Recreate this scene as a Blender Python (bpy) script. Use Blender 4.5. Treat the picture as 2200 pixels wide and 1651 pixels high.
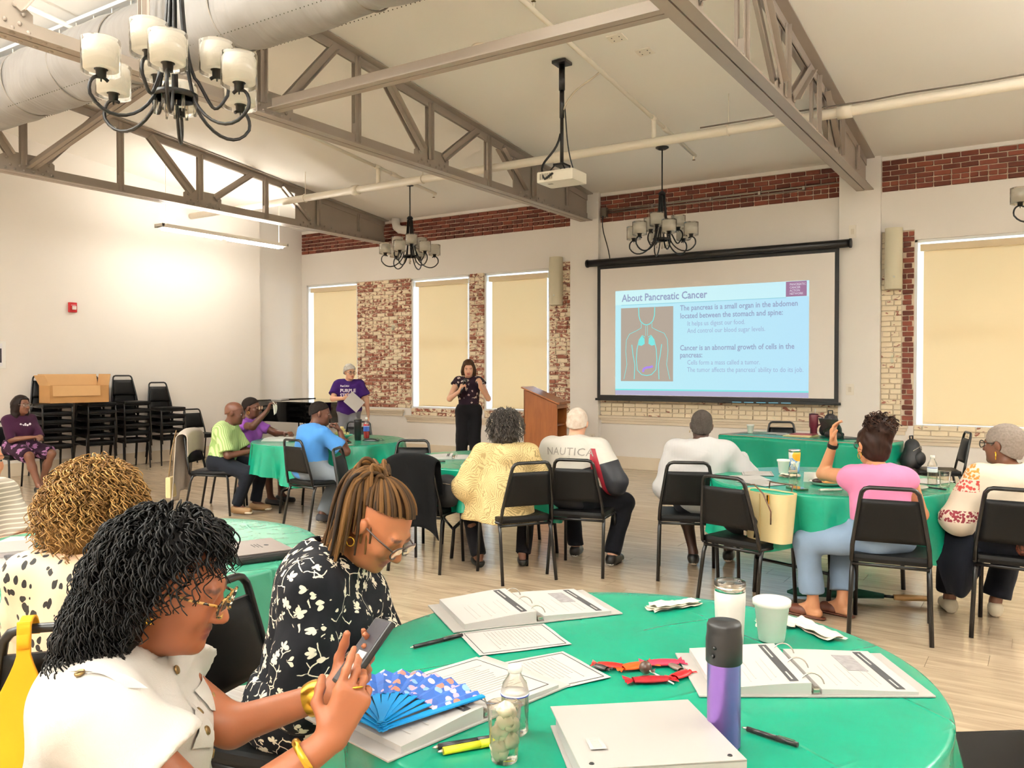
import bpy, bmesh, math, random
import numpy as np
from mathutils import Vector, Matrix
from mathutils.bvhtree import BVHTree
for o in list(bpy.data.objects): bpy.data.objects.remove(o, do_unlink=True)
SC = bpy.context.scene
COL = SC.collection
R = math.radians
PI = math.pi
rnd = random.Random(7)

# ------------------------------------------------------------------ camera
# world: X along the window wall (right +), Y towards the window wall, Z up, metres
F_PX, YAW, PITCH, CAM_H = 1790.0, R(32.9), R(-0.88), 1.5
fw = Vector((-math.sin(YAW)*math.cos(PITCH), math.cos(YAW)*math.cos(PITCH), math.sin(PITCH)))
rt = Vector((math.cos(YAW), math.sin(YAW), 0)); up = rt.cross(fw)
cam = bpy.data.cameras.new('camera'); camo = bpy.data.objects.new('camera', cam); COL.objects.link(camo)
mw = Matrix((rt, up, -fw)).transposed().to_4x4(); mw.translation = (0, 0, CAM_H); camo.matrix_world = mw
cam.sensor_fit = 'HORIZONTAL'; cam.sensor_width = 36; cam.lens = 36*F_PX/2200
cam.clip_start = 0.02; cam.clip_end = 200
SC.camera = camo
# ------------------------------------------------------------------ world, exposure
W = bpy.data.worlds.new('world'); SC.world = W; W.use_nodes = True
bg = W.node_tree.nodes['Background']; bg.inputs[0].default_value = (0.62, 0.80, 1.0, 1); bg.inputs[1].default_value = 12.0
vs = SC.view_settings
vs.view_transform = 'Standard'; vs.look = 'None'; vs.gamma = 1.0; vs.use_curve_mapping = False
vs.exposure = 0.57
SC.cycles.diffuse_bounces = 4; SC.cycles.glossy_bounces = 3; SC.cycles.transmission_bounces = 4; SC.cycles.max_bounces = 7; SC.cycles.transparent_max_bounces = 10; SC.cycles.use_adaptive_sampling = True; SC.cycles.adaptive_threshold = 0.08; SC.cycles.sample_clamp_indirect = 8.0
LAMP = 36.0          # radiance of the tubes of the linear pendants
FILL_WATTS = 540.0      # watts of each uplight in the fill pendants added out of view

# ------------------------------------------------------------------ materials
def hx(h):
    h = h.lstrip('#'); c = [int(h[i:i+2], 16)/255 for i in (0, 2, 4)]
    return tuple(((x+0.055)/1.055)**2.4 if x > 0.04045 else x/12.92 for x in c) + (1,)
MATS = {}
class NT:
    def __init__(s, name):
        s.m = bpy.data.materials.new(name); s.m.use_nodes = True; s.t = s.m.node_tree
        s.b = s.t.nodes['Principled BSDF']; s.out = s.t.nodes['Material Output']; MATS[name] = s.m
    def n(s, typ, ins=None, **pr):
        nd = s.t.nodes.new('ShaderNode'+typ)
        for k, v in pr.items(): setattr(nd, k, v)
        for k, v in (ins or {}).items(): s.set(nd.inputs[k], v)
        return nd
    def set(s, sock, v):
        if isinstance(v, bpy.types.NodeSocket): s.t.links.new(v, sock)
        else: sock.default_value = v
    def math(s, op, a, b=0.0, c=0.0):
        return s.n('Math', {0: a, 1: b, 2: c}, operation=op).outputs[0]
    def mix(s, f, a, b, bt='MIX'):
        nd = s.n('Mix', data_type='RGBA', blend_type=bt); s.set(nd.inputs[0], f); s.set(nd.inputs[6], a); s.set(nd.inputs[7], b); return nd.outputs[2]
    def step(s, v, lo, hi, c0=(0,0,0,1), c1=(1,1,1,1)):
        nd = s.n('ValToRGB', {0: v}); e = nd.color_ramp.elements
        e[0].position = lo; e[1].position = hi; e[0].color = c0; e[1].color = c1; return nd.outputs[0]
    def coord(s, kind='Object', scale=(1,1,1), rot=(0,0,0)):
        c = s.n('TexCoord').outputs[kind] if kind != 'World' else s.n('NewGeometry').outputs['Position']
        return s.n('Mapping', {'Vector': c, 'Scale': scale, 'Rotation': rot}).outputs[0]
    def noise(s, sc, vec=None, det=3.0, dist=0.0):
        d = {'Scale': sc, 'Detail': det, 'Distortion': dist}
        if vec is not None: d['Vector'] = vec
        return s.n('TexNoise', d)
    def bump(s, h, st=0.2, dist=0.01):
        s.set(s.b.inputs['Normal'], s.n('Bump', {'Height': h, 'Strength': st, 'Distance': dist}).outputs[0])
    def p(s, **k):
        for a, v in k.items():
            s.set(s.b.inputs[{'col': 'Base Color', 'rough': 'Roughness', 'metal': 'Metallic', 'spec': 'Specular IOR Level', 'trans': 'Transmission Weight', 'ior': 'IOR',
              'ecol': 'Emission Color', 'estr': 'Emission Strength', 'sheen': 'Sheen Weight', 'alpha': 'Alpha', 'coat': 'Coat Weight', 'sss': 'Subsurface Weight'}[a]], v)
        return s
def mat(name, col, rough=0.6, metal=0.0, var=0.0, vsc=8.0, bump=0.0, bsc=60.0, **k):
    """plain material with slight tone variation and fine relief"""
    if name in MATS: return MATS[name]
    s = NT(name); c = hx(col) if isinstance(col, str) else col
    s.p(col=c, rough=rough, metal=metal, **k)
    if var:
        v = s.coord(); nz = s.noise(vsc, v).outputs[0]
        dk = tuple(x*(1-var) for x in c[:3])+(1,); lt = tuple(min(1, x*(1+var)) for x in c[:3])+(1,)
        s.p(col=s.mix(nz, dk, lt))
    if bump:
        v = s.coord(); s.bump(s.noise(bsc, v, 4).outputs[0], bump)
    return s.m
def glass(name, col='#ffffff', rough=0.02, alpha=None):
    s = NT(name); s.p(col=hx(col), rough=rough, trans=1.0, ior=1.3 if alpha is None else 1.1)
    tr = s.n('BsdfTransparent', {0: hx(col)}); gl = s.n('BsdfGlossy', {0: (1,1,1,1), 'Roughness': rough}); fr = s.n('LayerWeight', {0: 0.25})
    mx = s.n('MixShader', {0: s.math('MULTIPLY_ADD', fr.outputs['Fresnel'], 0.8, 0.05), 1: tr.outputs[0], 2: gl.outputs[0]})
    s.t.links.new(mx.outputs[0], s.out.inputs[0]); return s.m

# ------------------------------------------------------------------ mesh building
class MB:
    """collects shapes into one mesh"""
    def __init__(s): s.v = []; s.f = []; s.fm = []; s.sm = []; s.mi = 0
    def add(s, vs_, fs, smooth=False):
        o = len(s.v); s.v += [tuple(v) for v in vs_]; s.f += [tuple(i+o for i in f) for f in fs]; s.fm += [s.mi]*len(fs); s.sm += [smooth]*len(fs); return s
    def box(s, lo, hi, bev=0.0, M=None):
        (a, b, c), (d, e, f) = lo, hi
        if bev <= 0:
            V = [(a,b,c),(d,b,c),(d,e,c),(a,e,c),(a,b,f),(d,b,f),(d,e,f),(a,e,f)]
            Fs = [(0,3,2,1),(4,5,6,7),(0,1,5,4),(1,2,6,5),(2,3,7,6),(3,0,4,7)]
        else:
            bev = min(bev, (d-a)/2.01, (e-b)/2.01, (f-c)/2.01)
            bm = bmesh.new(); bmesh.ops.create_cube(bm, size=1)
            for v in bm.verts: v.co = Vector(((a+d)/2+v.co.x*(d-a), (b+e)/2+v.co.y*(e-b), (c+f)/2+v.co.z*(f-c)))
            bmesh.ops.bevel(bm, geom=bm.edges[:], offset=bev, segments=2, profile=0.7, affect='EDGES')
            bm.verts.index_update(); V = [v.co[:] for v in bm.verts]; Fs = [tuple(v.index for v in q.verts) for q in bm.faces]; bm.free()
        if M is not None: V = [tuple(M @ Vector(v)) for v in V]
        return s.add(V, Fs)
    def cbox(s, c, size, bev=0.0, rz=0.0, M=None):
        h = [x/2 for x in size]
        M2 = Matrix.Translation(c) @ Matrix.Rotation(rz, 4, 'Z')
        if M is not None: M2 = Matrix.Translation(c) @ M.to_4x4()
        return s.box([-x for x in h], h, bev, M2)
    def tube(s, pts, r, n=8, closed=False, cap=True, smooth=True):
        P = [Vector(p) for p in pts]; m = len(P); rs = r if hasattr(r, '__len__') else [r]*m
        V = []; prev = None
        for i, p in enumerate(P):
            if closed: t = P[(i+1) % m]-P[i-1]
            else: t = P[min(i+1, m-1)]-P[max(i-1, 0)]
            t = t.normalized() if t.length > 1e-9 else Vector((0,0,1))
            if prev is None:
                a = Vector((0,0,1)) if abs(t.z) < 0.9 else Vector((1,0,0)); u = t.cross(a).normalized()
            else: u = (prev-t*prev.dot(t)); u = u.normalized() if u.length > 1e-6 else t.orthogonal().normalized()
            prev = u; w = t.cross(u)
            V += [tuple(p+(u*math.cos(2*PI*k/n)+w*math.sin(2*PI*k/n))*rs[i]) for k in range(n)]
        Fs = []
        for i in range(m if closed else m-1):
            j = (i+1) % m
            Fs += [(i*n+k, i*n+(k+1) % n, j*n+(k+1) % n, j*n+k) for k in range(n)]
        s.add(V, Fs, smooth)
        if cap and not closed:
            o = len(s.v)-len(V); s.f += [tuple(o+k for k in range(n))[::-1], tuple(o+(m-1)*n+k for k in range(n))]; s.fm += [s.mi]*2; s.sm += [False]*2
        return s
    def lathe(s, prof, n=24, c=(0,0,0), smooth=True, M=None):
        V = []; Fs = []; m = len(prof)
        for r_, z in prof: V += [(c[0]+r_*math.cos(2*PI*k/n), c[1]+r_*math.sin(2*PI*k/n), c[2]+z) for k in range(n)]
        for i in range(m-1): Fs += [(i*n+k, i*n+(k+1) % n, (i+1)*n+(k+1) % n, (i+1)*n+k) for k in range(n)]
        if prof[0][0] > 1e-5: Fs.append(tuple(range(n))[::-1])
        if prof[-1][0] > 1e-5: Fs.append(tuple((m-1)*n+k for k in range(n)))
        if M is not None: V = [tuple(M @ Vector(v)) for v in V]
        return s.add(V, Fs, smooth)
    def prism(s, poly, z0, z1, M=None, smooth=False):
        n = len(poly); V = [(x, y, z0) for x, y in poly]+[(x, y, z1) for x, y in poly]
        Fs = [tuple(range(n))[::-1], tuple(range(n, 2*n))]+[(k, (k+1) % n, (k+1) % n+n, k+n) for k in range(n)]
        if M is not None: V = [tuple(M @ Vector(v)) for v in V]
        return s.add(V, Fs, smooth)
    def grid(s, fn, nu, nv, smooth=True, closed_u=False):
        V = [tuple(fn(i/(nu if closed_u else nu-1), j/(nv-1))) for j in range(nv) for i in range(nu)]
        Fs = [(j*nu+i, j*nu+(i+1) % nu, (j+1)*nu+(i+1) % nu, (j+1)*nu+i) for j in range(nv-1) for i in range(nu if closed_u else nu-1)]
        return s.add(V, Fs, smooth)
    def sphere(s, c, r, n=12, sc=(1,1,1), M=None):
        m = max(6, n//2+2)
        V = [(0,0,1)]+[(math.sin(PI*i/m)*math.cos(2*PI*k/n), math.sin(PI*i/m)*math.sin(2*PI*k/n), math.cos(PI*i/m)) for i in range(1, m) for k in range(n)]+[(0,0,-1)]
        Fs = [(0, 1+k, 1+(k+1) % n) for k in range(n)]
        for i in range(m-2): Fs += [(1+i*n+k, 1+(i+1)*n+k, 1+(i+1)*n+(k+1) % n, 1+i*n+(k+1) % n) for k in range(n)]
        L = len(V)-1; Fs += [(L, 1+(m-2)*n+(k+1) % n, 1+(m-2)*n+k) for k in range(n)]
        V = [Vector((x*r*sc[0], y*r*sc[1], z*r*sc[2])) for x, y, z in V]
        if M is not None: V = [M @ v for v in V]
        return s.add([tuple(Vector(c)+v) for v in V], Fs, True)
    def mesh(s, name, mats):
        me = bpy.data.meshes.new(name); me.from_pydata(s.v, [], s.f)
        for m in (mats if isinstance(mats, (list, tuple)) else [mats]): me.materials.append(m)
        me.polygons.foreach_set('use_smooth', s.sm); me.polygons.foreach_set('material_index', s.fm); me.update(); return me
    def build(s, name, mats, parent=None, loc=(0,0,0), rz=0.0):
        return link(name, s.mesh(name, mats), parent, loc, rz)
def link(name, me, parent=None, loc=(0,0,0), rz=0.0):
    o = bpy.data.objects.new(name, me); COL.objects.link(o); o.location = loc; o.rotation_euler.z = rz
    if parent is not None: o.parent = parent
    return o
def thing(name, label, cat, loc=(0,0,0), rz=0.0, group=None):
    o = bpy.data.objects.new(name, None); COL.objects.link(o); o.empty_display_size = 0.1
    o.location = loc; o.rotation_euler.z = rz; return tag(o, label, cat, group)
def tag(o, label, cat=None, group=None, kind=None):
    if label: o['label'] = label
    if cat: o['category'] = cat
    if group: o['group'] = group
    if kind: o['kind'] = kind
    return o
def struct(o, label=None, cat=None): return tag(o, label, cat, kind='structure')
def dup(root, loc=None, rz=None, label=None, group=None, parent=None):
    r = root.copy(); COL.objects.link(r); r.parent = parent
    if loc is not None: r.location = loc
    if rz is not None: r.rotation_euler.z = rz
    if label: r['label'] = label
    if group: r['group'] = group
    for ch in list(root.children): dup(ch, parent=r)
    return r
def head(dx, dy): return math.atan2(-dx, dy)      # rotation that turns +Y to (dx, dy)
def arc(c, r, a0, a1, n, ax='xz'):
    out = []
    for i in range(n+1):
        a = a0+(a1-a0)*i/n; u, w = r*math.cos(a), r*math.sin(a)
        out.append({'xz': (c[0]+u, c[1], c[2]+w), 'xy': (c[0]+u, c[1]+w, c[2]), 'yz': (c[0], c[1]+u, c[2]+w)}[ax])
    return out
def bez(p0, p1, p2, p3, n=10):
    P = [Vector(p) for p in (p0, p1, p2, p3)]
    return [tuple(P[0]*(1-t)**3+P[1]*3*t*(1-t)**2+P[2]*3*t*t*(1-t)+P[3]*t**3) for t in [i/n for i in range(n+1)]]
def text_mesh(txt, size, offset=0.0, align='LEFT', extrude=0.0, res=3, space=1.0):
    cu = bpy.data.curves.new('lettering', 'FONT'); cu.body = txt; cu.size = size; cu.offset = offset; cu.align_x = align; cu.extrude = extrude; cu.resolution_u = res; cu.space_character = space
    o = bpy.data.objects.new('lettering', cu); COL.objects.link(o)
    dg = bpy.context.evaluated_depsgraph_get(); me = bpy.data.meshes.new_from_object(o.evaluated_get(dg))
    bpy.data.objects.remove(o, do_unlink=True); bpy.data.curves.remove(cu); return me
def text(txt, size, m, M, parent=None, name='lettering', **k):
    me = text_mesh(txt, size, **k); me.materials.clear(); me.materials.append(m); me.transform(M)
    return link(name, me, parent)
# ================================================================== THE SETTING
YB = 11.69                     # face of the window wall
XL, XLR = -12.38, -12.55       # left wall, and its recess beside the window wall
XR, YF = 6.2, -7.5             # walls out of view
def ceil_z(y): return 4.27+0.105*(YB-y) if y > -0.5 else 4.27+0.105*(YB+0.5)-0.105*(-0.5-y)

s = NT('plaster'); v = s.coord('World'); n1 = s.noise(0.7, v, 2).outputs[0]
s.p(col=s.mix(n1, hx('#efe8e0'), hx('#f3ede6')), rough=0.75); M_WALL = s.m
s = NT('ceiling_paint'); v = s.coord('World'); s.p(col=s.mix(s.noise(0.5, v, 2).outputs[0], hx('#f3eee6'), hx('#f7f3ec')), rough=0.8); M_CEIL = s.m
M_TRIM = mat('trim_paint', '#e2d2ba', 0.45, var=0.03)
M_SASH = mat('sash_paint', '#f1efea', 0.4)
M_MORTAR = mat('mortar', '#e6d5bd', 0.9, var=0.08, vsc=20, bump=0.3, bsc=120)
M_STEEL = mat('truss_paint', '#a09386', 0.42, var=0.05, vsc=5)
M_PIPE = mat('pipe_paint', '#f0e6d4', 0.45, var=0.03)
M_BLACKM = mat('black_metal', '#100f0f', 0.35, spec=0.5)
M_PLATE = mat('cover_plate', '#f0e8da', 0.4)

def brick_mat(name, paint, per_island=False):
    s = NT(name); rn = s.n('NewGeometry').outputs['Random Per Island'] if per_island else s.n('ObjectInfo').outputs['Random']
    v = s.coord('World'); nz = s.noise(18, v, 4)
    r_ = s.n('ValToRGB', {0: rn}); e = r_.color_ramp.elements; e[0].color = hx('#54261c'); e[1].color = hx('#8a4632'); e[0].position = 0.0
    k = r_.color_ramp.elements.new(0.5); k.color = hx('#6d3225')
    c = s.mix(s.math('MULTIPLY', nz.outputs[0], 0.5), r_.outputs[0], hx('#7d4a38'))
    if paint:
        m1 = s.noise(15, s.coord('World', (1, 1, 2.0)), 5, 0.4).outputs[0]; m2 = s.math('MULTIPLY_ADD', rn, 0.24, m1); c = s.mix(0.45, c, hx('#b8745a'))
        f = s.step(m2, paint-0.02, paint+0.03); c = s.mix(f, c, hx('#f1e0c2'))
        g = s.step(s.noise(3.1, v, 2).outputs[0], 0.70, 0.72); c = s.mix(s.math('MULTIPLY', g, 0.5), c, hx('#9fb5a2'))
    s.p(col=c, rough=0.85); s.bump(nz.outputs[0], 0.35, 0.006); return s.m
M_BRICK = brick_mat('red_brick', 0)
M_BRICKP = brick_mat('flaking_painted_brick', 0.64); M_BRICKPI = brick_mat('flaking_painted_brick_far', 0.60, True)
M_BRICKW = brick_mat('mostly_painted_brick_far', 0.44, True); M_BRICKQ = brick_mat('mostly_painted_brick', 0.44)

def brick_mesh(name, w, h, m, d=0.03):
    r2 = random.Random(hash(name) % 999); b = MB(); c = 0.006
    x, z = w/2, h/2
    ring = [(-x+c, -z), (x-c, -z), (x, -z+c), (x, z-c), (x-c, z), (-x+c, z), (-x, z-c), (-x, -z+c)]
    ring = [(a+r2.uniform(-.002, .002), q+r2.uniform(-.002, .002)) for a, q in ring]
    fr = [(a*0.965, -0.012, q*0.93) for a, q in ring]; mid = [(a, -0.004, q) for a, q in ring]; bk = [(a, d, q) for a, q in ring]
    n = 8; b.add(fr+mid+bk, [tuple(range(n))]+[(k+n*j, k+n*(j+1), (k+1) % n+n*(j+1), (k+1) % n+n*j) for j in (0, 1) for k in range(n)])
    return b.mesh(name, m)
CRS = 0.0672
def brick_area(parent, x0, x1, z0, z1, y, m, header_rows=(1,), stuff=None, only=None):
    """one object for each brick, in running bond with a course of headers"""
    key = m.name; ms = [brick_mesh('brick_%s_%d' % (key, i), 0.188, 0.056, m) for i in range(3)]; mh = [brick_mesh('brick_header_%s_%d' % (key, i), 0.088, 0.056, m) for i in range(2)]
    r2 = random.Random(int(abs(x0)*1000)); n = int(round((z1-z0)/CRS)); acc = MB()
    for j in range(n):
        hd = j in header_rows; p = 0.1 if hd else 0.2; zc = z0+(j+0.5)*CRS
        x = x0-(r2.random()*0.1 if x1-x0 < 0.5 else (0.1 if j % 2 and not hd else 0.0))
        while x < x1-0.03:
            a, b_ = max(x, x0), min(x+p, x1); w = b_-a-0.012
            if w > 0.03:
                me = r2.choice(mh if hd else ms); sx = w/(0.088 if hd else 0.188); yy = y+r2.uniform(-.004, .006)
                if stuff is None or (only and only(zc)):
                    o = link('brick', me, parent, ((a+b_)/2, yy, zc)); o.scale = (sx, 1, r2.uniform(0.95, 1.03)); o.rotation_euler.y = r2.uniform(-.012, .012)
                else:
                    acc.add([(v.co.x*sx+(a+b_)/2, v.co.y+yy, v.co.z+zc) for v in me.vertices], [tuple(p_.vertices) for p_ in me.polygons])
            x += p
    if acc.v: tag(acc.build('brickwork', stuff, parent), 'small bricks with flaking cream paint', kind='stuff')

def wall_x(name, x0, x1, holes, bricks, ztop=4.42, y=YB, th=0.3, label=None):
    xs = sorted({x0, x1, *[h[0] for h in holes+bricks], *[h[1] for h in holes+bricks]}); b = MB()
    xs = [x for x in xs if x0 <= x <= x1]
    for a, c in zip(xs, xs[1:]):
        mid = (a+c)/2
        cuts = sorted([(h[2], h[3], 0) for h in holes if h[0] < mid < h[1]]+[(h[2], h[3], 1) for h in bricks if h[0] < mid < h[1]])
        z = 0.0
        for z0, z1, k in cuts:
            if z0 > z+1e-4: b.mi = 0; b.box((a, y, z), (c, y+th, z0))
            if k: b.mi = 1; b.box((a, y+0.016, z0), (c, y+th, z1))
            z = max(z, z1)
        if z < ztop: b.mi = 0; b.box((a, y, z), (c, y+th, ztop))
    o = b.build(name, [M_WALL, M_MORTAR]); struct(o, label); return o

WIN = [(-12.42, -11.06, 0.74, 3.20), (-9.74, -8.44, 0.83, 3.17), (-8.13, -6.84, 0.83, 3.17), (-1.47, 0.15, 0.79, 3.17)]
BR_L = [(-12.55, -6.42, 3.815, 4.22), (-11.06, -9.74, 0.83, 3.19), (-8.44, -8.13, 0.83, 3.17), (-6.84, -6.42, 0.83, 3.26), (-9.74, -8.44, 0.70, 0.83), (-8.13, -6.84, 0.70, 0.83)]
wl = wall_x('wall_back_left', -12.55, -6.42, WIN[:3], BR_L, label='cream plaster wall with tall windows and old brick piers')
brick_area(wl, -12.55, -6.42, 3.815, 4.22, YB+0.006, M_BRICK)
brick_area(wl, -11.06, -9.74, 0.83, 3.19, YB+0.006, M_BRICKP, (5, 11, 17, 23, 29), M_BRICKPI, only=lambda z: z < 1.56)
brick_area(wl, -8.44, -8.13, 0.83, 3.17, YB+0.006, M_BRICKP, (5, 11, 17, 23, 29), M_BRICKPI)
brick_area(wl, -6.84, -6.42, 0.83, 3.26, YB+0.006, M_BRICKP, (5, 11, 17, 23, 29), M_BRICKPI)
brick_area(wl, -9.74, -8.44, 0.70, 0.83, YB+0.006, M_BRICKP, (), M_BRICKPI); brick_area(wl, -8.13, -6.84, 0.70, 0.83, YB+0.006, M_BRICKP, (), M_BRICKPI)
wsn = wall_x('wall_back_middle', -5.92, -2.37, [], [(-5.92, -2.37, 3.815, 4.22), (-5.92, -2.37, 0.81, 1.08)], label='cream plaster wall behind the projection screen')
brick_area(wsn, -5.92, -2.37, 3.815, 4.22, YB+0.006, M_BRICK); brick_area(wsn, -5.92, -2.37, 0.81, 1.08, YB+0.006, M_BRICKQ)
wr = wall_x('wall_back_right', -1.86, XR, WIN[3:], [(-1.86, 1.6, 3.815, 4.22), (-1.86, -1.47, 0.80, 3.30), (-1.47, 0.15, 0.68, 0.79)], label='cream plaster wall around the wide right window')
brick_area(wr, -1.86, 1.6, 3.815, 4.22, YB+0.006, M_BRICK); brick_area(wr, -1.61, -1.47, 0.80, 3.30, YB+0.006, M_BRICK, (0, 2, 4, 6, 8, 10, 12, 14, 16, 18, 20, 22, 24, 26, 28, 30, 32, 34, 36))
brick_area(wr, -1.86, -1.61, 0.80, 3.30, YB+0.006, M_BRICKQ, (5, 11, 17, 23, 29)); brick_area(wr, -1.47, 0.15, 0.68, 0.79, YB+0.006, M_BRICKQ, (), M_BRICKW)
for i, (a, c) in enumerate(((-6.42, -5.92), (-2.37, -1.86))):
    struct(MB().box((a, YB-0.07, 0), (c, YB+0.3, 4.30), 0.004).build('wall_pilaster', M_WALL), 'cream plaster pilaster %s the projection screen' % ('left of' if i == 0 else 'right of'))

def yz_prism(name, x0, x1, ys, m, lab):
    """wall whose top follows the sloping ceiling"""
    b = MB(); n = len(ys); V = [(x0, y, 0) for y in ys]+[(x0, y, ceil_z(y)+0.06) for y in ys[::-1]]; k = len(V)
    V += [(x1, y, z) for _, y, z in V]; b.add(V, [tuple(range(k)), tuple(range(k, 2*k))[::-1]]+[(i, i+k, (i+1) % k+k, (i+1) % k) for i in range(k)])
    return struct(b.build(name, m), lab)
yz_prism('wall_left', XL-0.4, XL, [YF, -0.5, 10.5], M_WALL, 'long cream plaster side wall with fire alarm')
yz_prism('wall_left_recess', XL-0.4, XLR, [10.5, YB+0.3], M_WALL, 'recessed strip of plaster wall in the corner')
yz_prism('wall_right', XR, XR+0.3, [YF, -0.5, YB+0.3], M_WALL, 'cream plaster wall out of view')
struct(MB().box((XL-0.4, YF-0.3, 0), (XR+0.3, YF, 5.2)).build('wall_front', M_WALL), 'cream plaster wall behind the viewer')
b = MB(); ys = [YF-0.3, -0.5, YB+0.3]; V = []
for x in (XL-0.4, XR+0.3):
    V += [(x, y, ceil_z(y)) for y in ys]+[(x, y, ceil_z(y)+0.15) for y in ys[::-1]]
b.add(V, [tuple(range(6))[::-1], tuple(range(6, 12))]+[(i, (i+1) % 6, (i+1) % 6+6, i+6) for i in range(6)])
struct(b.build('ceiling', M_CEIL), 'cream painted sloping ceiling')

# ---- floor of vinyl planks
def plank_mat(name, island):
    s = NT(name); rn = s.n('NewGeometry').outputs['Random Per Island'] if island else s.n('ObjectInfo').outputs['Random']
    off = s.n('CombineXYZ', {0: s.math('MULTIPLY', rn, 37.0), 1: s.math('MULTIPLY', rn, 11.0)}).outputs[0]
    v = s.n('VectorMath', {0: s.coord('World', (0.9, 9.0, 1)), 1: off}, operation='ADD').outputs[0]
    g = s.noise(2.2, v, 4, 0.8).outputs[0]; g2 = s.noise(9, v, 3).outputs[0]
    c = s.mix(s.step(g, 0.33, 0.68), hx('#957f68'), hx('#c9b296')); c = s.mix(s.math('MULTIPLY', g2, 0.35), c, hx('#d4c1a6'))
    c = s.mix(s.math('MULTIPLY', rn, 0.30), c, hx('#ae9a80'))
    s.p(col=c, rough=s.math('MULTIPLY_ADD', g2, 0.10, 0.13), spec=0.5); return s.m
M_PLANK, M_PLANKI = plank_mat('vinyl_plank', False), plank_mat('vinyl_plank_far', True)
fl = struct(MB().box((XL-0.4, YF-0.3, -0.12), (XR+0.3, YB+0.3, -0.004)).build('floor', mat('plank_joint', '#7d6850', 0.7)), 'glossy tan wood-look vinyl plank floor')
PW, PL = 0.19, 1.22; planks = []; r2 = random.Random(3); row = 0; y = YF
while y < YB:
    x = XL-r2.random()*PL
    while x < XR:
        a, c = max(x, XLR), min(x+PL, XR)
        if c-a > 0.02: planks.append((a, c, y, min(y+PW, YB)))
        x += PL
    y += PW
def in_view(p):
    q = Vector(((p[0]+p[1])/2, (p[2]+p[3])/2, -CAM_H)); d = q.dot(fw)
    return d > 1.0 and abs(q.dot(rt)/d) < 0.72 and q.dot(up)/d > -0.60
vis = sorted([p for p in planks if in_view(p)], key=lambda p: Vector(((p[0]+p[1])/2, (p[2]+p[3])/2, 0)).dot(fw))[:300]; vset = set(vis)
def plank_box(b, a, c, y0, y1, z=0.0):
    e = 0.0012; return b.add([(a+e, y0+e, -0.004), (c-e, y0+e, -0.004), (c-e, y1-e, -0.004), (a+e, y1-e, -0.004), (a+e, y0+e, z), (c-e, y0+e, z), (c-e, y1-e, z), (a+e, y1-e, z)],
                             [(4, 5, 6, 7), (0, 1, 5, 4), (1, 2, 6, 5), (2, 3, 7, 6), (3, 0, 4, 7)])
pm = plank_box(MB(), -PL/2, PL/2, -PW/2, PW/2).mesh('floor_plank', M_PLANK)
acc = MB()
for p in planks:
    if p in vset:
        o = link('floor_plank', pm, fl, ((p[0]+p[1])/2, (p[2]+p[3])/2, 0)); o.scale = ((p[1]-p[0])/PL, (p[3]-p[2])/PW, 1)
    else: plank_box(acc, *p)
tag(acc.build('far_floor_planks', M_PLANKI, fl), 'far planks of the vinyl floor', kind='stuff')

# ---- baseboards, sill mouldings
def trim(name, boxes, lab, m=None):
    b = MB()
    for lo, hi in boxes: b.box(lo, hi, 0.006)
    return struct(b.build(name, m or M_TRIM), lab)
trim('baseboard_back', [((-12.55, YB-0.022, 0.001), (-6.42, YB, 0.19)), ((-5.92, YB-0.022, 0.001), (-2.37, YB, 0.19)), ((-1.86, YB-0.022, 0.001), (XR, YB, 0.19)), ((-6.42, YB-0.092, 0.001), (-5.92, YB-0.07, 0.19)), ((-2.37, YB-0.092, 0.001), (-1.86, YB-0.07, 0.19))], 'tan baseboard along the window wall')
trim('baseboard_left', [((XL, YF, 0.001), (XL+0.022, 10.5, 0.19)), ((XLR, 10.5, 0.001), (XLR+0.022, YB-0.022, 0.19))], 'tan baseboard along the side wall')
def sill(n, x0, x1, z1, lab):
    trim('trim_%d' % n, [((x0, YB-0.05, z1-0.035), (x1, YB, z1)), ((x0+0.015, YB-0.032, z1-0.07), (x1-0.015, YB, z1-0.035)), ((x0+0.03, YB-0.018, z1-0.12), (x1-0.03, YB, z1-0.07))], lab)
sill(1, -9.86, -6.44, 0.70, 'cream sill moulding below the two middle windows'); sill(2, -12.5, -9.90, 0.80, 'cream ledge moulding below the left window'); sill(3, -5.92, -2.38, 0.81, 'cream chair rail moulding below the projection screen')
sill(4, -1.52, 0.25, 0.68, 'cream sill moulding below the right window'); sill(5, -1.85, -1.53, 0.80, 'short cream ledge moulding beside the right window')

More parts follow.
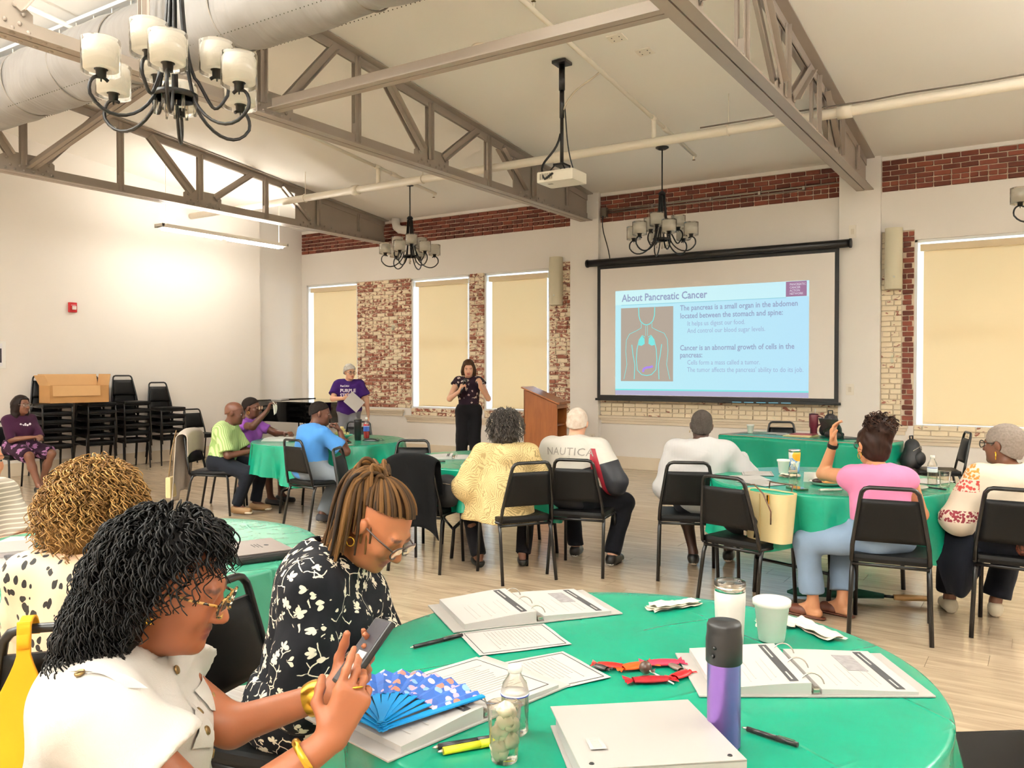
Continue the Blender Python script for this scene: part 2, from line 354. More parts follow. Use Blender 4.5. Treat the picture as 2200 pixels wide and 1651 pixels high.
# ---- windows with roller blinds
s = NT('blind_fabric'); s.p(col=hx('#e0c49c'), rough=0.9); tr = s.n('BsdfTranslucent', {0: hx('#f2cf94')}); df = s.n('BsdfDiffuse', {0: hx('#dcc098')})
mx = s.n('MixShader', {0: 0.055, 1: df.outputs[0], 2: tr.outputs[0]}); s.t.links.new(mx.outputs[0], s.out.inputs[0]); M_BLIND = s.m
M_CASS = mat('blind_cassette', '#e6d0aa', 0.6); M_PANE = glass('window_pane', '#f4faff')
for i, (a, c, z0, z1) in enumerate(WIN):
    w = struct(thing('window_%d' % (i+1), ['tall narrow window nearest the corner', 'tall window beside the broad brick pier', 'tall window left of the lectern', 'wide window at the right'][i], None))
    for nm, lo, hi in (('jamb', (a, YB+0.02, z0), (a+0.035, YB+0.27, z1)), ('jamb', (c-0.035, YB+0.02, z0), (c, YB+0.27, z1)), ('head', (a, YB+0.02, z1-0.035), (c, YB+0.27, z1)), ('sill', (a, YB+0.005, z0), (c, YB+0.29, z0+0.03)),
                       ('sash_frame', (a+0.035, YB+0.22, z0+0.03), (a+0.085, YB+0.26, z1-0.035)), ('sash_frame', (c-0.085, YB+0.22, z0+0.03), (c-0.035, YB+0.26, z1-0.035)), ('meeting_rail', (a+0.085, YB+0.22, (z0+z1)/2-0.025), (c-0.085, YB+0.26, (z0+z1)/2+0.025))):
        MB().box(lo, hi, 0.003).build(nm, M_SASH, w)
    zm = (z0+z1)/2
    for q0, q1 in ((z0+0.03, zm-0.02), (zm+0.02, z1-0.035)): MB().box((a+0.085, YB+0.236, q0), (c-0.085, YB+0.242, q1)).build('pane', M_PANE, w)
    bl = thing('roller_blind', ['beige roller blind drawn down in the corner window', 'beige roller blind between the two brick piers', 'beige roller blind behind the presenter and lectern', 'beige roller blind over the wide right window'][i], 'blind', group='roller blinds')
    MB().box((a+0.06, YB+0.05, z1-0.145), (c-0.06, YB+0.13, z1-0.055), 0.01).build('cassette', M_CASS, bl)
    MB().grid(lambda u, q: (a+0.095+u*(c-a-0.19), YB+0.10+0.004*math.sin(u*9+i), z0+0.035+q*(z1-z0-0.17)), 12, 4).build('fabric', M_BLIND, bl)
    MB().box((a+0.095, YB+0.09, z0+0.032), (c-0.095, YB+0.11, z0+0.055), 0.004).build('hem_bar', M_CASS, bl)

# ---- riveted steel roof trusses
def truss(X, lab):
    t = thing('roof_truss', lab, 'truss', (X, 0, 0), group='riveted roof trusses')
    y0, y1 = -6.5, YB-0.03; zb = 3.85
    def chord(nm, zf, flip, hgt, fl_w):
        b = MB()
        for sd in (-1, 1):
            for aa, cc in ((-0.5, y1), (y0, -0.5)):
                sec = [(sd*0.007, 0), (sd*fl_w, 0), (sd*fl_w, 0.012), (sd*0.019, 0.012), (sd*0.019, hgt), (sd*0.007, hgt)]
                V = [(p, q, zf(q)+(-r_ if flip else r_)) for q in (aa, cc) for p, r_ in sec]
                b.add(V, [(0, 1, 2, 3, 4, 5), (6, 7, 8, 9, 10, 11)]+[(k, (k+1) % 6, (k+1) % 6+6, k+6) for k in range(6)])
        return b.build(nm, M_STEEL, t)
    chord('bottom_chord', lambda y: zb, False, 0.125, 0.105)
    tz = lambda y: ceil_z(y)-0.006
    chord('top_chord', tz, True, 0.10, 0.115)
    def member(nm, p, q, w, off=0.022):
        (ya, za), (yb, zb_) = p, q; d = Vector((0, yb-ya, zb_-za)).normalized(); nn = Vector((0, -d.z, d.y)); b = MB()
        for sd in (-1, 1):
            V = []
            for yy, zz in (p, q):
                for a_, c_ in ((-w/2, 0), (w/2, 0), (w/2, 0.008), (-w/2+0.008, 0.008), (-w/2+0.008, w*0.8), (-w/2, w*0.8)):
                    V.append(Vector((sd*(off+c_), yy, zz))+nn*a_)
            b.add(V, [(0, 1, 2, 3, 4, 5), (6, 7, 8, 9, 10, 11)]+[(k, (k+1) % 6, (k+1) % 6+6, k+6) for k in range(6)])
        b.build(nm, M_STEEL, t)
    riv = []
    gs = [7.74, 5.28, 2.85, 0.40, -2.05]
    for g in gs:
        b = MB(); b.add([(sx*0.006, g+a_, z) for sx in (-1, 1) for a_, z in ((-0.32, zb+0.02), (0.32, zb+0.02), (0.32, zb+0.19), (0.22, zb+0.255), (-0.22, zb+0.255), (-0.32, zb+0.19))],
              [(0, 1, 2, 3, 4, 5), (6, 7, 8, 9, 10, 11)]+[(k, (k+1) % 6, (k+1) % 6+6, k+6) for k in range(6)]); b.build('gusset_plate', M_STEEL, t)
        member('diagonal', (g+0.20, zb+0.20), (g+0.86, tz(g+0.86)-0.07), 0.075); member('diagonal', (g-0.20, zb+0.20), (g-0.86, tz(g-0.86)-0.07), 0.075)
        member('vertical', (g-0.06, zb+0.12), (g-0.06, tz(g)-0.05), 0.055)
        riv += [(g+a_, z) for a_, z in ((-0.27, zb+.05), (-0.16, zb+.05), (-0.05, zb+.05), (0.06, zb+.05), (0.17, zb+.05), (0.28, zb+.05), (-0.21, zb+.095), (-0.1, zb+.095), (0.12, zb+.095), (0.22, zb+.095), (-0.25, zb+.17), (0.25, zb+.17), (0.19, zb+.22), (-0.19, zb+.22))]
    for q in (8.88, 6.46, 4.03, 1.6, -0.8):
        member('vertical', (q, zb+0.03), (q, tz(q)-0.03), 0.05)
        V = [(sx*0.021, q+a_, z) for sx in (-1, 1) for a_, z in ((-0.025, zb+.02), (0.07, zb+.02), (0.025, zb+.24), (-0.02, zb+.24))]
        MB().add(V, [(0, 1, 2, 3), (4, 5, 6, 7)]+[(k, (k+1) % 4, (k+1) % 4+4, k+4) for k in range(4)]).build('stiffener', M_STEEL, t)
        riv += [(q, zb+.05), (q+.05, zb+.05), (q, zb+.095)]
    V = [(sx*0.0062, y, z) for sx in (-1, 1) for y, z in ((9.50, zb+.02), (y1-.02, zb+.02), (y1-.02, tz(y1)-.02), (9.50, tz(9.5)-.02))]
    MB().add(V, [(0, 1, 2, 3), (4, 5, 6, 7)]+[(k, (k+1) % 4, (k+1) % 4+4, k+4) for k in range(4)]).build('end_plate', M_STEEL, t)
    member('diagonal', (9.22, tz(9.22)-0.05), (9.80, zb+0.17), 0.075); member('vertical', (9.98, zb+0.10), (9.98, tz(9.98)-0.05), 0.06); member('vertical', (10.95, zb+0.13), (10.95, tz(10.95)-0.06), 0.04)
    riv += [(9.6+0.16*k, zb+.05) for k in range(12)]+[(9.66+0.16*k, zb+.095) for k in range(5)]+[(9.7+.06*k, zb+.30-.06*k) for k in range(3)]
    b = MB()
    for y, z in riv:
        for sx in (-1, 1): b.sphere((sx*(0.021), y, z), 0.017, 6, (0.7, 1, 1))
    for k in range(9):
        for sx in (-1, 1): b.sphere((sx*0.06, 2.45+0.11*k, zb), 0.02, 6, (1, 1, 0.6))
    tag(b.build('rivets', M_STEEL, t), 'round rivet heads', kind='stuff'); return t
truss(-10.35, 'taupe riveted roof truss nearest the side wall'); truss(-6.13, 'taupe riveted roof truss in the middle of the ceiling'); truss(-2.05, 'taupe riveted roof truss right of the projector')
def angle_beam(name, p, q, lab, w=0.10, h=0.10):
    P, Q = Vector(p), Vector(q); d = (Q-P).normalized(); sd = d.cross(Vector((0, 0, 1))).normalized(); u_ = sd.cross(d); t = thing(name, lab, 'beam', p)
    for k in (-1, 1):
        V = [sd*(k*a_)+u_*z+o_ for o_ in (Vector(), Q-P) for a_, z in ((.006, 0), (w, 0), (w, .01), (.016, .01), (.016, h), (.006, h))]
        MB().add(V, [(0, 1, 2, 3, 4, 5), (6, 7, 8, 9, 10, 11)]+[(i, (i+1) % 6, (i+1) % 6+6, i+6) for i in range(6)]).build('steel_angle', M_STEEL, t)
angle_beam('cross_beam', (-6.0, 5.25, 3.885), (-2.17, 5.25, 3.885), 'taupe steel cross beam between middle and right trusses', 0.075, 0.11)
angle_beam('sway_brace', (-10.28, 5.28, 3.92), (-6.25, 5.28, 4.86), 'slanting taupe steel brace behind the near chandelier', 0.06, 0.09)
# ================================================================== CEILING SERVICES
def pipe(name, pts, r, lab, m=M_PIPE, joints=(), n=10, cat='pipe'):
    t = thing(name, lab, cat, pts[0]); o = Vector(pts[0])
    MB().tube([Vector(p)-o for p in pts], r, n).build('tube', m, t)
    for p, q in joints: MB().tube([Vector(p)-o, Vector(q)-o], r*1.35, n).build('coupling', m, t)
    return t
mp = pipe('sprinkler_main_pipe', [(-12.37, 9.02, 4.15), (6.1, 9.02, 4.15)], 0.052, 'thick cream sprinkler main pipe running through the trusses', joints=[((-8.62, 9.02, 4.15), (-8.5, 9.02, 4.15)), ((-1.86, 9.02, 4.15), (-1.72, 9.02, 4.15)), ((-5.2, 9.02, 4.15), (-5.1, 9.02, 4.15))])
for x in (-9.6, -7.3, -3.0, 0.8): MB().tube([(x+12.37, 0, 0.05), (x+12.37, 0, ceil_z(9.02)-4.15)], 0.006, 6).build('hanger_rod', M_PIPE, mp); MB().tube([(x+12.37, 0.058*math.cos(a), 0.058*math.sin(a)) for a in [k*PI/8 for k in range(16)]], 0.008, 5, closed=True).build('hanger_ring', M_PIPE, mp)
def branch(x, lab):
    f = lambda y: ceil_z(y)-0.13
    t = pipe('sprinkler_branch_pipe', [(x, 3.5, f(3.5)), (x, 10.35, f(10.35))], 0.024, lab, joints=[((x, 9.3, f(9.3)), (x, 9.42, f(9.42))), ((x, 8.95, f(8.95)), (x, 9.08, f(9.08)))])
    o = Vector((x, 3.5, f(3.5))); L = lambda *p: tuple(Vector(p)-o)
    MB().tube([L(x, 9.02, 4.19), L(x, 9.02, f(9.02))], 0.03, 8).build('riser', M_PIPE, t)
    for y, d in ((10.3, -1), (6.35, 1)):
        z = f(y); h = MB().tube([L(x, y, z), L(x, y, z+0.07*d)], 0.011, 6).build('sprinkler_head', M_PIPE, t)
        MB().lathe([(0.005, 0), (0.022, 0.004), (0.022, 0.008), (0.005, 0.012)], 10, L(x, y, z+0.075*d)).build('deflector', mat('brass_head', '#7d6a48', 0.35, 0.8), h)
branch(-3.88, 'thin cream sprinkler branch pipe beside the projector pole'); branch(-8.12, 'thin cream sprinkler branch pipe above the far chandelier')
pipe('pvc_drain_elbow', [(-10.02, 11.60, 4.272), (-10.02, 11.60, 4.20), (-10.0, 11.60, 4.12), (-9.93, 11.60, 4.07), (-9.83, 11.62, 4.05), (-9.78, 11.70, 4.05)], 0.075, 'white plastic drain elbow against the brick band', mat('pvc', '#f2f0ea', 0.35), n=14)
cp = [(-3.3+0.35*k, 8.955+0.012*math.sin(k*1.7), 4.207+0.004*math.sin(k*2.3)) for k in range(24)]
tag(MB().tube(cp, 0.009, 5).build('cable_bundle', mat('cable_grey', '#6b6157', 0.6)), 'thin grey cable bundle clipped along the right main pipe', 'cable')

# ---- fabric duct on a rail
s = NT('duct_fabric'); v = s.coord('Object', (1, 1, 1)); f1 = s.noise(2.2, s.coord('Object', (2.5, 0.6, 0.6)), 3, 0.4).outputs[0]
s.p(col=s.mix(f1, hx('#7f7a75'), hx('#918b85')), rough=0.75, sheen=0.2); s.bump(f1, 0.45, 0.05); M_DUCT = s.m
DY, DZ, DR = 4.55, 4.46, 0.33
dt = thing('fabric_air_duct', 'grey fabric air duct crossing between the trusses', 'duct', (-12.3, DY, DZ))
seams = [0.6, 2.1, 3.5, 4.35, 5.2, 6.7, 8.1]
def duct_pt(u, q):
    x = q*8.6; a = 2*PI*u; d = min(abs(x-k) for k in seams); pin = 0.018*math.exp(-(d/0.10)**2)
    fold = 0.014*math.sin(5*a+x*2.1)*math.exp(-((d-0.22)/0.18)**2)+0.006*math.sin(3*a+x*4)
    r_ = DR-pin+fold; z = r_*math.sin(a); z = z*0.94 if z > 0 else z*1.02
    return (x, r_*math.cos(a), z)
MB().grid(duct_pt, 48, 150, closed_u=True).build('fabric_sleeve', M_DUCT, dt)
MB().lathe([(DR*0.99, 0), (DR*0.8, 0.14), (0.001, 0.16)], 32, (0, 0, 0), M=Matrix.Translation((8.6, 0, 0)) @ Matrix.Rotation(PI/2, 4, 'Y')).build('end_cap', M_DUCT, dt)
for k in seams: MB().tube([(k, (DR-0.012)*math.cos(a), (DR-0.012)*math.sin(a)*(0.94 if math.sin(a) > 0 else 1.02)) for a in [j*PI/20 for j in range(40)]], 0.008, 6, closed=True).build('seam_ring', mat('duct_seam', '#8d857b', 0.7), dt)
b = MB()
for k in range(200):
    for a in (-0.5, -0.95, -2.2): b.sphere((0.05+k*0.043, (DR+0.003)*math.cos(a), (DR+0.003)*math.sin(a)*1.02), 0.0045, 6)
tag(b.build('vent_holes', mat('duct_hole', '#55503f', 0.8), dt), 'rows of small vent holes', kind='stuff')
MB().box((0, -0.03, DR+0.10), (8.6, 0.03, DR+0.135), 0.006).build('rail', M_SASH, dt)
for k in range(29): MB().box((0.1+0.3*k, -0.003, DR*0.9), (0.112+0.3*k, 0.003, DR+0.10)).build('rail_clip', M_PIPE, dt)
for x in (1.6, 3.4, 6.9): MB().tube([(x, 0, DR+0.13), (x, 0, ceil_z(DY)-DZ)], 0.004, 5).build('hanger_wire', M_PIPE, dt)

# ---- linear pendant lights
def em(name, col, st):
    s = NT(name); s.p(col=(1, 1, 1, 1), ecol=col, estr=st); return s.m
M_TUBE = em('lit_tube', (1.0, 0.95, 0.86, 1), LAMP*1.3); M_FILLTUBE = em('fill_pendant_tube', (1.0, 0.95, 0.87, 1), LAMP*0.25); M_FILLTUBE.cycles.emission_sampling = 'NONE'
def pendant(x, y0, y1, z, lab, watts=0):
    wall_h = 0.085 if watts else 0.055; tm = M_FILLTUBE if watts else M_TUBE
    t = thing('linear_pendant_light', lab, 'light', (x, y0, z), group='linear pendant lights'); L = y1-y0
    b = MB(); b.box((-0.10, 0, 0.0), (0.10, L, 0.018), 0.004); b.box((-0.10, 0, 0.018), (-0.088, L, wall_h)); b.box((0.088, 0, 0.018), (0.10, L, wall_h)); b.box((-0.10, 0, 0), (0.10, 0.03, wall_h)); b.box((-0.10, L-0.03, 0), (0.10, L, wall_h)); b.build('housing', mat('pendant_housing', '#efe9dd', 0.5), t)
    for a, c in ((0.08, L/2-0.05), (L/2+0.05, L-0.08)):
        for sx in (-0.045, 0.045):
            MB().tube([(sx, a, -0.014), (sx, c, -0.014)], 0.016, 8).build('tube_lamp', tm, t)
            if not watts: MB().tube([(sx, a, 0.04), (sx, c, 0.04)], 0.016, 8).build('tube_lamp', tm, t)
    if watts:                                     # the uplight added to fill the room, unseen pendants only
        li = bpy.data.lights.new('fill_uplight', 'AREA'); li.shape = 'RECTANGLE'; li.size = 0.17; li.size_y = L-0.1; li.energy = watts; li.color = (0.96, 1.0, 1.0)
        o = bpy.data.objects.new('fill_uplight', li); COL.objects.link(o); o.parent = t; o.location = (0, L/2, 0.08); o.rotation_euler = (PI, 0, 0)
    for yy in (0.12, L-0.12): MB().tube([(0, yy, 0.018), (0, yy, ceil_z(y0+yy)-z)], 0.004, 5).build('suspension_cable', M_PIPE, t)
pendant(-11.05, 7.5, 9.9, 3.62, 'lit white linear pendant light near the side wall')
for x, y0, w in ((2.7, 6.3, 'beside the right window'), (3.0, 3.6, 'at the right of the viewer'), (-4.1, -4.6, 'in the middle bay behind the viewer'), (0.6, -4.8, 'right behind the viewer'), (-5.2, -0.6, 'in the middle bay above the left table'), (-8.2, -3.0+1.2, 'in the left bay')): pendant(x, y0, y0+2.4, 3.85, 'added linear fill light out of view '+w, FILL_WATTS*(0.5 if x > 2 else 1.0))  # unseen pendants, added as fill to brighten ceiling and mid-room

# ---- chandeliers
M_FROST = NT('frosted_shade'); M_FROST.p(col=hx('#ffffff'), rough=0.5)
_tr = M_FROST.n('BsdfTranslucent', {0: hx('#fdfcfa')}); _df = M_FROST.n('BsdfDiffuse', {0: hx('#fdfcfa')}); _mx = M_FROST.n('MixShader', {0: 0.5, 1: _df.outputs[0], 2: _tr.outputs[0]}); M_FROST.t.links.new(_mx.outputs[0], M_FROST.out.inputs[0]); M_FROST = M_FROST.m
M_CLEAR = glass('clear_glass', '#f6f2ea'); M_IRON = mat('wrought_iron', '#0e0c0b', 0.4)
def chandelier(loc, ztop, rz, lab):
    t = thing('chandelier', lab, 'chandelier', loc, rz, 'ring chandeliers with drum shades'); H = ztop-loc[2]
    MB().lathe([(0.0, 0), (0.05, 0.0), (0.085, 0.02), (0.085, 0.03), (0, 0.03)], 20, (0, 0, H-0.035)).build('ceiling_canopy', M_IRON, t)
    MB().tube([(0, 0, 0.62), (0, 0, H-0.03)], 0.009, 8).build('stem', M_IRON, t)
    b = MB(); b.lathe([(0.0, 0.64), (0.035, 0.62), (0.048, 0.60), (0.048, 0.585), (0.03, 0.57), (0.0, 0.57)], 16); b.build('hub', M_IRON, t)
    MB().lathe([(0.105, -0.014), (0.118, -0.014), (0.118, 0.014), (0.105, 0.014), (0.105, -0.014)], 32).build('ring', M_IRON, t)
    MB().tube([(0, 0, 0.57), (0, 0, 0.02)], 0.003, 5).build('centre_wire', M_IRON, t)
    for k in range(6):
        a = 2*PI*k/6; MB().tube([(0.1*math.cos(a+.5), 0.1*math.sin(a+.5), -0.10), (0.1*math.cos(a+.5), 0.1*math.sin(a+.5), -0.01)], 0.009, 6).build('glass_drop', M_CLEAR, t)
    MB().tube([(0, 0, -0.12), (0, 0, 0.03)], 0.010, 6).build('glass_drop', M_CLEAR, t)
    def arm(a, r_, zl, rad):
        d = Vector((math.cos(a), math.sin(a), 0))
        P = lambda q, z: tuple(d*q+Vector((0, 0, z)))
        top = bez(P(0.036, 0.57), P(0.045, 0.35), P(0.075, 0.10), P(0.118, -0.01+zl), 7)
        lo = bez(P(0.118, -0.01+zl), P(0.20, -0.16+zl), P(r_-0.02, -0.20+zl), P(r_+0.055, -0.07+zl), 9)[1:]
        ho = bez(P(r_+0.055, -0.07+zl), P(r_+0.075, 0.01+zl), P(r_+0.01, 0.055+zl), P(r_-0.035, 0.012+zl), 8)[1:]
        ar = MB().tube(top+lo+ho, 0.0095, 6).build('arm', M_IRON, t)
        zc = 0.015+zl; c = (d.x*r_, d.y*r_, zc)
        MB().lathe([(0.004, -0.012), (0.004, 0.006), (0.024, 0.008), (0.026, 0.045), (0.034, 0.048), (0.034, 0.058), (0, 0.058)], 12, c).build('candle_cup', M_IRON, ar)
        sh = MB().lathe([(0.070, 0.050), (0.084, 0.050), (0.084, 0.185)], 24, c).build('inner_shade', M_FROST, t)
        MB().lathe([(0.080, 0.030), (0.094, 0.030), (0.0945, 0.198), (0.088, 0.200)], 24, c).build('glass_drum', M_CLEAR, sh)
    for k in range(6): arm(2*PI*k/6, 0.385, -0.02, 1)
    for k in range(3): arm(2*PI*k/3+0.52, 0.215, 0.10, 0)
    return t
chandelier((-4.0, 2.82, 2.99), ceil_z(2.82), 0.35, 'large near black iron chandelier with frosted drum shades')
chandelier((-4.28, 10.22, 3.22), ceil_z(10.22), 0.1, 'black iron chandelier hanging in front of the projection screen')
chandelier((-8.45, 10.12, 3.30), ceil_z(10.12), 0.8, 'farthest black iron chandelier above the brick pier')
chandelier((0.10, 10.2, 3.22), ceil_z(10.2), PI, 'black iron chandelier cut by the right picture edge')

# ---- projector on its pole
PJ = Vector((-4.27, 7.55, 3.50))
M_PJ = mat('projector_shell', '#efe9da', 0.4); pj = thing('ceiling_projector', 'white ceiling projector on a black pole with cables', 'projector', PJ, head(-0.02, 1))
H = ceil_z(7.55)-3.50
MB().cbox((0, 0, H-0.02), (0.16, 0.16, 0.035), 0.012).build('ceiling_plate', M_BLACKM, pj)
MB().tube([(0, 0, H-0.03), (0, 0, H-0.30)], 0.032, 10).tube([(0, 0, H-0.25), (0, 0, 0.62)], 0.025, 10).tube([(0, 0, 0.72), (0, 0, 0.16)], 0.019, 10).build('pole', M_BLACKM, pj)
MB().cbox((0, 0, 0.13), (0.12, 0.16, 0.02)).tube([(0.05, 0.07, 0.12), (0.09, 0.10, 0.06)], 0.008, 6).tube([(-0.05, 0.07, 0.12), (-0.09, 0.10, 0.06)], 0.008, 6).tube([(0.05, -0.07, 0.12), (0.09, -0.1, 0.06)], 0.008, 6).tube([(-0.05, -0.07, 0.12), (-0.09, -0.1, 0.06)], 0.008, 6).build('mount_bracket', M_BLACKM, pj)
MB().box((-0.21, -0.16, -0.06), (0.21, 0.16, 0.055), 0.022).build('body', M_PJ, pj)
MB().lathe([(0.05, 0), (0.05, 0.02), (0.042, 0.022), (0.04, 0.006), (0, 0.006)], 18, M=Matrix.Translation((0.10, 0.155, 0.0)) @ Matrix.Rotation(-PI/2, 4, 'X')).build('lens', mat('lens_dark', '#15151a', 0.1), pj)
for k in range(7): MB().box((-0.17+k*0.022, -0.163, -0.03), (-0.158+k*0.022, -0.158, 0.03)).build('vent_slot', mat('vent_grey', '#a39b8c', 0.6), pj)
MB().cbox((-0.1, -0.06, -0.061), (0.05, 0.035, 0.004)).build('label_plate', mat('vent_grey', '#a39b8c'), pj)
MB().tube(bez((0, -0.03, 0.45), (-0.03, -0.05, 0.2), (-0.25, -0.12, 0.2), (-0.12, -0.16, -0.02), 10)+bez((-0.12, -0.16, -0.02), (-0.08, -0.22, -0.06), (-0.03, -0.2, 0.0), (-0.02, -0.16, 0.02), 6)[1:], 0.012, 6).build('cable_loop', M_BLACKM, pj)
MB().tube(bez((0.02, 0.02, 0.75), (0.05, 0.02, 0.55), (0.02, 0.04, 0.3), (0.1, 0.1, 0.06), 10), 0.007, 5).build('cable', M_BLACKM, pj)
MB().tube(bez((0.02, 0, 0.70), (0.12, 0, 0.92), (0.3, 0.02, 0.93), (0.39, 0.1, H-0.15), 12), 0.010, 5).build('feed_cable', mat('cable_pale', '#c9bda9', 0.6), pj)
for px, py, lab in ((-3.55, 7.35, 'white ceiling cover plate with four screw holes'), (-3.42, 7.72, 'small white ceiling plate feeding the projector cable')):
    sl = math.atan(0.105); o = MB().cbox((0, 0, 0), (0.17, 0.14, 0.012), 0.004).build('ceiling_cover_plate', M_PLATE, None, (px, py, ceil_z(py)-0.007)); o.rotation_euler.x = -sl; tag(o, lab, 'plate', 'ceiling cover plates')
    for q in ((-.04, -.03), (.04, -.03), (-.04, .03), (.04, .03)): MB().lathe([(0, -0.003), (0.006, -0.003), (0.006, 0)], 8, (q[0], q[1], -0.006)).build('screw_hole', M_BLACKM, o)
for px, py, lab in ((-4.05, 5.72, 'round white ceiling cover beyond the steel cross beam'), (-4.85, 6.93, 'round white ceiling cover left of the projector pole')):
    o = MB().lathe([(0, -0.012), (0.085, -0.012), (0.10, 0.0), (0, 0)], 24).build('round_ceiling_cover', mat('cover_disc', '#e6dac8', 0.6), None, (px, py, ceil_z(py)-0.001)); o.rotation_euler.x = -math.atan(0.105); tag(o, lab, 'ceiling cover', 'round ceiling covers')

# ================================================================== THINGS ON THE WALL
# ---- projection screen with the projected slide
YS = 11.55
sc = thing('projection_screen', 'large pull-down projection screen showing a medical slide', 'screen', (-4.12, YS, 1.05))
M_BORD = mat('screen_black', '#0b0b0c', 0.5); SX0, SX1, SZ1 = -1.78, 1.77, 2.02
MB().tube([(-1.93, -0.02, 2.12), (1.90, -0.02, 2.12)], 0.055, 12).box((-1.93, -0.02, 2.08), (1.90, 0.05, 2.17)).build('roller_case', M_BLACKM, sc)
MB().tube([(-1.955, -0.02, 2.12), (-1.93, -0.02, 2.12)], 0.062, 12).build('end_cap', M_BORD, sc); MB().tube([(1.90, -0.02, 2.12), (1.925, -0.02, 2.12)], 0.062, 12).build('end_cap', M_BORD, sc)
MB().box((SX0, 0, 0.02), (SX1, 0.004, 2.10)).build('black_border', M_BORD, sc)
s = NT('screen_white'); s.p(col=hx('#f2ebe4'), rough=0.8); M_SCR = s.m
MB().box((SX0+0.055, -0.002, 0.085), (SX1-0.055, 0.003, 2.02)).build('white_surface', M_SCR, sc)
MB().box((SX0-0.03, -0.012, 0.0), (SX1+0.03, 0.012, 0.035), 0.005).build('weight_bar', M_BORD, sc)
# the projected picture lights up its part of the surface
def slide_mat(name, a, c, st=1.0, axis=None):
    s = NT(name); s.p(col=(0.02, 0.02, 0.02, 1), rough=0.8, spec=0.0)
    if axis: 
        g = s.n('SeparateXYZ', {0: s.n('TexCoord').outputs['Generated']}); f = s.math('MULTIPLY_ADD', g.outputs[0], 0.55, s.math('MULTIPLY', g.outputs[2], 0.10))
        s.p(ecol=s.mix(f, hx(a), hx(c)))
    else: s.p(ecol=hx(a))
    s.p(estr=st*0.71); s.m.cycles.emission_sampling = 'FRONT_BACK' if axis else 'NONE'; return s.m
M_SL = slide_mat('slide_light', '#bdeef5', '#b3dcfb', 0.95, True); M_SLT = slide_mat('slide_text', '#98a3c4', None, 0.95); M_SLT2 = slide_mat('slide_text_thin', '#a3aed2', None, 0.95)
M_SLG = slide_mat('slide_picture', '#b9ab9c', None, 0.9); M_SLC = slide_mat('slide_cyan', '#7fe8e4', None, 0.95); M_SLP = slide_mat('slide_violet', '#b08cf0', None, 0.95); M_SLM = slide_mat('slide_maroon', '#a5799c', None, 0.9)
M_SLH = slide_mat('slide_head', '#cdf2f2', '#bfe8f8', 0.98, True); M_SLB = slide_mat('slide_footer', '#b9b4d2', None, 0.9); M_SLD = slide_mat('slide_darkcyan', '#8fd2e4', None, 0.9); M_SLW = slide_mat('slide_white', '#dcd3e2', None, 0.95)
X0s, X1s, Z0s, Z1s = -1.47, 1.39, 0.16, 1.67     # slide inside the screen, local
sl = MB().box((X0s, -0.004, Z0s), (X1s, -0.0022, Z1s)).build('slide', M_SL, sc)
MB().box((X0s, -0.0048, 1.455), (X1s, -0.0042, Z1s)).build('slide_header', M_SLH, sl)
MB().box((-1.37, -0.0054, 1.447), (X1s-0.3, -0.0048, 1.455)).build('header_rule', M_SLD, sl)
MB().box((X0s, -0.0048, Z0s), (X1s, -0.0042, Z0s+0.022)).build('footer_line', M_SLC, sl)
MB().box((X0s, -0.0032, 0.09), (X1s, -0.0022, Z0s)).build('footer_bar', M_SLB, sl)
def stext(txt, x, z, size, m, off=0.0, sx=1.0, parent=sl):
    me = text_mesh(txt, size, offset=off, res=2); me.materials.append(m)
    me.transform(Matrix.Translation((x, -0.0062, z)) @ Matrix.Rotation(PI/2, 4, 'X') @ Matrix.Diagonal((sx, 1, 1, 1))); return link('lettering', me, parent)
stext('About Pancreatic Cancer', -1.36, 1.505, 0.152, M_SLT, 0.003, 0.86)
stext('The pancreas is a small organ in the abdomen', -0.43, 1.335, 0.108, M_SLT, 0.0016, 0.84)
stext('located between the stomach and spine:', -0.43, 1.22, 0.108, M_SLT, 0.0016, 0.84)
stext('It helps us digest our food.', -0.32, 1.11, 0.098, M_SLT2, 0, 0.80); stext('And control our blood sugar levels.', -0.32, 1.005, 0.098, M_SLT2, 0, 0.80)
stext('Cancer is an abnormal growth of cells in the', -0.43, 0.755, 0.108, M_SLT, 0.0016, 0.84); stext('pancreas:', -0.43, 0.65, 0.108, M_SLT, 0.0016, 0.84)
stext('Cells form a mass called a tumor.', -0.32, 0.545, 0.098, M_SLT2, 0, 0.80); stext("The tumor affects the pancreas' ability to do its job.", -0.32, 0.44, 0.098, M_SLT2, 0, 0.80)
lg = MB().box((1.085, -0.0056, 1.462), (1.36, -0.005, 1.665)).build('slide_logo', M_SLM, sl)
for k, w in enumerate(('PANCREATIC', 'CANCER', 'ACTION', 'NETWORK')): stext(w, 1.135, 1.612-0.042*k, 0.042, M_SLW, 0.0006, 0.85)
pic = MB().box((-1.375, -0.0056, 0.30), (-0.535, -0.005, 1.405)).build('slide_picture', M_SLG, sl)
def line(pts, r_, m, nm='outline'):
    MB().tube([(x, -0.0062, z) for x, z in pts], r_, 4).build(nm, m, sl)
cx = -0.955
def mir(pts): return [(2*cx-x, z) for x, z in pts]
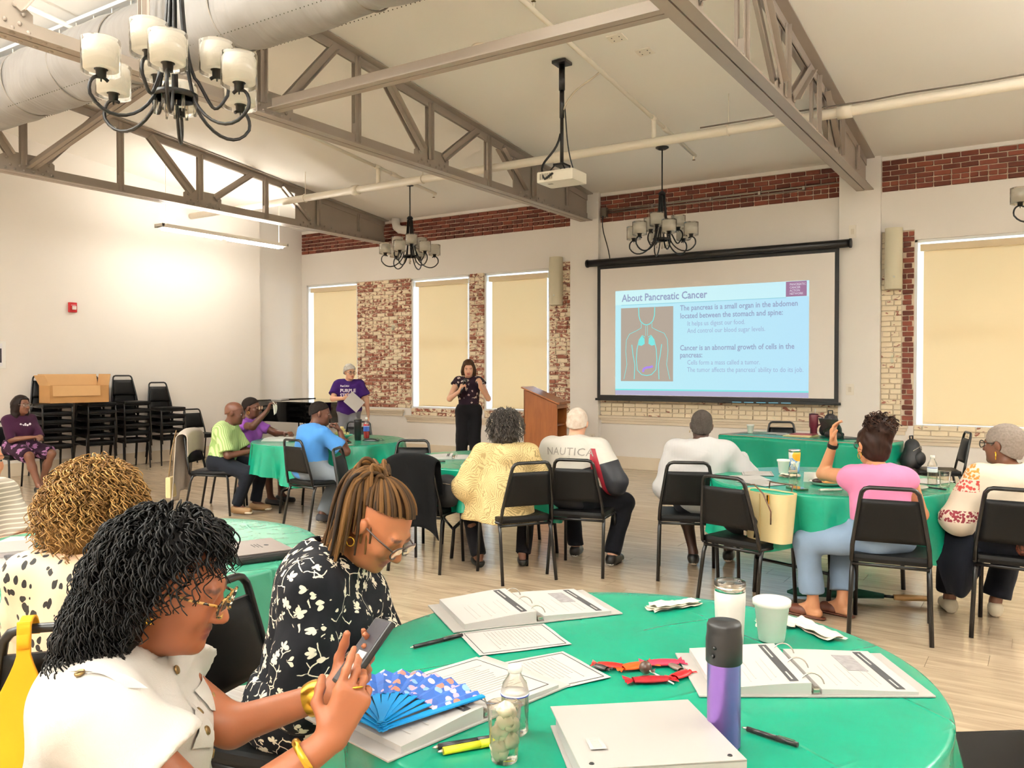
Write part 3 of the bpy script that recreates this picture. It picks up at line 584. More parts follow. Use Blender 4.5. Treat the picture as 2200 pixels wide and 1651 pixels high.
for f in (lambda p: p, mir):
    line(f([(cx-0.13, 1.40), (cx-0.125, 1.28), (cx-0.10, 1.20), (cx-0.05, 1.155), (cx, 1.14)]), 0.007, M_SLC)
    line(f([(cx-0.085, 1.17), (cx-0.085, 1.10), (cx-0.16, 1.06), (cx-0.28, 1.01), (cx-0.33, 0.92), (cx-0.34, 0.75), (cx-0.32, 0.55), (cx-0.37, 0.33)]), 0.004, M_SLC)
    line(f([(cx-0.24, 0.85), (cx-0.22, 0.70), (cx-0.19, 0.55), (cx-0.20, 0.33)]), 0.006, M_SLC)
    line(f([(cx-0.025, 0.96), (cx-0.07, 0.985), (cx-0.12, 0.92), (cx-0.155, 0.78), (cx-0.165, 0.62), (cx-0.15, 0.47), (cx-0.08, 0.40), (cx, 0.385)]), 0.006, M_SLC)
    MB().prism([f([(x, z)])[0] for x, z in ((cx-0.03, 0.86), (cx-0.035, 0.94), (cx-0.07, 0.975), (cx-0.11, 0.93), (cx-0.13, 0.84), (cx-0.08, 0.83))], 0, 0.0006, Matrix.Translation((0, -0.0056, 0)) @ Matrix.Rotation(PI/2, 4, 'X')).build('lung', M_SLC, sl)
    line(f([(cx-0.015, 1.13), (cx-0.015, 0.98)]), 0.003, M_SLC)
line([(cx-0.055, 0.44), (cx-0.045, 0.485), (cx, 0.505), (cx+0.06, 0.51), (cx+0.10, 0.525)], 0.017, M_SLP, 'pancreas_shape')
for k in range(5): MB().box((0.35+k*0.17, -0.0135, 0.012), (0.35+k*0.17+0.13, -0.0125, 0.020)).build('footer_print', M_SLD, sc)
# ---- conduit, boxes, plates
cd = thing('electrical_conduit', 'grey steel conduit along the brick band above the screen', 'conduit', (-5.83, 11.62, 3.96))
MB().tube([(0.03, 0.03, 0.02), (3.45, 0.03, 0.04)], 0.013, 8).tube([(0.03, 0.04, -0.01), (3.0, 0.04, 0.0)], 0.010, 8).build('tube', mat('galvanised', '#9b9186', 0.4, 0.6), cd)
MB().cbox((0, 0.02, 0), (0.10, 0.07, 0.14), 0.008).build('junction_box', mat('box_grey', '#6f675e', 0.45, 0.5), cd)
for x in (0.8, 1.7, 2.4, 3.0): MB().cbox((x, 0.03, 0.02), (0.035, 0.05, 0.05), 0.004).build('clamp', mat('galvanised', '#9b9186'), cd)
tag(MB().tube(bez((-5.83, 11.60, 3.90), (-5.88, 11.60, 3.65), (-5.74, 11.60, 3.5), (-5.70, 11.58, 3.20), 12), 0.008, 6).build('screen_power_cord', M_BLACKM), 'black power cord hanging from conduit box to screen case', 'cord')
def plate(x, z, y, lab, w=0.085, h=0.13, nm='wall_plate', holes=2):
    o = MB().box((-w/2, -0.008, -h/2), (w/2, 0, h/2), 0.003).build(nm, M_PLATE, None, (x, y, z)); tag(o, lab, 'wall plate', 'cream wall plates')
    if holes:
        for q in (-0.025, 0.025): MB().box((-0.016, -0.0105, q-0.014), (0.016, -0.007, q+0.014), 0.002).build('socket', mat('socket_face', '#ddd2c0', 0.5), o)
    else: MB().box((-0.018, -0.012, -0.035), (0.018, -0.007, 0.035), 0.002).build('switch', mat('socket_face', '#ddd2c0'), o)
plate(-2.22, 1.26, YB-0.07, 'cream light switch plate right of the screen bottom', 0.10, 0.15, 'light_switch', 0); plate(-2.20, 3.33, YB-0.07, 'blank cream plate above the screen case end', 0.09, 0.17, 'blank_wall_plate', 0)
plate(-6.20, 0.46, YB-0.07, 'cream power outlet nearer the lectern'); plate(-6.02, 0.46, YB-0.07, 'cream power outlet farther from the lectern'); plate(-7.9, 0.36, YB, 'cream power outlet behind the presenter')
tag(MB().tube([(-1.875, YB-0.055, 4.25), (-1.875, YB-0.055, 3.36)], 0.014, 8).build('wall_conduit', M_PIPE), 'thin cream conduit running down to the right loudspeaker', 'conduit')
# ---- column loudspeakers
def wall_speaker(x, z0, z1, lab):
    t = thing('column_loudspeaker', lab, 'loudspeaker', (x, YB-0.10, z0), 0.12, 'wall loudspeakers'); h = z1-z0
    def pt(u, q):
        a = PI*u; bow = 0.035*math.sin(PI*q); return (0.105*math.cos(a), -0.10*math.sin(a)**0.8-bow+0.05, q*h)
    MB().grid(pt, 14, 10).build('grille', mat('speaker_cream', '#d8cfb4', 0.6, bump=0.3, bsc=400), t)
    MB().box((-0.105, 0.045, 0), (0.105, 0.08, h), 0.006).build('cabinet', mat('speaker_back', '#cbbfa2', 0.5), t)
    MB().prism([(0.105*math.cos(PI*k/10), -0.10*math.sin(PI*k/10)**0.8+0.05) for k in range(11)], h-0.006, h, smooth=False).prism([(0.105*math.cos(PI*k/10), -0.10*math.sin(PI*k/10)**0.8+0.05) for k in range(11)], 0, 0.006).build('end_cap', mat('speaker_back', '#cbbfa2'), t)
    MB().lathe([(0, 0), (0.012, 0), (0.012, 0.004), (0, 0.006)], 10, M=Matrix.Translation((0.01, -0.068, 0.15)) @ Matrix.Rotation(PI/2, 4, 'X')).build('logo_badge', M_SASH, t)
    MB().box((-0.03, 0.08, h/2-0.1), (0.03, 0.105, h/2+0.1)).build('wall_bracket', M_BLACKM, t)
wall_speaker(-6.68, 2.56, 3.33, 'cream column loudspeaker left of the screen'); wall_speaker(-1.70, 2.55, 3.33, 'cream column loudspeaker beside the right window')
# ---- alarm, notice
t = thing('fire_alarm', 'red fire alarm strobe on the side wall', 'alarm', (XL, 6.94, 2.46))
MB().box((0.001, -0.06, -0.075), (0.045, 0.06, 0.075), 0.012).build('housing', mat('alarm_red', '#b3161d', 0.35), t); MB().box((0.04, -0.02, -0.035), (0.062, 0.04, 0.02), 0.006).build('strobe_lens', mat('strobe_white', '#efe6e0', 0.2), t); MB().box((0.045, -0.035, 0.03), (0.047, 0.04, 0.036)).build('print_line', M_SASH, t)
t = thing('wall_notice', 'white framed notice at the left picture edge', 'notice', (XL, 5.82, 1.73)); MB().box((0.001, -0.17, -0.19), (0.012, 0.17, 0.19), 0.003).build('frame', M_SASH, t); MB().box((0.011, -0.14, -0.16), (0.0135, 0.12, 0.16)).build('sheet', mat('notice_paper', '#eceaf0', 0.7), t); MB().box((0.013, -0.10, -0.11), (0.0145, 0.11, 0.09)).build('dark_print', mat('notice_print', '#3b3740', 0.7), t)

# ================================================================== FURNITURE
def vinyl_cloth(name, base):
    s = NT(name); v = s.coord('World'); n1 = s.noise(5, v, 2, 0.6).outputs[0]
    wob = s.n('VectorMath', {0: s.n('VectorMath', {0: s.noise(1.6, v, 1).outputs['Color'], 'Scale': 0.10}, operation='SCALE').outputs[0], 1: v}, operation='ADD').outputs[0]
    def folds(rot, per):
        x = s.n('SeparateXYZ', {0: s.n('Mapping', {'Vector': wob, 'Rotation': (0, 0, rot)}).outputs[0]}).outputs[0]
        t_ = s.math('ABSOLUTE', s.math('SUBTRACT', s.math('FRACT', s.math('DIVIDE', x, per)), 0.5)); return s.step(t_, 0.0, 0.020, (1, 1, 1, 1), (0, 0, 0, 1))
    brk = s.step(s.noise(2.3, v, 1).outputs[0], 0.45, 0.6)
    cr = s.math('MULTIPLY', s.math('MULTIPLY', s.math('ADD', folds(0.5, 0.42), folds(2.15, 0.36)), brk), 0.45)
    h = s.math('ADD', s.math('MULTIPLY_ADD', n1, 0.9, cr), s.math('MULTIPLY', s.noise(16, v, 2, 1.0).outputs[0], 0.18))
    s.p(col=s.mix(n1, tuple(x*0.92 for x in hx(base)[:3])+(1,), hx(base)), rough=0.27, spec=0.45); s.bump(h, 0.55, 0.014); return s.m
M_CLOTH = vinyl_cloth('green_plastic_cloth', '#098c6e'); M_CLOTH_SHEEN = vinyl_cloth('green_cloth_painted_sheen', '#3c8c71')  # second cloth is paler: reflected room light put into its base colour
M_VINYL = mat('black_vinyl', '#090909', 0.5, spec=0.25); M_CHF = mat('chair_frame_black', '#0d0c0c', 0.32)
def make_chair(label):
    t = thing('banquet_chair', label, 'chair')
    MB().box((-0.205, -0.19, 0.415), (0.205, 0.225, 0.465), 0.022).build('seat', M_VINYL, t)
    # back leans from the seat rear to the top; trapezoid pad between two tubes joined by a loop
    B = lambda x, z: (x, -0.20-(z-0.43)*0.20, z)
    pts = [B(-0.20, 0.43), B(-0.195, 0.52), B(-0.17, 0.68), B(-0.15, 0.80)]+[B(-0.15+0.045*(1-math.cos(a)), 0.80+0.055*math.sin(a)) for a in (PI/6, PI/3, PI/2)]
    pts += [(-x, y, z) for x, y, z in pts[::-1]]
    MB().tube(pts, 0.0125, 8).build('back_frame', M_CHF, t)
    def pad(u, q):
        z = 0.545+q*0.245; hw = 0.182-(z-0.545)*0.155; e = math.sin(PI*u)**0.5*math.sin(PI*q)**0.4; y = B(0, z)[1]; return ((u*2-1)*hw, y+0.004+0.026*e, z)
    b = MB().grid(pad, 11, 9); b.grid(lambda u, q: (lambda z: ((1-2*u)*(0.182-(z-0.545)*0.155), B(0, z)[1]-0.010-0.006*math.sin(PI*u)**.5*math.sin(PI*q)**.5, z))(0.545+q*0.245), 11, 9)
    n = 11; o2 = 99
    for q in range(8): b.f += [(q*n, q*n+n, o2+q*n+n+10, o2+q*n+10), (q*n+10, o2+q*n, o2+q*n+n, q*n+n+10)]
    for u in range(10): b.f += [(u, o2+10-u, o2+9-u, u+1), (88+u, 88+u+1, o2+88+9-u, o2+88+10-u)]
    k = len(b.f)-len(b.fm); b.fm += [0]*k; b.sm += [False]*k; b.build('backrest', M_VINYL, t)
    for sx in (-1, 1):
        MB().tube([(sx*0.195, 0.185, 0.425), (sx*0.198, 0.20, 0.38), (sx*0.205, 0.225, 0.0)], 0.0125, 8).build('leg', M_CHF, t)
        MB().tube([(sx*0.195, -0.16, 0.425), (sx*0.20, -0.19, 0.36), (sx*0.21, -0.255, 0.0)], 0.0125, 8).build('leg', M_CHF, t)
        MB().tube([(sx*0.20, -0.20, 0.425), (sx*0.20, 0.19, 0.41)], 0.010, 6).build('side_rail', M_CHF, t)
    MB().tube([(-0.195, 0.19, 0.405), (0.195, 0.19, 0.405)], 0.010, 6).build('front_rail', M_CHF, t); MB().tube([(-0.20, -0.185, 0.405), (0.20, -0.185, 0.405)], 0.010, 6).build('rear_rail', M_CHF, t)
    return t
CH0 = None
def chair(x, y, dx, dy, label, group='black banquet chairs at the tables', z=0.0):
    global CH0
    if CH0 is None: CH0 = make_chair(label); CH0['group'] = group; CH0.location = (x, y, z); CH0.rotation_euler.z = head(dx, dy); return CH0
    return dup(CH0, (x, y, z), head(dx, dy), label, group)
chair(-0.77, 5.24, -0.12, 0.99, 'black banquet chair of the person in pink')
chair(-0.15, 5.57, 0.02, 1, 'black banquet chair with a brown handbag on it')
chair(-1.60, 5.22, 0.25, 0.97, 'black banquet chair holding a cream tote bag')
chair(-2.25, 5.86, -0.38, 0.92, 'black banquet chair of the person in the white shirt')
chair(-2.97, 5.59, -0.23, 0.97, 'black banquet chair of the person in the white jacket')
chair(-3.30, 5.14, -0.84, 0.54, 'black banquet chair of the person in the leaf-print top')
chair(-4.03, 5.03, -0.25, 0.97, 'black banquet chair draped with a black coat')
chair(-5.93, 5.72, 0.15, 1, 'black banquet chair of the person in the blue polo')
chair(-7.42, 5.70, 0.86, 0.50, 'black banquet chair of the person in the green striped shirt')
chair(-7.80, 6.33, 0.95, 0.25, 'black banquet chair of the person in the violet top')
chair(-4.86, 5.76, 0.45, -0.90, 'empty black banquet chair behind the middle table')
chair(-4.75, 5.18, 0.86, 0.50, 'empty black banquet chair seen edge-on between tables')
chair(-7.26, 7.62, 0.55, -0.83, 'empty black banquet chair behind the soda bottle')
chair(-2.78, 10.42, 0.28, -0.96, 'empty black banquet chair behind the long table')
chair(-1.00, 9.86, -0.96, -0.28, 'black banquet chair with a backpack under the right window')
chair(-2.30, 1.34, -0.75, 0.66, 'black banquet chair with a yellow bag hung on it')
chair(-1.84, 1.68, 0.97, 0.22, 'black banquet chair of the person with long locs')
chair(-1.44, 0.92, 0.55, 0.84, 'black banquet chair of the person in the white blouse')
chair(-0.08, 2.55, -0.8, -0.6, 'black banquet chair cut by the bottom right corner')
chair(-10.97, 5.42, 0.97, 0.05, 'black banquet chair of the person by the side wall')
chair(-4.42, 1.93, 0.95, 0.02, 'black banquet chair at the left picture edge')
stk = [(6.42, 6, 'stack under the cardboard box'), (7.06, 6, 'second stack from the cardboard box'), (7.64, 6, 'third stack from the cardboard box'), (8.26, 5, 'stack farthest from the cardboard box')]
for y, n, w in stk:
    for k in range(n): chair(-12.0+0.006*k, y+rnd.uniform(-.01, .01), 1, rnd.uniform(-.13, -.08), ('topmost' if k == n-1 else 'bottom' if k == 0 else ['', 'second', 'third', 'fourth', 'fifth'][k])+' black chair of the '+w, 'stacked black chairs by the side wall', z=k*0.115)
chair(-11.95, 8.88, 1, -0.1, 'single black chair after the last chair stack', 'stacked black chairs by the side wall')
# ---- cardboard box on the stacks
M_CARD = mat('cardboard', '#b98a55', 0.85, var=0.08, vsc=6); M_CARDI = mat('cardboard_inside', '#d2a672', 0.85, var=0.05)
bx = thing('cardboard_box', 'open brown cardboard box on the chair stacks', 'box', (-11.93, 6.72, 1.045), head(1, -0.12))
bw, bd, bh, th = 0.41, 0.19, 0.25, 0.005
for nm, lo, hi in (('bottom', (-bw, -bd, 0), (bw, bd, th)), ('side', (-bw, bd-th, 0), (bw, bd, bh)), ('side', (-bw, -bd, 0), (bw, -bd+th, bh)), ('side', (-bw, -bd, 0), (-bw+th, bd, bh)), ('side', (bw-th, -bd, 0), (bw, bd, bh))): MB().box(lo, hi).build(nm, M_CARD, bx)
def flap(c, size, rx=0, ry=0):
    MB().cbox(c, size, M=Matrix.Rotation(rx, 4, 'X') @ Matrix.Rotation(ry, 4, 'Y')).build('flap', M_CARDI, bx)
flap((0, -bd-0.02, bh+0.08), (bw*2, 0.005, 0.17), rx=0.25); flap((-bw-0.01, 0, bh+0.08), (0.005, bd*2, 0.17), ry=-0.15); flap((bw+0.03, 0, bh+0.07), (0.005, bd*2, 0.17), ry=0.45); flap((0.05, bd+0.015, bh-0.075), (bw*1.6, 0.004, 0.15), rx=0.08)

# ---- round tables under plastic cloths
def round_table(x, y, r_, lab, clab, m, drop=0.34, seed=1):
    t = thing('round_table', lab, 'table', (x, y, 0), 0.4*seed, 'round folding tables')
    MB().lathe([(0, 0.725), (r_-0.02, 0.725), (r_-0.012, 0.735), (r_-0.012, 0.748), (0, 0.752)], 40).build('tabletop', mat('table_laminate', '#8d7a66', 0.5), t)
    for k in range(2):
        sx = -1 if k else 1
        for yy in (-0.28, 0.28): MB().tube([(sx*0.22, yy, 0.725), (sx*0.24, yy, 0.40), (sx*0.42, yy, 0.24), (sx*0.44, yy, 0.0)], 0.015, 8).build('leg', M_CHF, t)
        MB().tube([(sx*0.425, -0.28, 0.23), (sx*0.425, 0.28, 0.23)], 0.011, 6).build('leg_brace', M_CHF, t)
    r2 = random.Random(seed*31); ph = [r2.uniform(0, 6.28) for _ in range(8)]
    def pt(u, q):
        a = 2*PI*u
        if q < 0.5: k = q/0.5; return (r_*k*math.cos(a), r_*k*math.sin(a), 0.758)
        if q < 0.6:
            k = (q-0.5)/0.1; return ((r_+0.012*math.sin(k*PI/2))*math.cos(a), (r_+0.012*math.sin(k*PI/2))*math.sin(a), 0.758-0.014*(1-math.cos(k*PI/2)))
        k = (q-0.6)/0.4
        f = 0.045*math.sin(9*a+ph[0])+0.03*math.sin(14*a+ph[1])+0.018*math.sin(23*a+ph[2])+0.01*math.sin(37*a+ph[5])
        cor = 0.05*math.cos(4*a+ph[3]); rr = r_+0.012+0.02*k+f*k**0.8*1.0; return (rr*math.cos(a), rr*math.sin(a), 0.744-(drop+cor)*k)
    c = MB().grid(pt, 180, 31, closed_u=True).build('tablecloth', m, None, (x, y, 0)); tag(c, clab, 'tablecloth', 'green plastic tablecloths'); return t
TABLES = [(-6.52, 6.46, 0.80, 'round folding table at the far left', 'green cloth on the far table with the soda bottle', M_CLOTH), (-3.92, 5.84, 0.80, 'round folding table in the middle', 'green cloth on the middle table with one open binder', M_CLOTH),
          (-1.26, 5.94, 0.78, 'round folding table on the right', 'green cloth on the right table with cups and papers', M_CLOTH), (-3.20, 2.05, 0.74, 'round folding table on the left', 'green cloth with pale sheen in its colour under the black portfolio', M_CLOTH_SHEEN), (-0.88, 1.90, 0.71, 'round folding table in the foreground', 'green cloth on the foreground table with the binders', M_CLOTH)]
for i, a in enumerate(TABLES): round_table(*a, seed=i+1)
# ---- long table
lt = thing('long_table', 'long folding table below the projection screen', 'table', (-2.33, 9.78, 0), R(-16)); L, D = 1.86, 0.72
MB().box((-L/2, -D/2, 0.72), (L/2, D/2, 0.75), 0.006).build('tabletop', mat('table_laminate', '#8d7a66'), lt)
for sx in (-0.72, 0.72):
    for yy in (-0.26, 0.26): MB().tube([(sx, yy, 0.72), (sx*1.05, yy, 0.0)], 0.014, 8).build('leg', M_CHF, lt)
def lpt(u, q):
    # rounded-rectangle skirt with gentle folds
    per = 2*(L+D); d = u*per
    if d < L: p, nn = (-L/2+d, -D/2), (0, -1)
    elif d < L+D: p, nn = (L/2, -D/2+d-L), (1, 0)
    elif d < 2*L+D: p, nn = (L/2-(d-L-D), D/2), (0, 1)
    else: p, nn = (-L/2, D/2-(d-2*L-D)), (-1, 0)
    if q < 0.2: k = q/0.2; return (p[0]*k, p[1]*k, 0.758)
    k = (q-0.2)/0.8; f = 0.012+0.022*k*(math.sin(d*9)+0.6*math.sin(d*17+1)); return (p[0]+nn[0]*f, p[1]+nn[1]*f, 0.755-0.40*k)
tag(MB().grid(lpt, 220, 14, closed_u=True).build('tablecloth', M_CLOTH, None, (-2.33, 9.78, 0), R(-16)), 'green cloth on the long table below the screen', 'tablecloth', 'green plastic tablecloths')
# ---- lectern
s = NT('cherry_wood'); v = s.coord('Object', (7, 7, 0.8)); g = s.noise(3.5, v, 5, 1.2).outputs[0]; s.p(col=s.mix(g, hx('#7c431f'), hx('#a86430')), rough=0.35, spec=0.5); M_WOOD = s.m
lc = thing('lectern', 'brown wooden lectern standing before the window', 'lectern', (-6.12, 10.35, 0), R(12)); w2, d2 = 0.23, 0.25
sidep = [(-d2, 0.06), (d2, 0.06), (d2, 1.03), (-d2, 1.235)]
for yy in (-w2, w2-0.018): MB().prism(sidep, 0, 0.018, Matrix.Translation((0, yy+0.018, 0)) @ Matrix.Rotation(PI/2, 4, 'X')).build('side_panel', M_WOOD, lc)
MB().box((-d2, -w2, 0.06), (-d2+0.018, w2, 1.235)).build('front_panel', M_WOOD, lc)
MB().box((-d2-0.02, -w2-0.02, 0), (d2+0.02, w2+0.02, 0.06), 0.006).build('base', M_WOOD, lc)
for z in (0.40, 0.72): MB().box((-d2+0.018, -w2+0.018, z), (d2-0.03, w2-0.018, z+0.018)).build('shelf', M_WOOD, lc)
MB().cbox((0.0, 0, 1.155), (0.61, 0.52, 0.022), 0.005, M=Matrix.Rotation(math.atan2(0.205, 0.50), 4, 'Y')).build('reading_top', M_WOOD, lc)
MB().box((d2-0.025, -w2+0.018, 0.97), (d2, w2-0.018, 1.02)).build('top_rail', M_WOOD, lc); MB().cbox((0.285, 0, 1.05), (0.02, 0.52, 0.035), 0.004).build('book_ledge', M_WOOD, lc)
# ---- grand piano
M_PIANO = mat('piano_black', '#070707', 0.06, spec=0.6, coat=0.6)
gp = thing('grand_piano', 'black grand piano with closed lid in the far corner', 'piano', (-11.85, 9.75, 0), 0.0)
rim = [(0.0, -0.02), (0.0, 1.42), (0.45, 1.42)]+[(0.45+1.30*k, 1.42-0.10*math.sin(k*PI)-0.75*(3*k*k-2*k**3)) for k in [i/12 for i in range(1, 12)]]+[(1.80, 0.60), (1.86, 0.42), (1.84, 0.20), (1.74, 0.04), (1.60, -0.02)]
MB().prism(rim, 0.64, 0.955).build('rim', M_PIANO, gp); MB().prism([(x*1.01-0.01+(0.25 if x < 0.01 else 0), y*1.01-0.005) for x, y in rim], 0.957, 0.985).build('lid', mat('piano_lid', '#121210', 0.10, spec=0.6, coat=0.5), gp)
MB().box((-0.02, 0.0, 0.985), (0.24, 1.40, 1.0)).build('fallboard_lid', mat('piano_lid', '#121210'), gp)
MB().box((-0.20, 0.0, 0.60), (0.02, 1.40, 0.68), 0.01).build('key_bed', M_PIANO, gp)
for yy in (-0.02, 1.36): MB().box((-0.20, yy, 0.60), (0.05, yy+0.06, 0.90), 0.015).build('key_cheek', M_PIANO, gp)
MB().box((-0.17, 0.06, 0.68), (-0.02, 1.34, 0.70)).build('white_keys', mat('key_ivory', '#e9e3d5', 0.3), gp)
for p in ((0.15, 0.10), (0.15, 1.30), (1.55, 0.30)): MB().tube([(p[0], p[1], 0.64), (p[0], p[1], 0.10)], [0.065, 0.045], 10).lathe([(0, 0), (0.03, 0), (0.03, 0.08), (0.045, 0.10), (0, 0.10)], 10, (p[0], p[1], 0)).build('leg', M_PIANO, gp)
MB().box((0.50, 0.62, 0.08), (0.62, 0.86, 0.16), 0.01).tube([(0.56, 0.68, 0.16), (0.56, 0.68, 0.64)], 0.012, 6).tube([(0.56, 0.80, 0.16), (0.56, 0.80, 0.64)], 0.012, 6).build('pedal_lyre', M_PIANO, gp)
# ================================================================== PEOPLE
f32 = np.float32
def np_mesh(name, V, F, mats, smooth=True):
    me = bpy.data.meshes.new(name); n = F.shape[1]
    me.vertices.add(len(V)); me.vertices.foreach_set('co', np.ascontiguousarray(V, f32).ravel())
    me.loops.add(F.size); me.loops.foreach_set('vertex_index', np.ascontiguousarray(F, np.int32).ravel())
    me.polygons.add(len(F)); me.polygons.foreach_set('loop_start', np.arange(0, F.size, n, dtype=np.int32)); me.polygons.foreach_set('loop_total', np.full(len(F), n, np.int32))
    me.polygons.foreach_set('use_smooth', np.full(len(F), smooth)); me.update(calc_edges=True); me.validate()
    for m in (mats if isinstance(mats, (list, tuple)) else [mats]): me.materials.append(m)
    return me
def nets(V, ax):
    """surface through the zero level of a field sampled on a rectilinear grid"""
    S = V < 0; c = np.zeros(tuple(n-1 for n in V.shape), np.int8)
    for a in (0, 1):
        for b in (0, 1):
            for d in (0, 1): c += S[a:V.shape[0]-1+a, b:V.shape[1]-1+b, d:V.shape[2]-1+d]
    act = (c > 0) & (c < 8); I, J, K = np.nonzero(act); idx = np.full(c.shape, -1, np.int32); idx[I, J, K] = np.arange(len(I))
    P = np.zeros((len(I), 3)); n = np.zeros(len(I)); X, Y, Z = ax
    cor = [(a, b, d) for a in (0, 1) for b in (0, 1) for d in (0, 1)]
    for i, a in enumerate(cor):
        for b in cor[i+1:]:
            if sum(abs(x-y) for x, y in zip(a, b)) != 1: continue
            va = V[I+a[0], J+a[1], K+a[2]]; vb = V[I+b[0], J+b[1], K+b[2]]; m = (va < 0) != (vb < 0)
            t = np.where(m, va/np.where(m, va-vb, 1), 0)
            for q, (A, N) in enumerate(((X, I), (Y, J), (Z, K))):
                pa = A[N+a[q]]; pb = A[N+b[q]]; P[:, q] += np.where(m, pa+t*(pb-pa), 0)
            n += m
    P /= n[:, None]; Fs = []
    for q in range(3):
        sl = [slice(None)]*3; s2 = [slice(None)]*3; sl[q] = slice(0, -1); s2[q] = slice(1, None)
        A, B = S[tuple(sl)], S[tuple(s2)]; ch = A != B; u, w = [k for k in range(3) if k != q]
        E = np.array(np.nonzero(ch)); ok = (E[u] > 0) & (E[w] > 0) & (E[u] < V.shape[u]-1) & (E[w] < V.shape[w]-1); E = E[:, ok]; ins = A[tuple(E)]
        def cell(du, dw):
            k = E.copy(); k[u] += du; k[w] += dw; return idx[tuple(k)]
        f = np.stack([cell(-1, -1), cell(0, -1), cell(0, 0), cell(-1, 0)], 1)
        fl = ins if q != 1 else ~ins
        f[~fl] = f[~fl][:, ::-1]; Fs.append(f)
    return P, np.concatenate(Fs)
def axis(lo, hi, h, fines):
    out = [lo]; 
    while out[-1] < hi:
        x = out[-1]; st = h
        for a, b, hh in fines:
            if a-h <= x <= b: st = min(st, hh)
        out.append(x+st)
    return np.array(out)
class Prims(list):
    def cone(s, a, b, ra, rb, k=0.03, cut=False, sub=False): s.append(('c', np.array(a, float), np.array(b, float), ra, rb, k, cut, sub)); return s
    def ell(s, c, r, Rm=None, k=0.03, sub=False): s.append(('e', np.array(c, float), np.array(r, float), None if Rm is None else np.array(Rm, float), None, k, False, sub)); return s
    def bound(s, infl):
        lo, hi = np.full(3, 9e9), np.full(3, -9e9)
        for p in s:
            if p[7]: continue
            if p[0] == 'c': a = np.minimum(p[1]-p[3], p[2]-p[4]); b = np.maximum(p[1]+p[3], p[2]+p[4])
            else: m = p[2] if p[3] is None else np.full(3, p[2].max()); a, b = p[1]-m, p[1]+m
            lo, hi = np.minimum(lo, a-infl), np.maximum(hi, b+infl)
        return lo-0.012, hi+0.012
def field(pr, ax, infl=0.0):
    X, Y, Z = [a.astype(f32) for a in ax]; V = np.full((len(X), len(Y), len(Z)), 0.3, f32)
    for p in pr:
        if p[0] == 'c': m = max(p[3], p[4])+infl+p[5]+0.03; lo, hi = np.minimum(p[1], p[2])-m, np.maximum(p[1], p[2])+m
        else: m = (p[2] if p[3] is None else np.full(3, p[2].max()))+infl+p[5]+0.03; lo, hi = p[1]-m, p[1]+m
        i0 = [int(np.searchsorted(a, l)) for a, l in zip(ax, lo)]; i1 = [int(np.searchsorted(a, h)) for a, h in zip(ax, hi)]
        if any(b <= a for a, b in zip(i0, i1)): continue
        x = X[i0[0]:i1[0], None, None]-f32(p[1][0]); y = Y[None, i0[1]:i1[1], None]-f32(p[1][1]); z = Z[None, None, i0[2]:i1[2]]-f32(p[1][2])
        if p[0] == 'c':
            ba = (p[2]-p[1]).astype(f32); L2 = max(float(ba@ba), 1e-9); t = (x*ba[0]+y*ba[1]+z*ba[2])/f32(L2); h = np.clip(t, 0, 1)
            d = np.sqrt((x-h*ba[0])**2+(y-h*ba[1])**2+(z-h*ba[2])**2)-(f32(p[3])+h*f32(p[4]-p[3]))-f32(infl)
            if p[6]: d = np.maximum(d, (t-1)*f32(math.sqrt(L2)))
        else:
            if p[3] is not None:
                Rm = p[3].astype(f32); x, y, z = (Rm[0, 0]*x+Rm[1, 0]*y+Rm[2, 0]*z), (Rm[0, 1]*x+Rm[1, 1]*y+Rm[2, 1]*z), (Rm[0, 2]*x+Rm[1, 2]*y+Rm[2, 2]*z)
            r = (p[2]+infl).astype(f32); k0 = np.sqrt((x/r[0])**2+(y/r[1])**2+(z/r[2])**2)+f32(1e-6); k1 = np.sqrt((x/r[0]**2)**2+(y/r[1]**2)**2+(z/r[2]**2)**2)+f32(1e-6); d = k0*(k0-1)/k1
        sl = tuple(slice(a, b) for a, b in zip(i0, i1)); v = V[sl]; k = f32(max(p[5], 1e-4))
        if p[7]: h = np.maximum(k-np.abs(v+d), 0)/k; V[sl] = np.maximum(v, -d)+h*h*k/4
        else: h = np.maximum(k-np.abs(v-d), 0)/k; V[sl] = np.minimum(v, d)-h*h*k/4
    return V
def skin_mesh(name, pr, mats, h, fines=((), (), ()), infl=0.0, cut=None, wr=0.0, wsc=1.0, post=None):
    lo, hi = pr.bound(infl); ax = [axis(lo[q], hi[q], h, fines[q]) for q in range(3)]; V = field(pr, ax, infl)
    X, Y, Z = ax[0][:, None, None].astype(f32), ax[1][None, :, None].astype(f32), ax[2][None, None, :].astype(f32)
    if wr:
        q = f32(wsc); V += f32(wr)*(np.sin(27*q*X+3*np.sin(11*q*Z)+9*q*Y)+np.sin(34*q*Z+14*q*X-12*q*Y+2*np.sin(17*q*Y)))*f32(0.5)
    if cut is not None: V = np.maximum(V, cut(X, Y, Z).astype(f32))
    V[0] = V[-1] = 0.1; V[:, 0] = V[:, -1] = 0.1; V[:, :, 0] = V[:, :, -1] = 0.1
    P, Fq = nets(V, ax)
    if post is not None: P = post(P)
    return np_mesh(name, P, Fq, mats)
def Rx(a): return np.array(Matrix.Rotation(a, 3, 'X'))
def Ry(a): return np.array(Matrix.Rotation(a, 3, 'Y'))
def Rz(a): return np.array(Matrix.Rotation(a, 3, 'Z'))
def nrm(v): v = np.array(v, float); return v/max(np.linalg.norm(v), 1e-9)
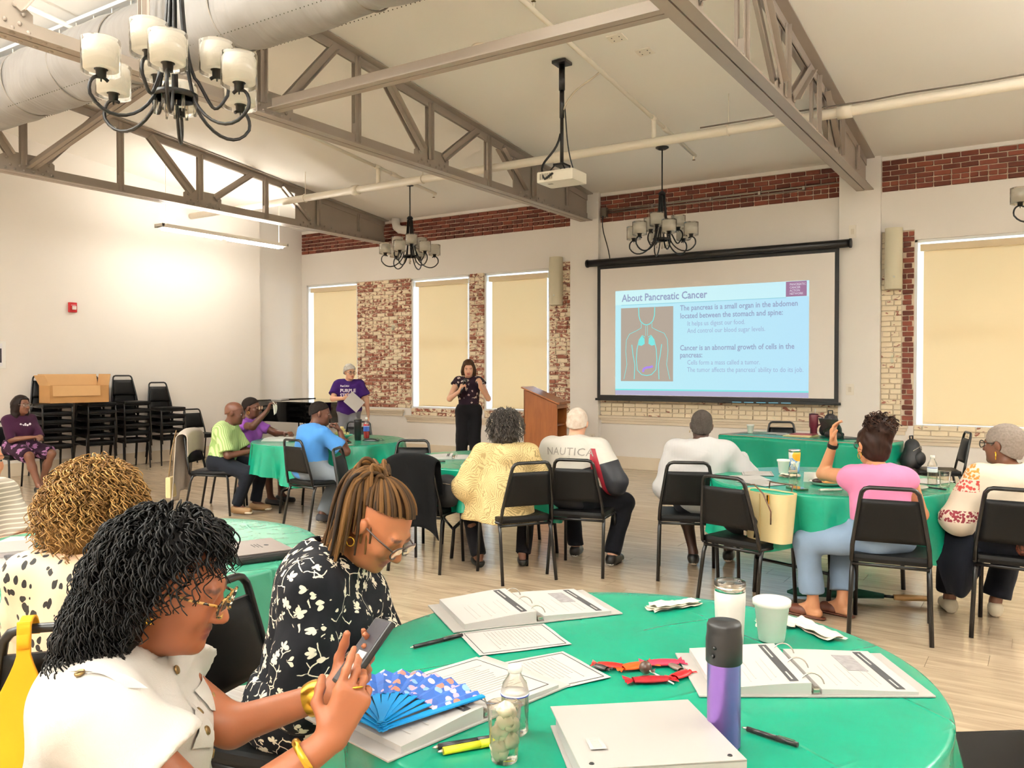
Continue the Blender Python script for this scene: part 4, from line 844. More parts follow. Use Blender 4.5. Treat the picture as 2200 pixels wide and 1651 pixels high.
def ik(S, T, a, b, pole):
    S, T = np.array(S, float), np.array(T, float); d = T-S; L = np.linalg.norm(d); L2 = min(L, (a+b)*0.995); u = d/L; T = S+u*L2
    x = (a*a-b*b+L2*L2)/(2*L2); y = math.sqrt(max(a*a-x*x, 0)); p = np.array(pole, float); p = nrm(p-u*(p@u)); return S+u*x+p*y, T
def hand(pr, W, d, n, right, curl=0.35, s=1.0, k=0.008, thumb=0.5):
    """palm, four fingers of unequal length with three joints each, thumb from the side of the palm"""
    d, n = nrm(d), nrm(n); n = nrm(n-d*(n@d)); t = np.cross(d, n)*(1 if right else -1); W = np.array(W, float); c = curl if hasattr(curl, '__len__') else [curl]*4
    for o, w in ((-0.026, 0.013), (-0.009, 0.0145), (0.009, 0.0145), (0.026, 0.0135)): pr.cone(W+t*o*0.6*s+d*0.008*s, W+t*o*s+d*0.088*s, 0.015*s, w*s, 0.014)
    ln = [(0.034, 0.021, 0.019), (0.041, 0.026, 0.020), (0.044, 0.028, 0.021), (0.039, 0.024, 0.020)]
    tips = []
    for i, o in enumerate((-0.030, -0.0105, 0.0105, 0.0305)):
        p = W+d*(0.086+(-0.006, 0.002, 0.003, -0.002)[i])*s+t*o*s; a = 0.0; r = (0.0072, 0.0082, 0.0086, 0.0084)[i]*s; cc = c[i]
        dd = nrm(d+t*(o*2.2*(1-min(cc, 1))))
        for j in range(3):
            a += cc*(0.95, 1.15, 0.8)[j]; v = dd*math.cos(a)+n*math.sin(a); q = p+v*ln[i][j]*s; pr.cone(p, q, r, r*0.92, k); p = q; r *= 0.92
        tips.append(p)
    p = W+d*0.022*s+t*0.024*s; v = nrm(d*0.62+t*0.72+n*(0.15+0.5*thumb)); q = p+v*0.042*s; pr.cone(p, q, 0.014*s, 0.0105*s, 0.012)
    v2 = nrm(d*0.85+t*(0.45-0.5*thumb)+n*(0.2+0.6*thumb)); q2 = q+v2*0.031*s; pr.cone(q, q2, 0.0102*s, 0.0095*s, k); pr.cone(q2, q2+nrm(v2+n*0.2)*0.024*s, 0.0095*s, 0.0082*s, k)
    return tips
def skin_mat(name, col, lip):
    if name in MATS: return MATS[name]
    s = NT(name); v = s.coord(); nz = s.noise(14, v, 3).outputs[0]; c = hx(col)
    a = s.mix(nz, tuple(x*0.86 for x in c[:3])+(1,), tuple(min(1, x*1.10) for x in c[:3])+(1,))
    a = s.mix(s.n('Attribute', attribute_name='lip').outputs['Fac'], a, hx(lip)); a = s.mix(s.n('Attribute', attribute_name='brow').outputs['Fac'], a, hx('#2a1c16'))
    s.p(col=a, rough=0.48, spec=0.4, sss=0.06); s.bump(s.noise(220, v, 2).outputs[0], 0.05, 0.002); return s.m
SKIN = lambda k: skin_mat('skin_'+k, *{'brown': ('#9a5c3c', '#7d4038'), 'bronze': ('#ac6a45', '#8a4a40'), 'dark': ('#5b3727', '#4a2a26'), 'deep': ('#432c22', '#3a2320'), 'fair': ('#dba98c', '#b96a5f'), 'tan': ('#c68d68', '#a85f55'), 'ruddy': ('#c48160', '#a0584c'), 'umber': ('#6e4734', '#5a342e')}[k])

class Person: pass
def person(label, x, y, hd, skin, sit=True, s=0.93, seat=0.46, g=1.0, chest=1.0, female=False, lean=4, twist=0, hyaw=0, hpitch=0, hroll=0, L=None, Rr=None, legs=None, h=0.011, hf=0.007, hh=0.006, nfwd=0.02, hs=1.0, slouch=0.0, headz=0.0, tl=None, eyes=True):
    """one continuous body: joints from the pose, limbs that taper, a face and two five-fingered hands. local frame: x right, y ahead, z up"""
    o = Person(); rz = head(*hd); o.root = thing('person', label, 'person', (x, y, 0), rz); o.s = s
    c_, s_ = math.cos(-rz), math.sin(-rz)
    o.loc = lambda w: np.array([c_*(w[0]-x)-s_*(w[1]-y), s_*(w[0]-x)+c_*(w[1]-y), w[2]])
    o.dirl = lambda w: np.array([c_*w[0]-s_*w[1], s_*w[0]+c_*w[1], w[2]])
    pr = Prims(); tor = Prims(); o.pr, o.tor = pr, tor
    zp = (seat+0.090*s) if sit else 0.925*s; q_ = tl or (0.87 if sit else 1.0)
    P = np.array([0, 0.0, zp]); RL = Rx(-R(lean)); up_ = RL@np.array([0, 0, 1.0]); T = Rz(R(twist))@RL; fwd = T@np.array([0, 1.0, 0]); rgt = T@np.array([1.0, 0, 0])
    fb = RL@np.array([0, 1.0, 0])
    cp = P+up_*0.30*s*q_+fb*slouch*0.3; sp = P+up_*(0.445*s*q_)+fb*slouch; nb = P+up_*(0.485*s*q_)+fb*slouch
    o.P, o.up, o.fwd, o.rgt, o.cp, o.sp, o.nb, o.T = P, up_, fwd, rgt, cp, sp, nb, T
    tor.ell(P+np.array([0, 0, 0.0]), (0.165*s*g, 0.125*s*g, 0.105*s), k=0.06); tor.ell(P+up_*0.145*s*q_+fb*(0.022*g*g), (0.145*s*g, 0.112*s*g*g, 0.13*s), T, 0.07)
    tor.ell(cp, (0.158*s*chest, 0.115*s*chest, 0.155*s), T, 0.07); tor.cone(sp-rgt*0.135*s*chest-up_*0.012, sp+rgt*0.135*s*chest-up_*0.012, 0.058*s, 0.058*s, 0.07); tor.ell(cp+up_*0.09*s-fwd*0.03*s, (0.13*s*chest, 0.085*s, 0.09*s), T, 0.06)
    if female:
        for q in (-1, 1): tor.ell(cp-up_*0.01*s+fwd*0.085*s*chest+rgt*q*0.072*s, np.array((0.066, 0.062, 0.066))*s*chest*female, T, 0.04)
    pr.extend(tor)
    # head
    Hm = T@Rz(R(hyaw))@Rx(R(hpitch))@Ry(R(hroll)); hc = nb+up_*0.035*s+Hm@np.array([0, 0.022, 0.108])*hs+fwd*nfwd+np.array([0, 0, headz]); o.Hm, o.hc, o.hs = Hm, hc, hs
    hp = lambda a, b, c: hc+Hm@np.array([a, b, c])*hs; hr = lambda *r: np.array(r)*hs
    pr.cone(nb-up_*0.03, hp(0, -0.018, -0.05), 0.058*s*(0.92 if female else 1.05), 0.050*s*(0.9 if female else 1.05), 0.035)
    pr.ell(hp(0, -0.014, 0.034), hr(0.0735, 0.096, 0.082), Hm, 0.03); pr.ell(hp(0, 0.030, -0.030), hr(0.061, 0.064, 0.084), Hm, 0.03); pr.ell(hp(0, 0.040, -0.078), hr(0.044, 0.044, 0.034), Hm, 0.03)
    for q in (-1, 1):
        pr.ell(hp(q*0.035, 0.062, -0.026), hr(0.024, 0.024, 0.022), Hm, 0.02); pr.ell(hp(q*0.031, 0.104, 0.006), hr(0.017, 0.014, 0.0115), Hm, 0.010, sub=True); pr.ell(hp(q*0.077, -0.006, -0.006), hr(0.010, 0.019, 0.031), Hm@Ry(q*0.18)@Rx(-0.2), 0.010)
        pr.ell(hp(q*0.031, 0.0805, 0.0155), hr(0.016, 0.0095, 0.0045), Hm, 0.004); pr.ell(hp(q*0.031, 0.0785, -0.006), hr(0.015, 0.0085, 0.0040), Hm, 0.004)
        if not eyes: pr.ell(hp(q*0.031, 0.080, 0.005), hr(0.0155, 0.0095, 0.0100), Hm, 0.006)
        pr.ell(hp(q*0.013, 0.100, -0.031), hr(0.0085, 0.010, 0.007), Hm, 0.008)
    pr.cone(hp(-0.036, 0.078, 0.024), hp(0.036, 0.078, 0.024), 0.0115*hs, 0.0115*hs, 0.015); pr.cone(hp(0, 0.088, 0.010), hp(0, 0.110, -0.026), 0.0085*hs, 0.0125*hs, 0.010)
    pr.ell(hp(0, 0.0885, -0.0535), hr(0.023, 0.0105, 0.0058), Hm, 0.006); pr.ell(hp(0, 0.0865, -0.0655), hr(0.020, 0.0105, 0.0068), Hm, 0.006); pr.ell(hp(0, 0.078, -0.090), hr(0.021, 0.018, 0.017), Hm, 0.016)
    # arms
    o.arm = {}; fine = [[], [], []]
    for q in range(3): m = 0.115; fine[q].append((hc[q]-m, hc[q]+m, hf))
    for sd, A in ((-1, L), (1, Rr)):
        A = dict(A or {}); S = sp+rgt*sd*0.172*s*chest-up_*0.02; W = np.array(A.get('w', (sd*0.10, 0.27, (seat+0.19) if sit else 0.80*s)), float)
        E, W = ik(S, W, 0.285*s, 0.245*s, A.get('pole', (sd*0.6, -0.5, -0.6))); d = A.get('d', W-E); n = A.get('n', (0, 0, -1)); gw = A.get('g', g**0.6)
        pr.cone(S, E, 0.050*s*gw, 0.040*s*gw, 0.04); pr.cone(E, W, 0.040*s*gw, 0.0265*s, 0.02); tips = hand(pr, W, d, n, sd > 0, A.get('curl', 0.35), s*A.get('hs', 1.0), thumb=A.get('thumb', 0.5))
        o.arm[sd] = (S, E, W, nrm(d), tips)
        if A.get('fine', True):
            hcen = W+nrm(d)*0.085
            for q in range(3): fine[q].append((hcen[q]-0.10, hcen[q]+0.10, hh))
    # legs
    o.leg = {}
    for sd in (-1, 1):
        G = dict((legs or {}).get(sd, {})); Hj = P+np.array([sd*0.09*s, 0.0, -0.01])
        if sit: An = np.array(G.get('a', (sd*0.11, 0.40, 0.085)), float); Kn = ik(Hj, An, 0.43*s, 0.415*s, G.get('pole', (sd*0.25, 0.6, 0.9)))[0]
        else: An = np.array(G.get('a', (sd*0.10, 0.0, 0.085)), float); Kn = ik(Hj, An, 0.43*s, 0.42*s, (0, 1, 0))[0]
        tdir = nrm(G.get('f', (sd*0.12, 1, 0)))
        pr.cone(Hj, Kn, 0.084*s*g**0.7, 0.058*s*g**0.5, 0.05); pr.cone(Kn, Kn*0.62+An*0.38+np.array([0, -0.012, 0]), 0.054*s, 0.053*s, 0.03); pr.cone(Kn*0.62+An*0.38+np.array([0, -0.012, 0]), An, 0.052*s, 0.034*s, 0.03)
        hl = np.array([An[0], An[1], An[2]-0.052])-tdir*0.03; ft = np.array([An[0], An[1], An[2]-0.058])+tdir*0.135*s; pr.cone(hl, ft, 0.031*s, 0.026*s, 0.03); pr.cone(An, ft, 0.03*s, 0.022*s, 0.03)
        o.leg[sd] = (Hj, Kn, An, hl, ft)
    o.fine = fine
    # cut the back of the figure off the resolution: fine grid only near face and hands
    me = skin_mesh('body', pr, SKIN(skin), h, fine)
    n = len(me.vertices); co = np.empty(n*3, f32); me.vertices.foreach_get('co', co); co = (co.reshape(-1, 3)-hc)@Hm/hs
    def blob(c, r): return np.clip(1.6-np.sqrt((((co-np.array(c))/np.array(r))**2).sum(1)), 0, 0.6)/0.6
    lip = np.maximum(blob((0, 0.095, -0.053), (0.021, 0.012, 0.0055)), blob((0, 0.093, -0.0655), (0.018, 0.012, 0.0065)))
    brow = np.maximum(blob((0.033, 0.085, 0.027), (0.018, 0.014, 0.0038)), blob((-0.033, 0.085, 0.027), (0.018, 0.014, 0.0038)))*0.8
    for nm, v in (('lip', lip), ('brow', brow)): a = me.attributes.new(nm, 'FLOAT', 'POINT'); a.data.foreach_set('value', v.astype(f32))
    o.body = link('body', me, o.root)
    # eyes
    for q in ((-1, 1) if eyes else ()):
        b = MB(); c = hp(q*0.031, 0.0775, 0.005); Me = Matrix(Hm.tolist())
        e = MB().sphere(c, 0.0118*hs, 10).build('eye', mat('eye_white', '#e8e0d8', 0.25), o.root); MB().sphere(hp(q*0.031, 0.0868, 0.0045), 0.0056*hs, 8, (1, 0.6, 1), Me.to_4x4()).build('iris', mat('iris_dark', '#23150f', 0.15), e)
    return o
def garment(o, name, prs, m, h=0.011, infl=0.012, cut=None, wr=0.004, wsc=1.0, label=None, fines=((), (), ())):
    ob = link(name, skin_mesh(name, prs, m, h, fines, infl, cut, wr, wsc), o.root)
    if label: ob['label'] = label
    return ob
def top(o, m, sleeve=0.55, hem=None, infl=0.013, name='shirt', neck=0.062, vneck=0.0, loose=0.0, wr=0.004, collar=None, h=0.011, extra=None, puff=0.0, wsc=1.0):
    """upper garment: torso and sleeves, cut at hem and neckline; sleeve 0..2 (1 = elbow)"""
    s = o.s; pr = Prims(); pr.extend(o.tor); fi = ((), (), ())
    for sd in (-1, 1):
        S, E, W, d, _ = o.arm[sd]
        sl = sleeve[0 if sd < 0 else 1] if hasattr(sleeve, '__len__') else sleeve
        if sl > 0:
            k = min(sl, 1.0); pr.cone(S, S+(E-S)*k, (0.052+puff)*s, (0.047+puff+loose)*s, 0.045, cut=sl <= 1.0)
            if sl > 1: pr.cone(E, E+(W-E)*min(sl-1, 0.99), (0.045+puff)*s, (0.034+loose+puff)*s, 0.03, cut=True)
    if extra: extra(pr)
    nb, up_, fwd = o.nb, o.up, o.fwd; hz = hem if hem is not None else o.P[2]-0.02
    def cut(X, Y, Z):
        c1 = hz-Z+0*X+0*Y
        a = nb-up_*0.06; dx, dy, dz = X-a[0], Y-a[1], Z-a[2]; t = dx*up_[0]+dy*up_[1]+dz*up_[2]
        rr = np.sqrt(np.maximum((dx-t*up_[0])**2+(dy-t*up_[1])**2+(dz-t*up_[2])**2, 0)); f = dx*fwd[0]+dy*fwd[1]+dz*fwd[2]
        lim = 0.048*s+vneck*np.clip(f/0.08, 0, 1)*-1.0
        c2 = np.minimum(neck*s*1.05-rr, t-lim)          # hole round the neck
        return np.maximum(c1, c2)
    g_ = garment(o, name, pr, m, h, infl, cut, wr, wsc)
    if collar:
        b = MB(); n = 28
        def pt(u, q):
            a = PI*0.10+u*PI*1.8; dv = o.rgt*math.sin(a)*-1+fwd*math.cos(a); r_ = (neck*1.0+0.014*q+0.012)*s; hgt = 0.045+0.030*(1-abs(2*q-1))-(0.055*q if q > 0.5 else 0)*0.9
            ba = nb-up_*0.055+fwd*0.012; return ba+dv*r_+up_*(hgt+0.012*math.cos(a)*-1)
        b.grid(pt, n, 7).build('collar', collar, o.root)
    return g_
def bottoms(o, m, length=2.0, infl=0.016, name='trousers', waist=0.10, h=0.012, flare=0.0, wr=0.004):
    """trousers: pelvis and legs, cut at waist and hem; length 1 = knee, 2 = ankle"""
    s = o.s; pr = Prims(); pr.extend(o.tor[:2])
    for sd in (-1, 1):
        Hj, Kn, An, _, _ = o.leg[sd]
        if length > 1: pr.cone(Hj, Kn, 0.086*s, 0.062*s, 0.05); pr.cone(Kn, Kn+(An-Kn)*min(length-1, 1.04), 0.060*s, (0.046+flare)*s, 0.03, cut=True)
        else: pr.cone(Hj, Hj+(Kn-Hj)*length, 0.086*s, 0.066*s, 0.05, cut=True)
    zt = o.P[2]+waist*s
    return garment(o, name, pr, m, h, infl, lambda X, Y, Z: Z-zt+0*X+0*Y, wr)
def shoes(o, m, sole=None, name='shoe', h=0.008, only=(-1, 1), high=0.02):
    for sd in only:
        Hj, Kn, An, hl, ft = o.leg[sd]; pr = Prims(); dr = nrm(ft-hl); pr.cone(hl, ft+dr*0.012, 0.034*o.s, 0.030*o.s, 0.03); pr.cone(An*0.45+hl*0.55, ft*0.7+hl*0.3, 0.034*o.s, 0.026*o.s, 0.03)
        zt = An[2]-0.052+0.028+high; sh = garment(o, name, pr, m, h, 0.006, lambda X, Y, Z: np.maximum(Z-zt, 0.004-Z)+0*X+0*Y, 0.0)
        if sole: 
            p2 = Prims(); p2.cone(hl, ft+dr*0.014, 0.036*o.s, 0.034*o.s, 0.02); link('sole', skin_mesh('sole', p2, sole, h, infl=0.005, cut=lambda X, Y, Z: np.maximum(Z-0.024-(hl[2]-0.033), (hl[2]-0.036)-Z)+0*X+0*Y), sh)
def hair_cap(o, m, t=0.012, line=(0.0, 0.75), extra=None, h=0.007, wr=0.003, wsc=3.0, name='hair', cutf=None, big=1.0):
    """hair as a shell round the skull, cut along the hairline (z > a + b*y in head space)"""
    pr = Prims(); pr.ell((0, -0.014, 0.034), (0.0735, 0.096, 0.082), None, 0.03); pr.ell((0, -0.03, -0.03), (0.066, 0.066, 0.07), None, 0.03)
    if extra: extra(pr)
    def cut(X, Y, Z):
        if cutf: return cutf(X, Y, Z)
        c = (line[0]+line[1]*Y-Z)+0*X
        ear = 0.030-np.sqrt((Y-0.002)**2+(Z+0.012)**2)+0*X      # keep the ears free
        return np.maximum(c, np.where(np.abs(X) > 0.045, ear, -1))
    me = skin_mesh(name, pr, m, h/o.hs, infl=t, cut=cut, wr=wr, wsc=wsc, post=lambda P: (P*o.hs)@o.Hm.T+o.hc)
    return link(name, me, o.root)
def strands(o, name, m, pts, rad, n=4, hm=True, parent=None):
    """many thin tubes; pts [S,P,3] in head space"""
    P = np.array(pts, float); S, K, _ = P.shape; t = np.gradient(P, axis=1); t /= np.linalg.norm(t, axis=2, keepdims=True)+1e-9
    ref = np.where(np.abs(t[..., 2:3]) < 0.85, np.array([0, 0, 1.0]), np.array([1.0, 0, 0])); u = np.cross(t, ref); u /= np.linalg.norm(u, axis=2, keepdims=True)+1e-9; w = np.cross(t, u)
    rad = np.broadcast_to(np.array(rad, float), (S, K)); V = np.stack([P+(u*math.cos(2*PI*k/n)+w*math.sin(2*PI*k/n))*rad[..., None] for k in range(n)], 2).reshape(-1, 3)
    if hm: V = (V*o.hs)@o.Hm.T+o.hc
    i = (np.arange(S)[:, None, None]*K+np.arange(K-1)[None, :, None])*n; k = np.arange(n)[None, None, :]; k2 = (k+1) % n
    F = np.stack([i+k, i+k2, i+n+k2, i+n+k], 3).reshape(-1, 4); return link(name, np_mesh(name, V, F, m), parent or o.root)
def curls(rs, roots, down, length, amp, turns, K=16, spread=0.3):
    """helical locks from roots (outward normals known), falling down"""
    S = len(roots); out = nrm_rows(roots-np.array([0, -0.02, 0.02])); t = np.linspace(0, 1, K)[None, :, None]; L = length*rs.uniform(0.7, 1.15, (S, 1, 1))
    dirn = out[:, None, :]*(spread*(1-t)**1.2+0.04)*1.0+np.array(down)[None, None, :]*t**0.8
    base = roots[:, None, :]+np.cumsum(dirn/np.linalg.norm(dirn, axis=2, keepdims=True), 1)*(L/K)
    ph = rs.uniform(0, 6.28, (S, 1)); tt = np.linspace(0, 1, K)[None, :]*turns*2*PI*rs.uniform(0.7, 1.3, (S, 1))+ph; a = amp*rs.uniform(0.6, 1.3, (S, 1))*np.linspace(0.3, 1, K)[None, :]
    base[..., 0] += np.cos(tt)*a; base[..., 1] += np.sin(tt)*a; base[..., 2] += np.sin(tt*0.7+ph)*a*0.5; return base
def nrm_rows(a): return a/(np.linalg.norm(a, axis=1, keepdims=True)+1e-9)
def scalp(rs, n, zmin=-0.05, ymax=0.07, r=(0.08, 0.102, 0.09)):
    P = nrm_rows(rs.normal(size=(n*4, 3)))*np.array(r)+np.array([0, -0.014, 0.034]); ok = (P[:, 2] > zmin+0.75*np.maximum(P[:, 1], -0.02)) & (P[:, 1] < ymax); return P[ok][:n]
def glasses(o, m, w=0.062, lens=True, round_=False):
    H4 = Matrix(o.Hm.tolist()).to_4x4(); H4.translation = Vector(o.hc); g = None; hs = o.hs
    b = MB(); X = lambda a, b_, c: tuple(H4 @ Vector((a*hs, b_*hs, c*hs)))
    for q in (-1, 1):
        pts = [X(q*0.034+0.026*math.cos(a)*(1 if round_ else 1.05), 0.112-0.006*abs(math.cos(a)), 0.004+0.021*math.sin(a)) for a in [k*PI/8 for k in range(16)]]
        b.tube(pts, 0.0026*hs, 6, closed=True); b.tube([X(q*0.060, 0.106, 0.010), X(q*0.076, 0.06, 0.010), X(q*0.080, 0.0, 0.008), X(q*0.078, -0.018, -0.006)], 0.0026*hs, 6)
    b.tube([X(-0.010, 0.112, 0.008), X(0, 0.116, 0.011), X(0.010, 0.112, 0.008)], 0.0022*hs, 6); g = b.build('glasses', m, o.root)
    for q in (-1, 1): MB().add([X(q*0.034+0.025*math.cos(a), 0.111, 0.004+0.020*math.sin(a)) for a in [k*PI/8 for k in range(16)]], [tuple(range(16))]).build('lens', M_LENS, g)
    return g
M_LENS = glass('spectacle_lens', '#f2f2f2')
def earring(o, sd, r, m):
    H4 = Matrix(o.Hm.tolist()).to_4x4(); H4.translation = Vector(o.hc); c = (sd*0.083, 0.002, -0.040-r)
    MB().tube([tuple(H4 @ (Vector((c[0], c[1]+r*math.cos(a), c[2]+r*math.sin(a)))*o.hs)) for a in [k*PI/10 for k in range(20)]], 0.0022, 6, closed=True).build('earring', m, o.root)
def band(o, sd, t, r, w, m, name):
    S, E, W, d, _ = o.arm[sd]; p = W+(E-W)*t; ax = nrm(E-W); u = nrm(np.cross(ax, (0.3, 0.2, 0.9))); v = np.cross(ax, u)
    MB().grid(lambda a, q: p+ax*w*(q-0.5)+(u*math.cos(2*PI*a)+v*math.sin(2*PI*a))*(r+0.003*math.sin(PI*q)), 20, 4, closed_u=True).build(name, m, o.root)
def print_on(o, garm, txt, size, m, origin, right, upv, off=0.0, align='CENTER', name='lettering', space=1.0):
    """lettering laid on a garment along the direction it faces"""
    me = text_mesh(txt, size, offset=off, align=align, res=2, space=space); bm = bmesh.new(); bm.from_mesh(me)
    for _ in range(2): bmesh.ops.subdivide_edges(bm, edges=[e for e in bm.edges if e.calc_length() > size*0.22], cuts=1)
    bmesh.ops.triangulate(bm, faces=bm.faces[:]); gm = garm.data; tree = BVHTree.FromPolygons([v.co for v in gm.vertices], [p.vertices for p in gm.polygons])
    rr, uu = Vector(nrm(right)), Vector(nrm(upv)); nn = rr.cross(uu)
    for v in bm.verts:
        p = Vector(origin)+rr*v.co.x+uu*v.co.y; hit = tree.ray_cast(p+nn*0.3, -nn, 0.6); v.co = (hit[0]+nn*0.003) if hit[0] else p
    bm.to_mesh(me); bm.free(); me.materials.clear(); me.materials.append(m); return link(name, me, o.root)

# ---- cloth materials
def cloth(name, col, rough=0.85, var=0.06, weave=350, fold=0.25):
    if name in MATS: return MATS[name]
    s = NT(name); v = s.coord(); c = hx(col); n1 = s.noise(9, v, 3, 0.5).outputs[0]
    s.p(col=s.mix(n1, tuple(x*(1-var*2) for x in c[:3])+(1,), tuple(min(1, x*(1+var)) for x in c[:3])+(1,)), rough=rough, sheen=0.04, spec=0.2)
    s.bump(s.math('ADD', s.math('MULTIPLY', n1, 1.0), s.math('MULTIPLY', s.noise(weave, v, 1).outputs[0], 0.08)), fold, 0.02); return s.m
def stripes(name, a, b, sc, axis_='X', duty=0.5, dist=0.6, rot=(0, 0, 0)):
    s = NT(name); v = s.coord('Object', (1, 1, 1), rot); w = s.n('TexWave', {'Vector': v, 'Scale': sc, 'Distortion': dist, 'Detail': 1.0, 'Detail Scale': 0.6}, bands_direction=axis_).outputs['Fac']
    s.p(col=s.mix(s.step(w, duty-0.06, duty+0.06), hx(a), hx(b)), rough=0.85, spec=0.2); s.bump(s.noise(10, v, 3, 0.5).outputs[0], 0.25, 0.02); return s.m
def floral(name, ground, col, sc, size=0.34, centre=None, stems=True):
    """petalled flowers scattered on a ground, with thin stems"""
    s = NT(name); v0 = s.coord('Object'); nz = s.n('VectorMath', {0: s.noise(sc*1.2, v0, 2).outputs['Color'], 'Scale': 0.35/sc}, operation='SCALE').outputs[0]; v = s.n('VectorMath', {0: v0, 1: nz}, operation='ADD').outputs[0]
    c = hx(ground)
    for k, (off, z) in enumerate((((0, 0, 0), size), ((0.37, 0.11, 0.23), size*0.72))):
        vv = s.n('VectorMath', {0: v, 1: off}, operation='ADD').outputs[0]; vo = s.n('TexVoronoi', {'Vector': vv, 'Scale': sc, 'Randomness': 0.95})
        dl = s.n('SeparateXYZ', {0: s.n('VectorMath', {0: s.n('VectorMath', {0: vv, 'Scale': sc}, operation='SCALE').outputs[0], 1: s.n('VectorMath', {0: vo.outputs['Position'], 'Scale': sc}, operation='SCALE').outputs[0]}, operation='SUBTRACT').outputs[0]})
        hor = s.math('ADD', dl.outputs[0], dl.outputs[1]); ang = s.math('ARCTAN2', dl.outputs[2], hor)
        pet = s.math('MULTIPLY_ADD', s.math('ABSOLUTE', s.math('SINE', s.math('MULTIPLY_ADD', ang, 2.0 if k else 2.5, s.math('MULTIPLY', vo.outputs['Color'], 6.0)))), 0.55, 0.45)
        f = s.math('LESS_THAN', vo.outputs['Distance'], s.math('MULTIPLY', pet, z)); c = s.mix(f, c, hx(col))
        if centre: c = s.mix(s.math('LESS_THAN', vo.outputs['Distance'], z*0.38), c, hx(centre))
    if stems:
        e = s.n('TexVoronoi', {'Vector': v, 'Scale': sc*0.8, 'Randomness': 1.0}, feature='DISTANCE_TO_EDGE').outputs['Distance']; br = s.step(s.noise(sc*0.9, v0, 1).outputs[0], 0.5, 0.52)
        c = s.mix(s.math('MULTIPLY', s.math('LESS_THAN', e, 0.022), br), c, hx(col))
    s.p(col=c, rough=0.8, spec=0.2); s.bump(s.noise(9, v0, 3, 0.5).outputs[0], 0.3, 0.02); return s.m
def leopard(name):
    s = NT(name); v0 = s.coord('Object', (1, 1, 0.62)); nz = s.n('VectorMath', {0: s.noise(22, v0, 2).outputs['Color'], 'Scale': 0.03}, operation='SCALE').outputs[0]; v = s.n('VectorMath', {0: v0, 1: nz}, operation='ADD').outputs[0]
    vo = s.n('TexVoronoi', {'Vector': v, 'Scale': 38, 'Randomness': 0.95}); keep = s.math('GREATER_THAN', s.n('SeparateColor', {0: vo.outputs['Color']}).outputs[0], 0.25)
    f = s.math('MULTIPLY', s.math('LESS_THAN', vo.outputs['Distance'], 0.36), keep); c = s.mix(s.noise(6, v0, 2).outputs[0], hx('#f3e0c8'), hx('#e2b48c'))
    s.p(col=s.mix(f, c, hx('#15120f')), rough=0.7); s.bump(s.noise(9, v0, 3, 0.5).outputs[0], 0.3, 0.02); return s.m
def leaves(name, ground, ink):
    """palm-leaf print: patches of parallel strokes, each patch with its own slant"""
    s = NT(name); v0 = s.coord('Object'); nz = s.n('VectorMath', {0: s.noise(14, v0, 2).outputs['Color'], 'Scale': 0.05}, operation='SCALE').outputs[0]; v = s.n('VectorMath', {0: v0, 1: nz}, operation='ADD').outputs[0]
    vo = s.n('TexVoronoi', {'Vector': v, 'Scale': 15, 'Randomness': 1.0}); dr = s.n('VectorMath', {0: vo.outputs['Color'], 1: (0.5, 0.5, 0.5)}, operation='SUBTRACT').outputs[0]
    ph = s.n('VectorMath', {0: s.n('VectorMath', {0: dr}, operation='NORMALIZE').outputs[0], 1: v}, operation='DOT_PRODUCT').outputs['Value']
    w = s.math('SINE', s.math('MULTIPLY', ph, 460.0)); lim = s.math('MULTIPLY_ADD', vo.outputs['Distance'], 1.3, -0.25); f = s.math('GREATER_THAN', w, lim)
    s.p(col=s.mix(s.math('MULTIPLY', f, 0.62), hx(ground), hx(ink)), rough=0.85); s.bump(s.noise(9, v0, 3, 0.5).outputs[0], 0.3, 0.02); return s.m
def hair_mat(name, a, b, sc=60, rough=0.5, z=0.15):
    s = NT(name); v = s.coord('Object', (1, 1, z)); n1 = s.noise(sc, v, 3).outputs[0]; s.p(col=s.mix(n1, hx(a), hx(b)), rough=rough, spec=0.15); s.bump(n1, 0.5, 0.006); return s.m
def strand_mat(name, a, b, rough=0.42, grad=None):
    s = NT(name); rn = s.n('NewGeometry').outputs['Random Per Island']; c = s.mix(rn, hx(a), hx(b)); s.p(col=c, rough=rough, spec=0.22); return s.m
M_GOLD = mat('gold', '#d8a83e', 0.25, 1.0); M_BLKF = mat('black_spectacles', '#15110f', 0.3); M_SOLE = mat('shoe_sole', '#d9cdb8', 0.7); M_BSHOE = mat('black_shoe', '#151312', 0.4)
def lw(x, y, hd, w):
    a = -head(*hd); return (math.cos(a)*(w[0]-x)-math.sin(a)*(w[1]-y), math.sin(a)*(w[0]-x)+math.cos(a)*(w[1]-y), w[2])
def ld(hd, w): return lw(0, 0, hd, w)
rs = np.random.RandomState(5)
# ---- presenter with a microphone
hd = (0.50, -0.87); x, y = -7.05, 9.75
p = person('standing person in dark floral blouse speaking into a microphone', x, y, hd, 'fair', sit=False, s=1.0, g=0.94, chest=0.95, female=1.0, lean=1, hyaw=6, hpitch=-16,
    Rr=dict(w=(0.10, 0.25, 1.22), pole=(0.6, -0.1, -0.8), d=(-0.35, 0.25, 0.85), n=(-0.8, -0.4, 0.2), curl=1.0, thumb=0.9), L=dict(w=(-0.19, 0.24, 1.27), pole=(-0.5, -0.1, -0.9), d=(0.05, 0.15, 1), n=(0.7, -0.5, 0), curl=(0.9, 0.9, 0.8, 0.6)), h=0.013, hf=0.008, hh=0.0075)
top(p, floral('dark_floral_print', '#241420', '#cbbcae', 13, 0.30, '#7a4a66', False), sleeve=0.22, hem=0.86, neck=0.060, vneck=0.05, loose=0.02, name='blouse', wr=0.005, h=0.013)
bottoms(p, cloth('black_slacks', '#121114'), 2.0, flare=0.022, infl=0.02, h=0.014); shoes(p, M_BSHOE, h=0.010)
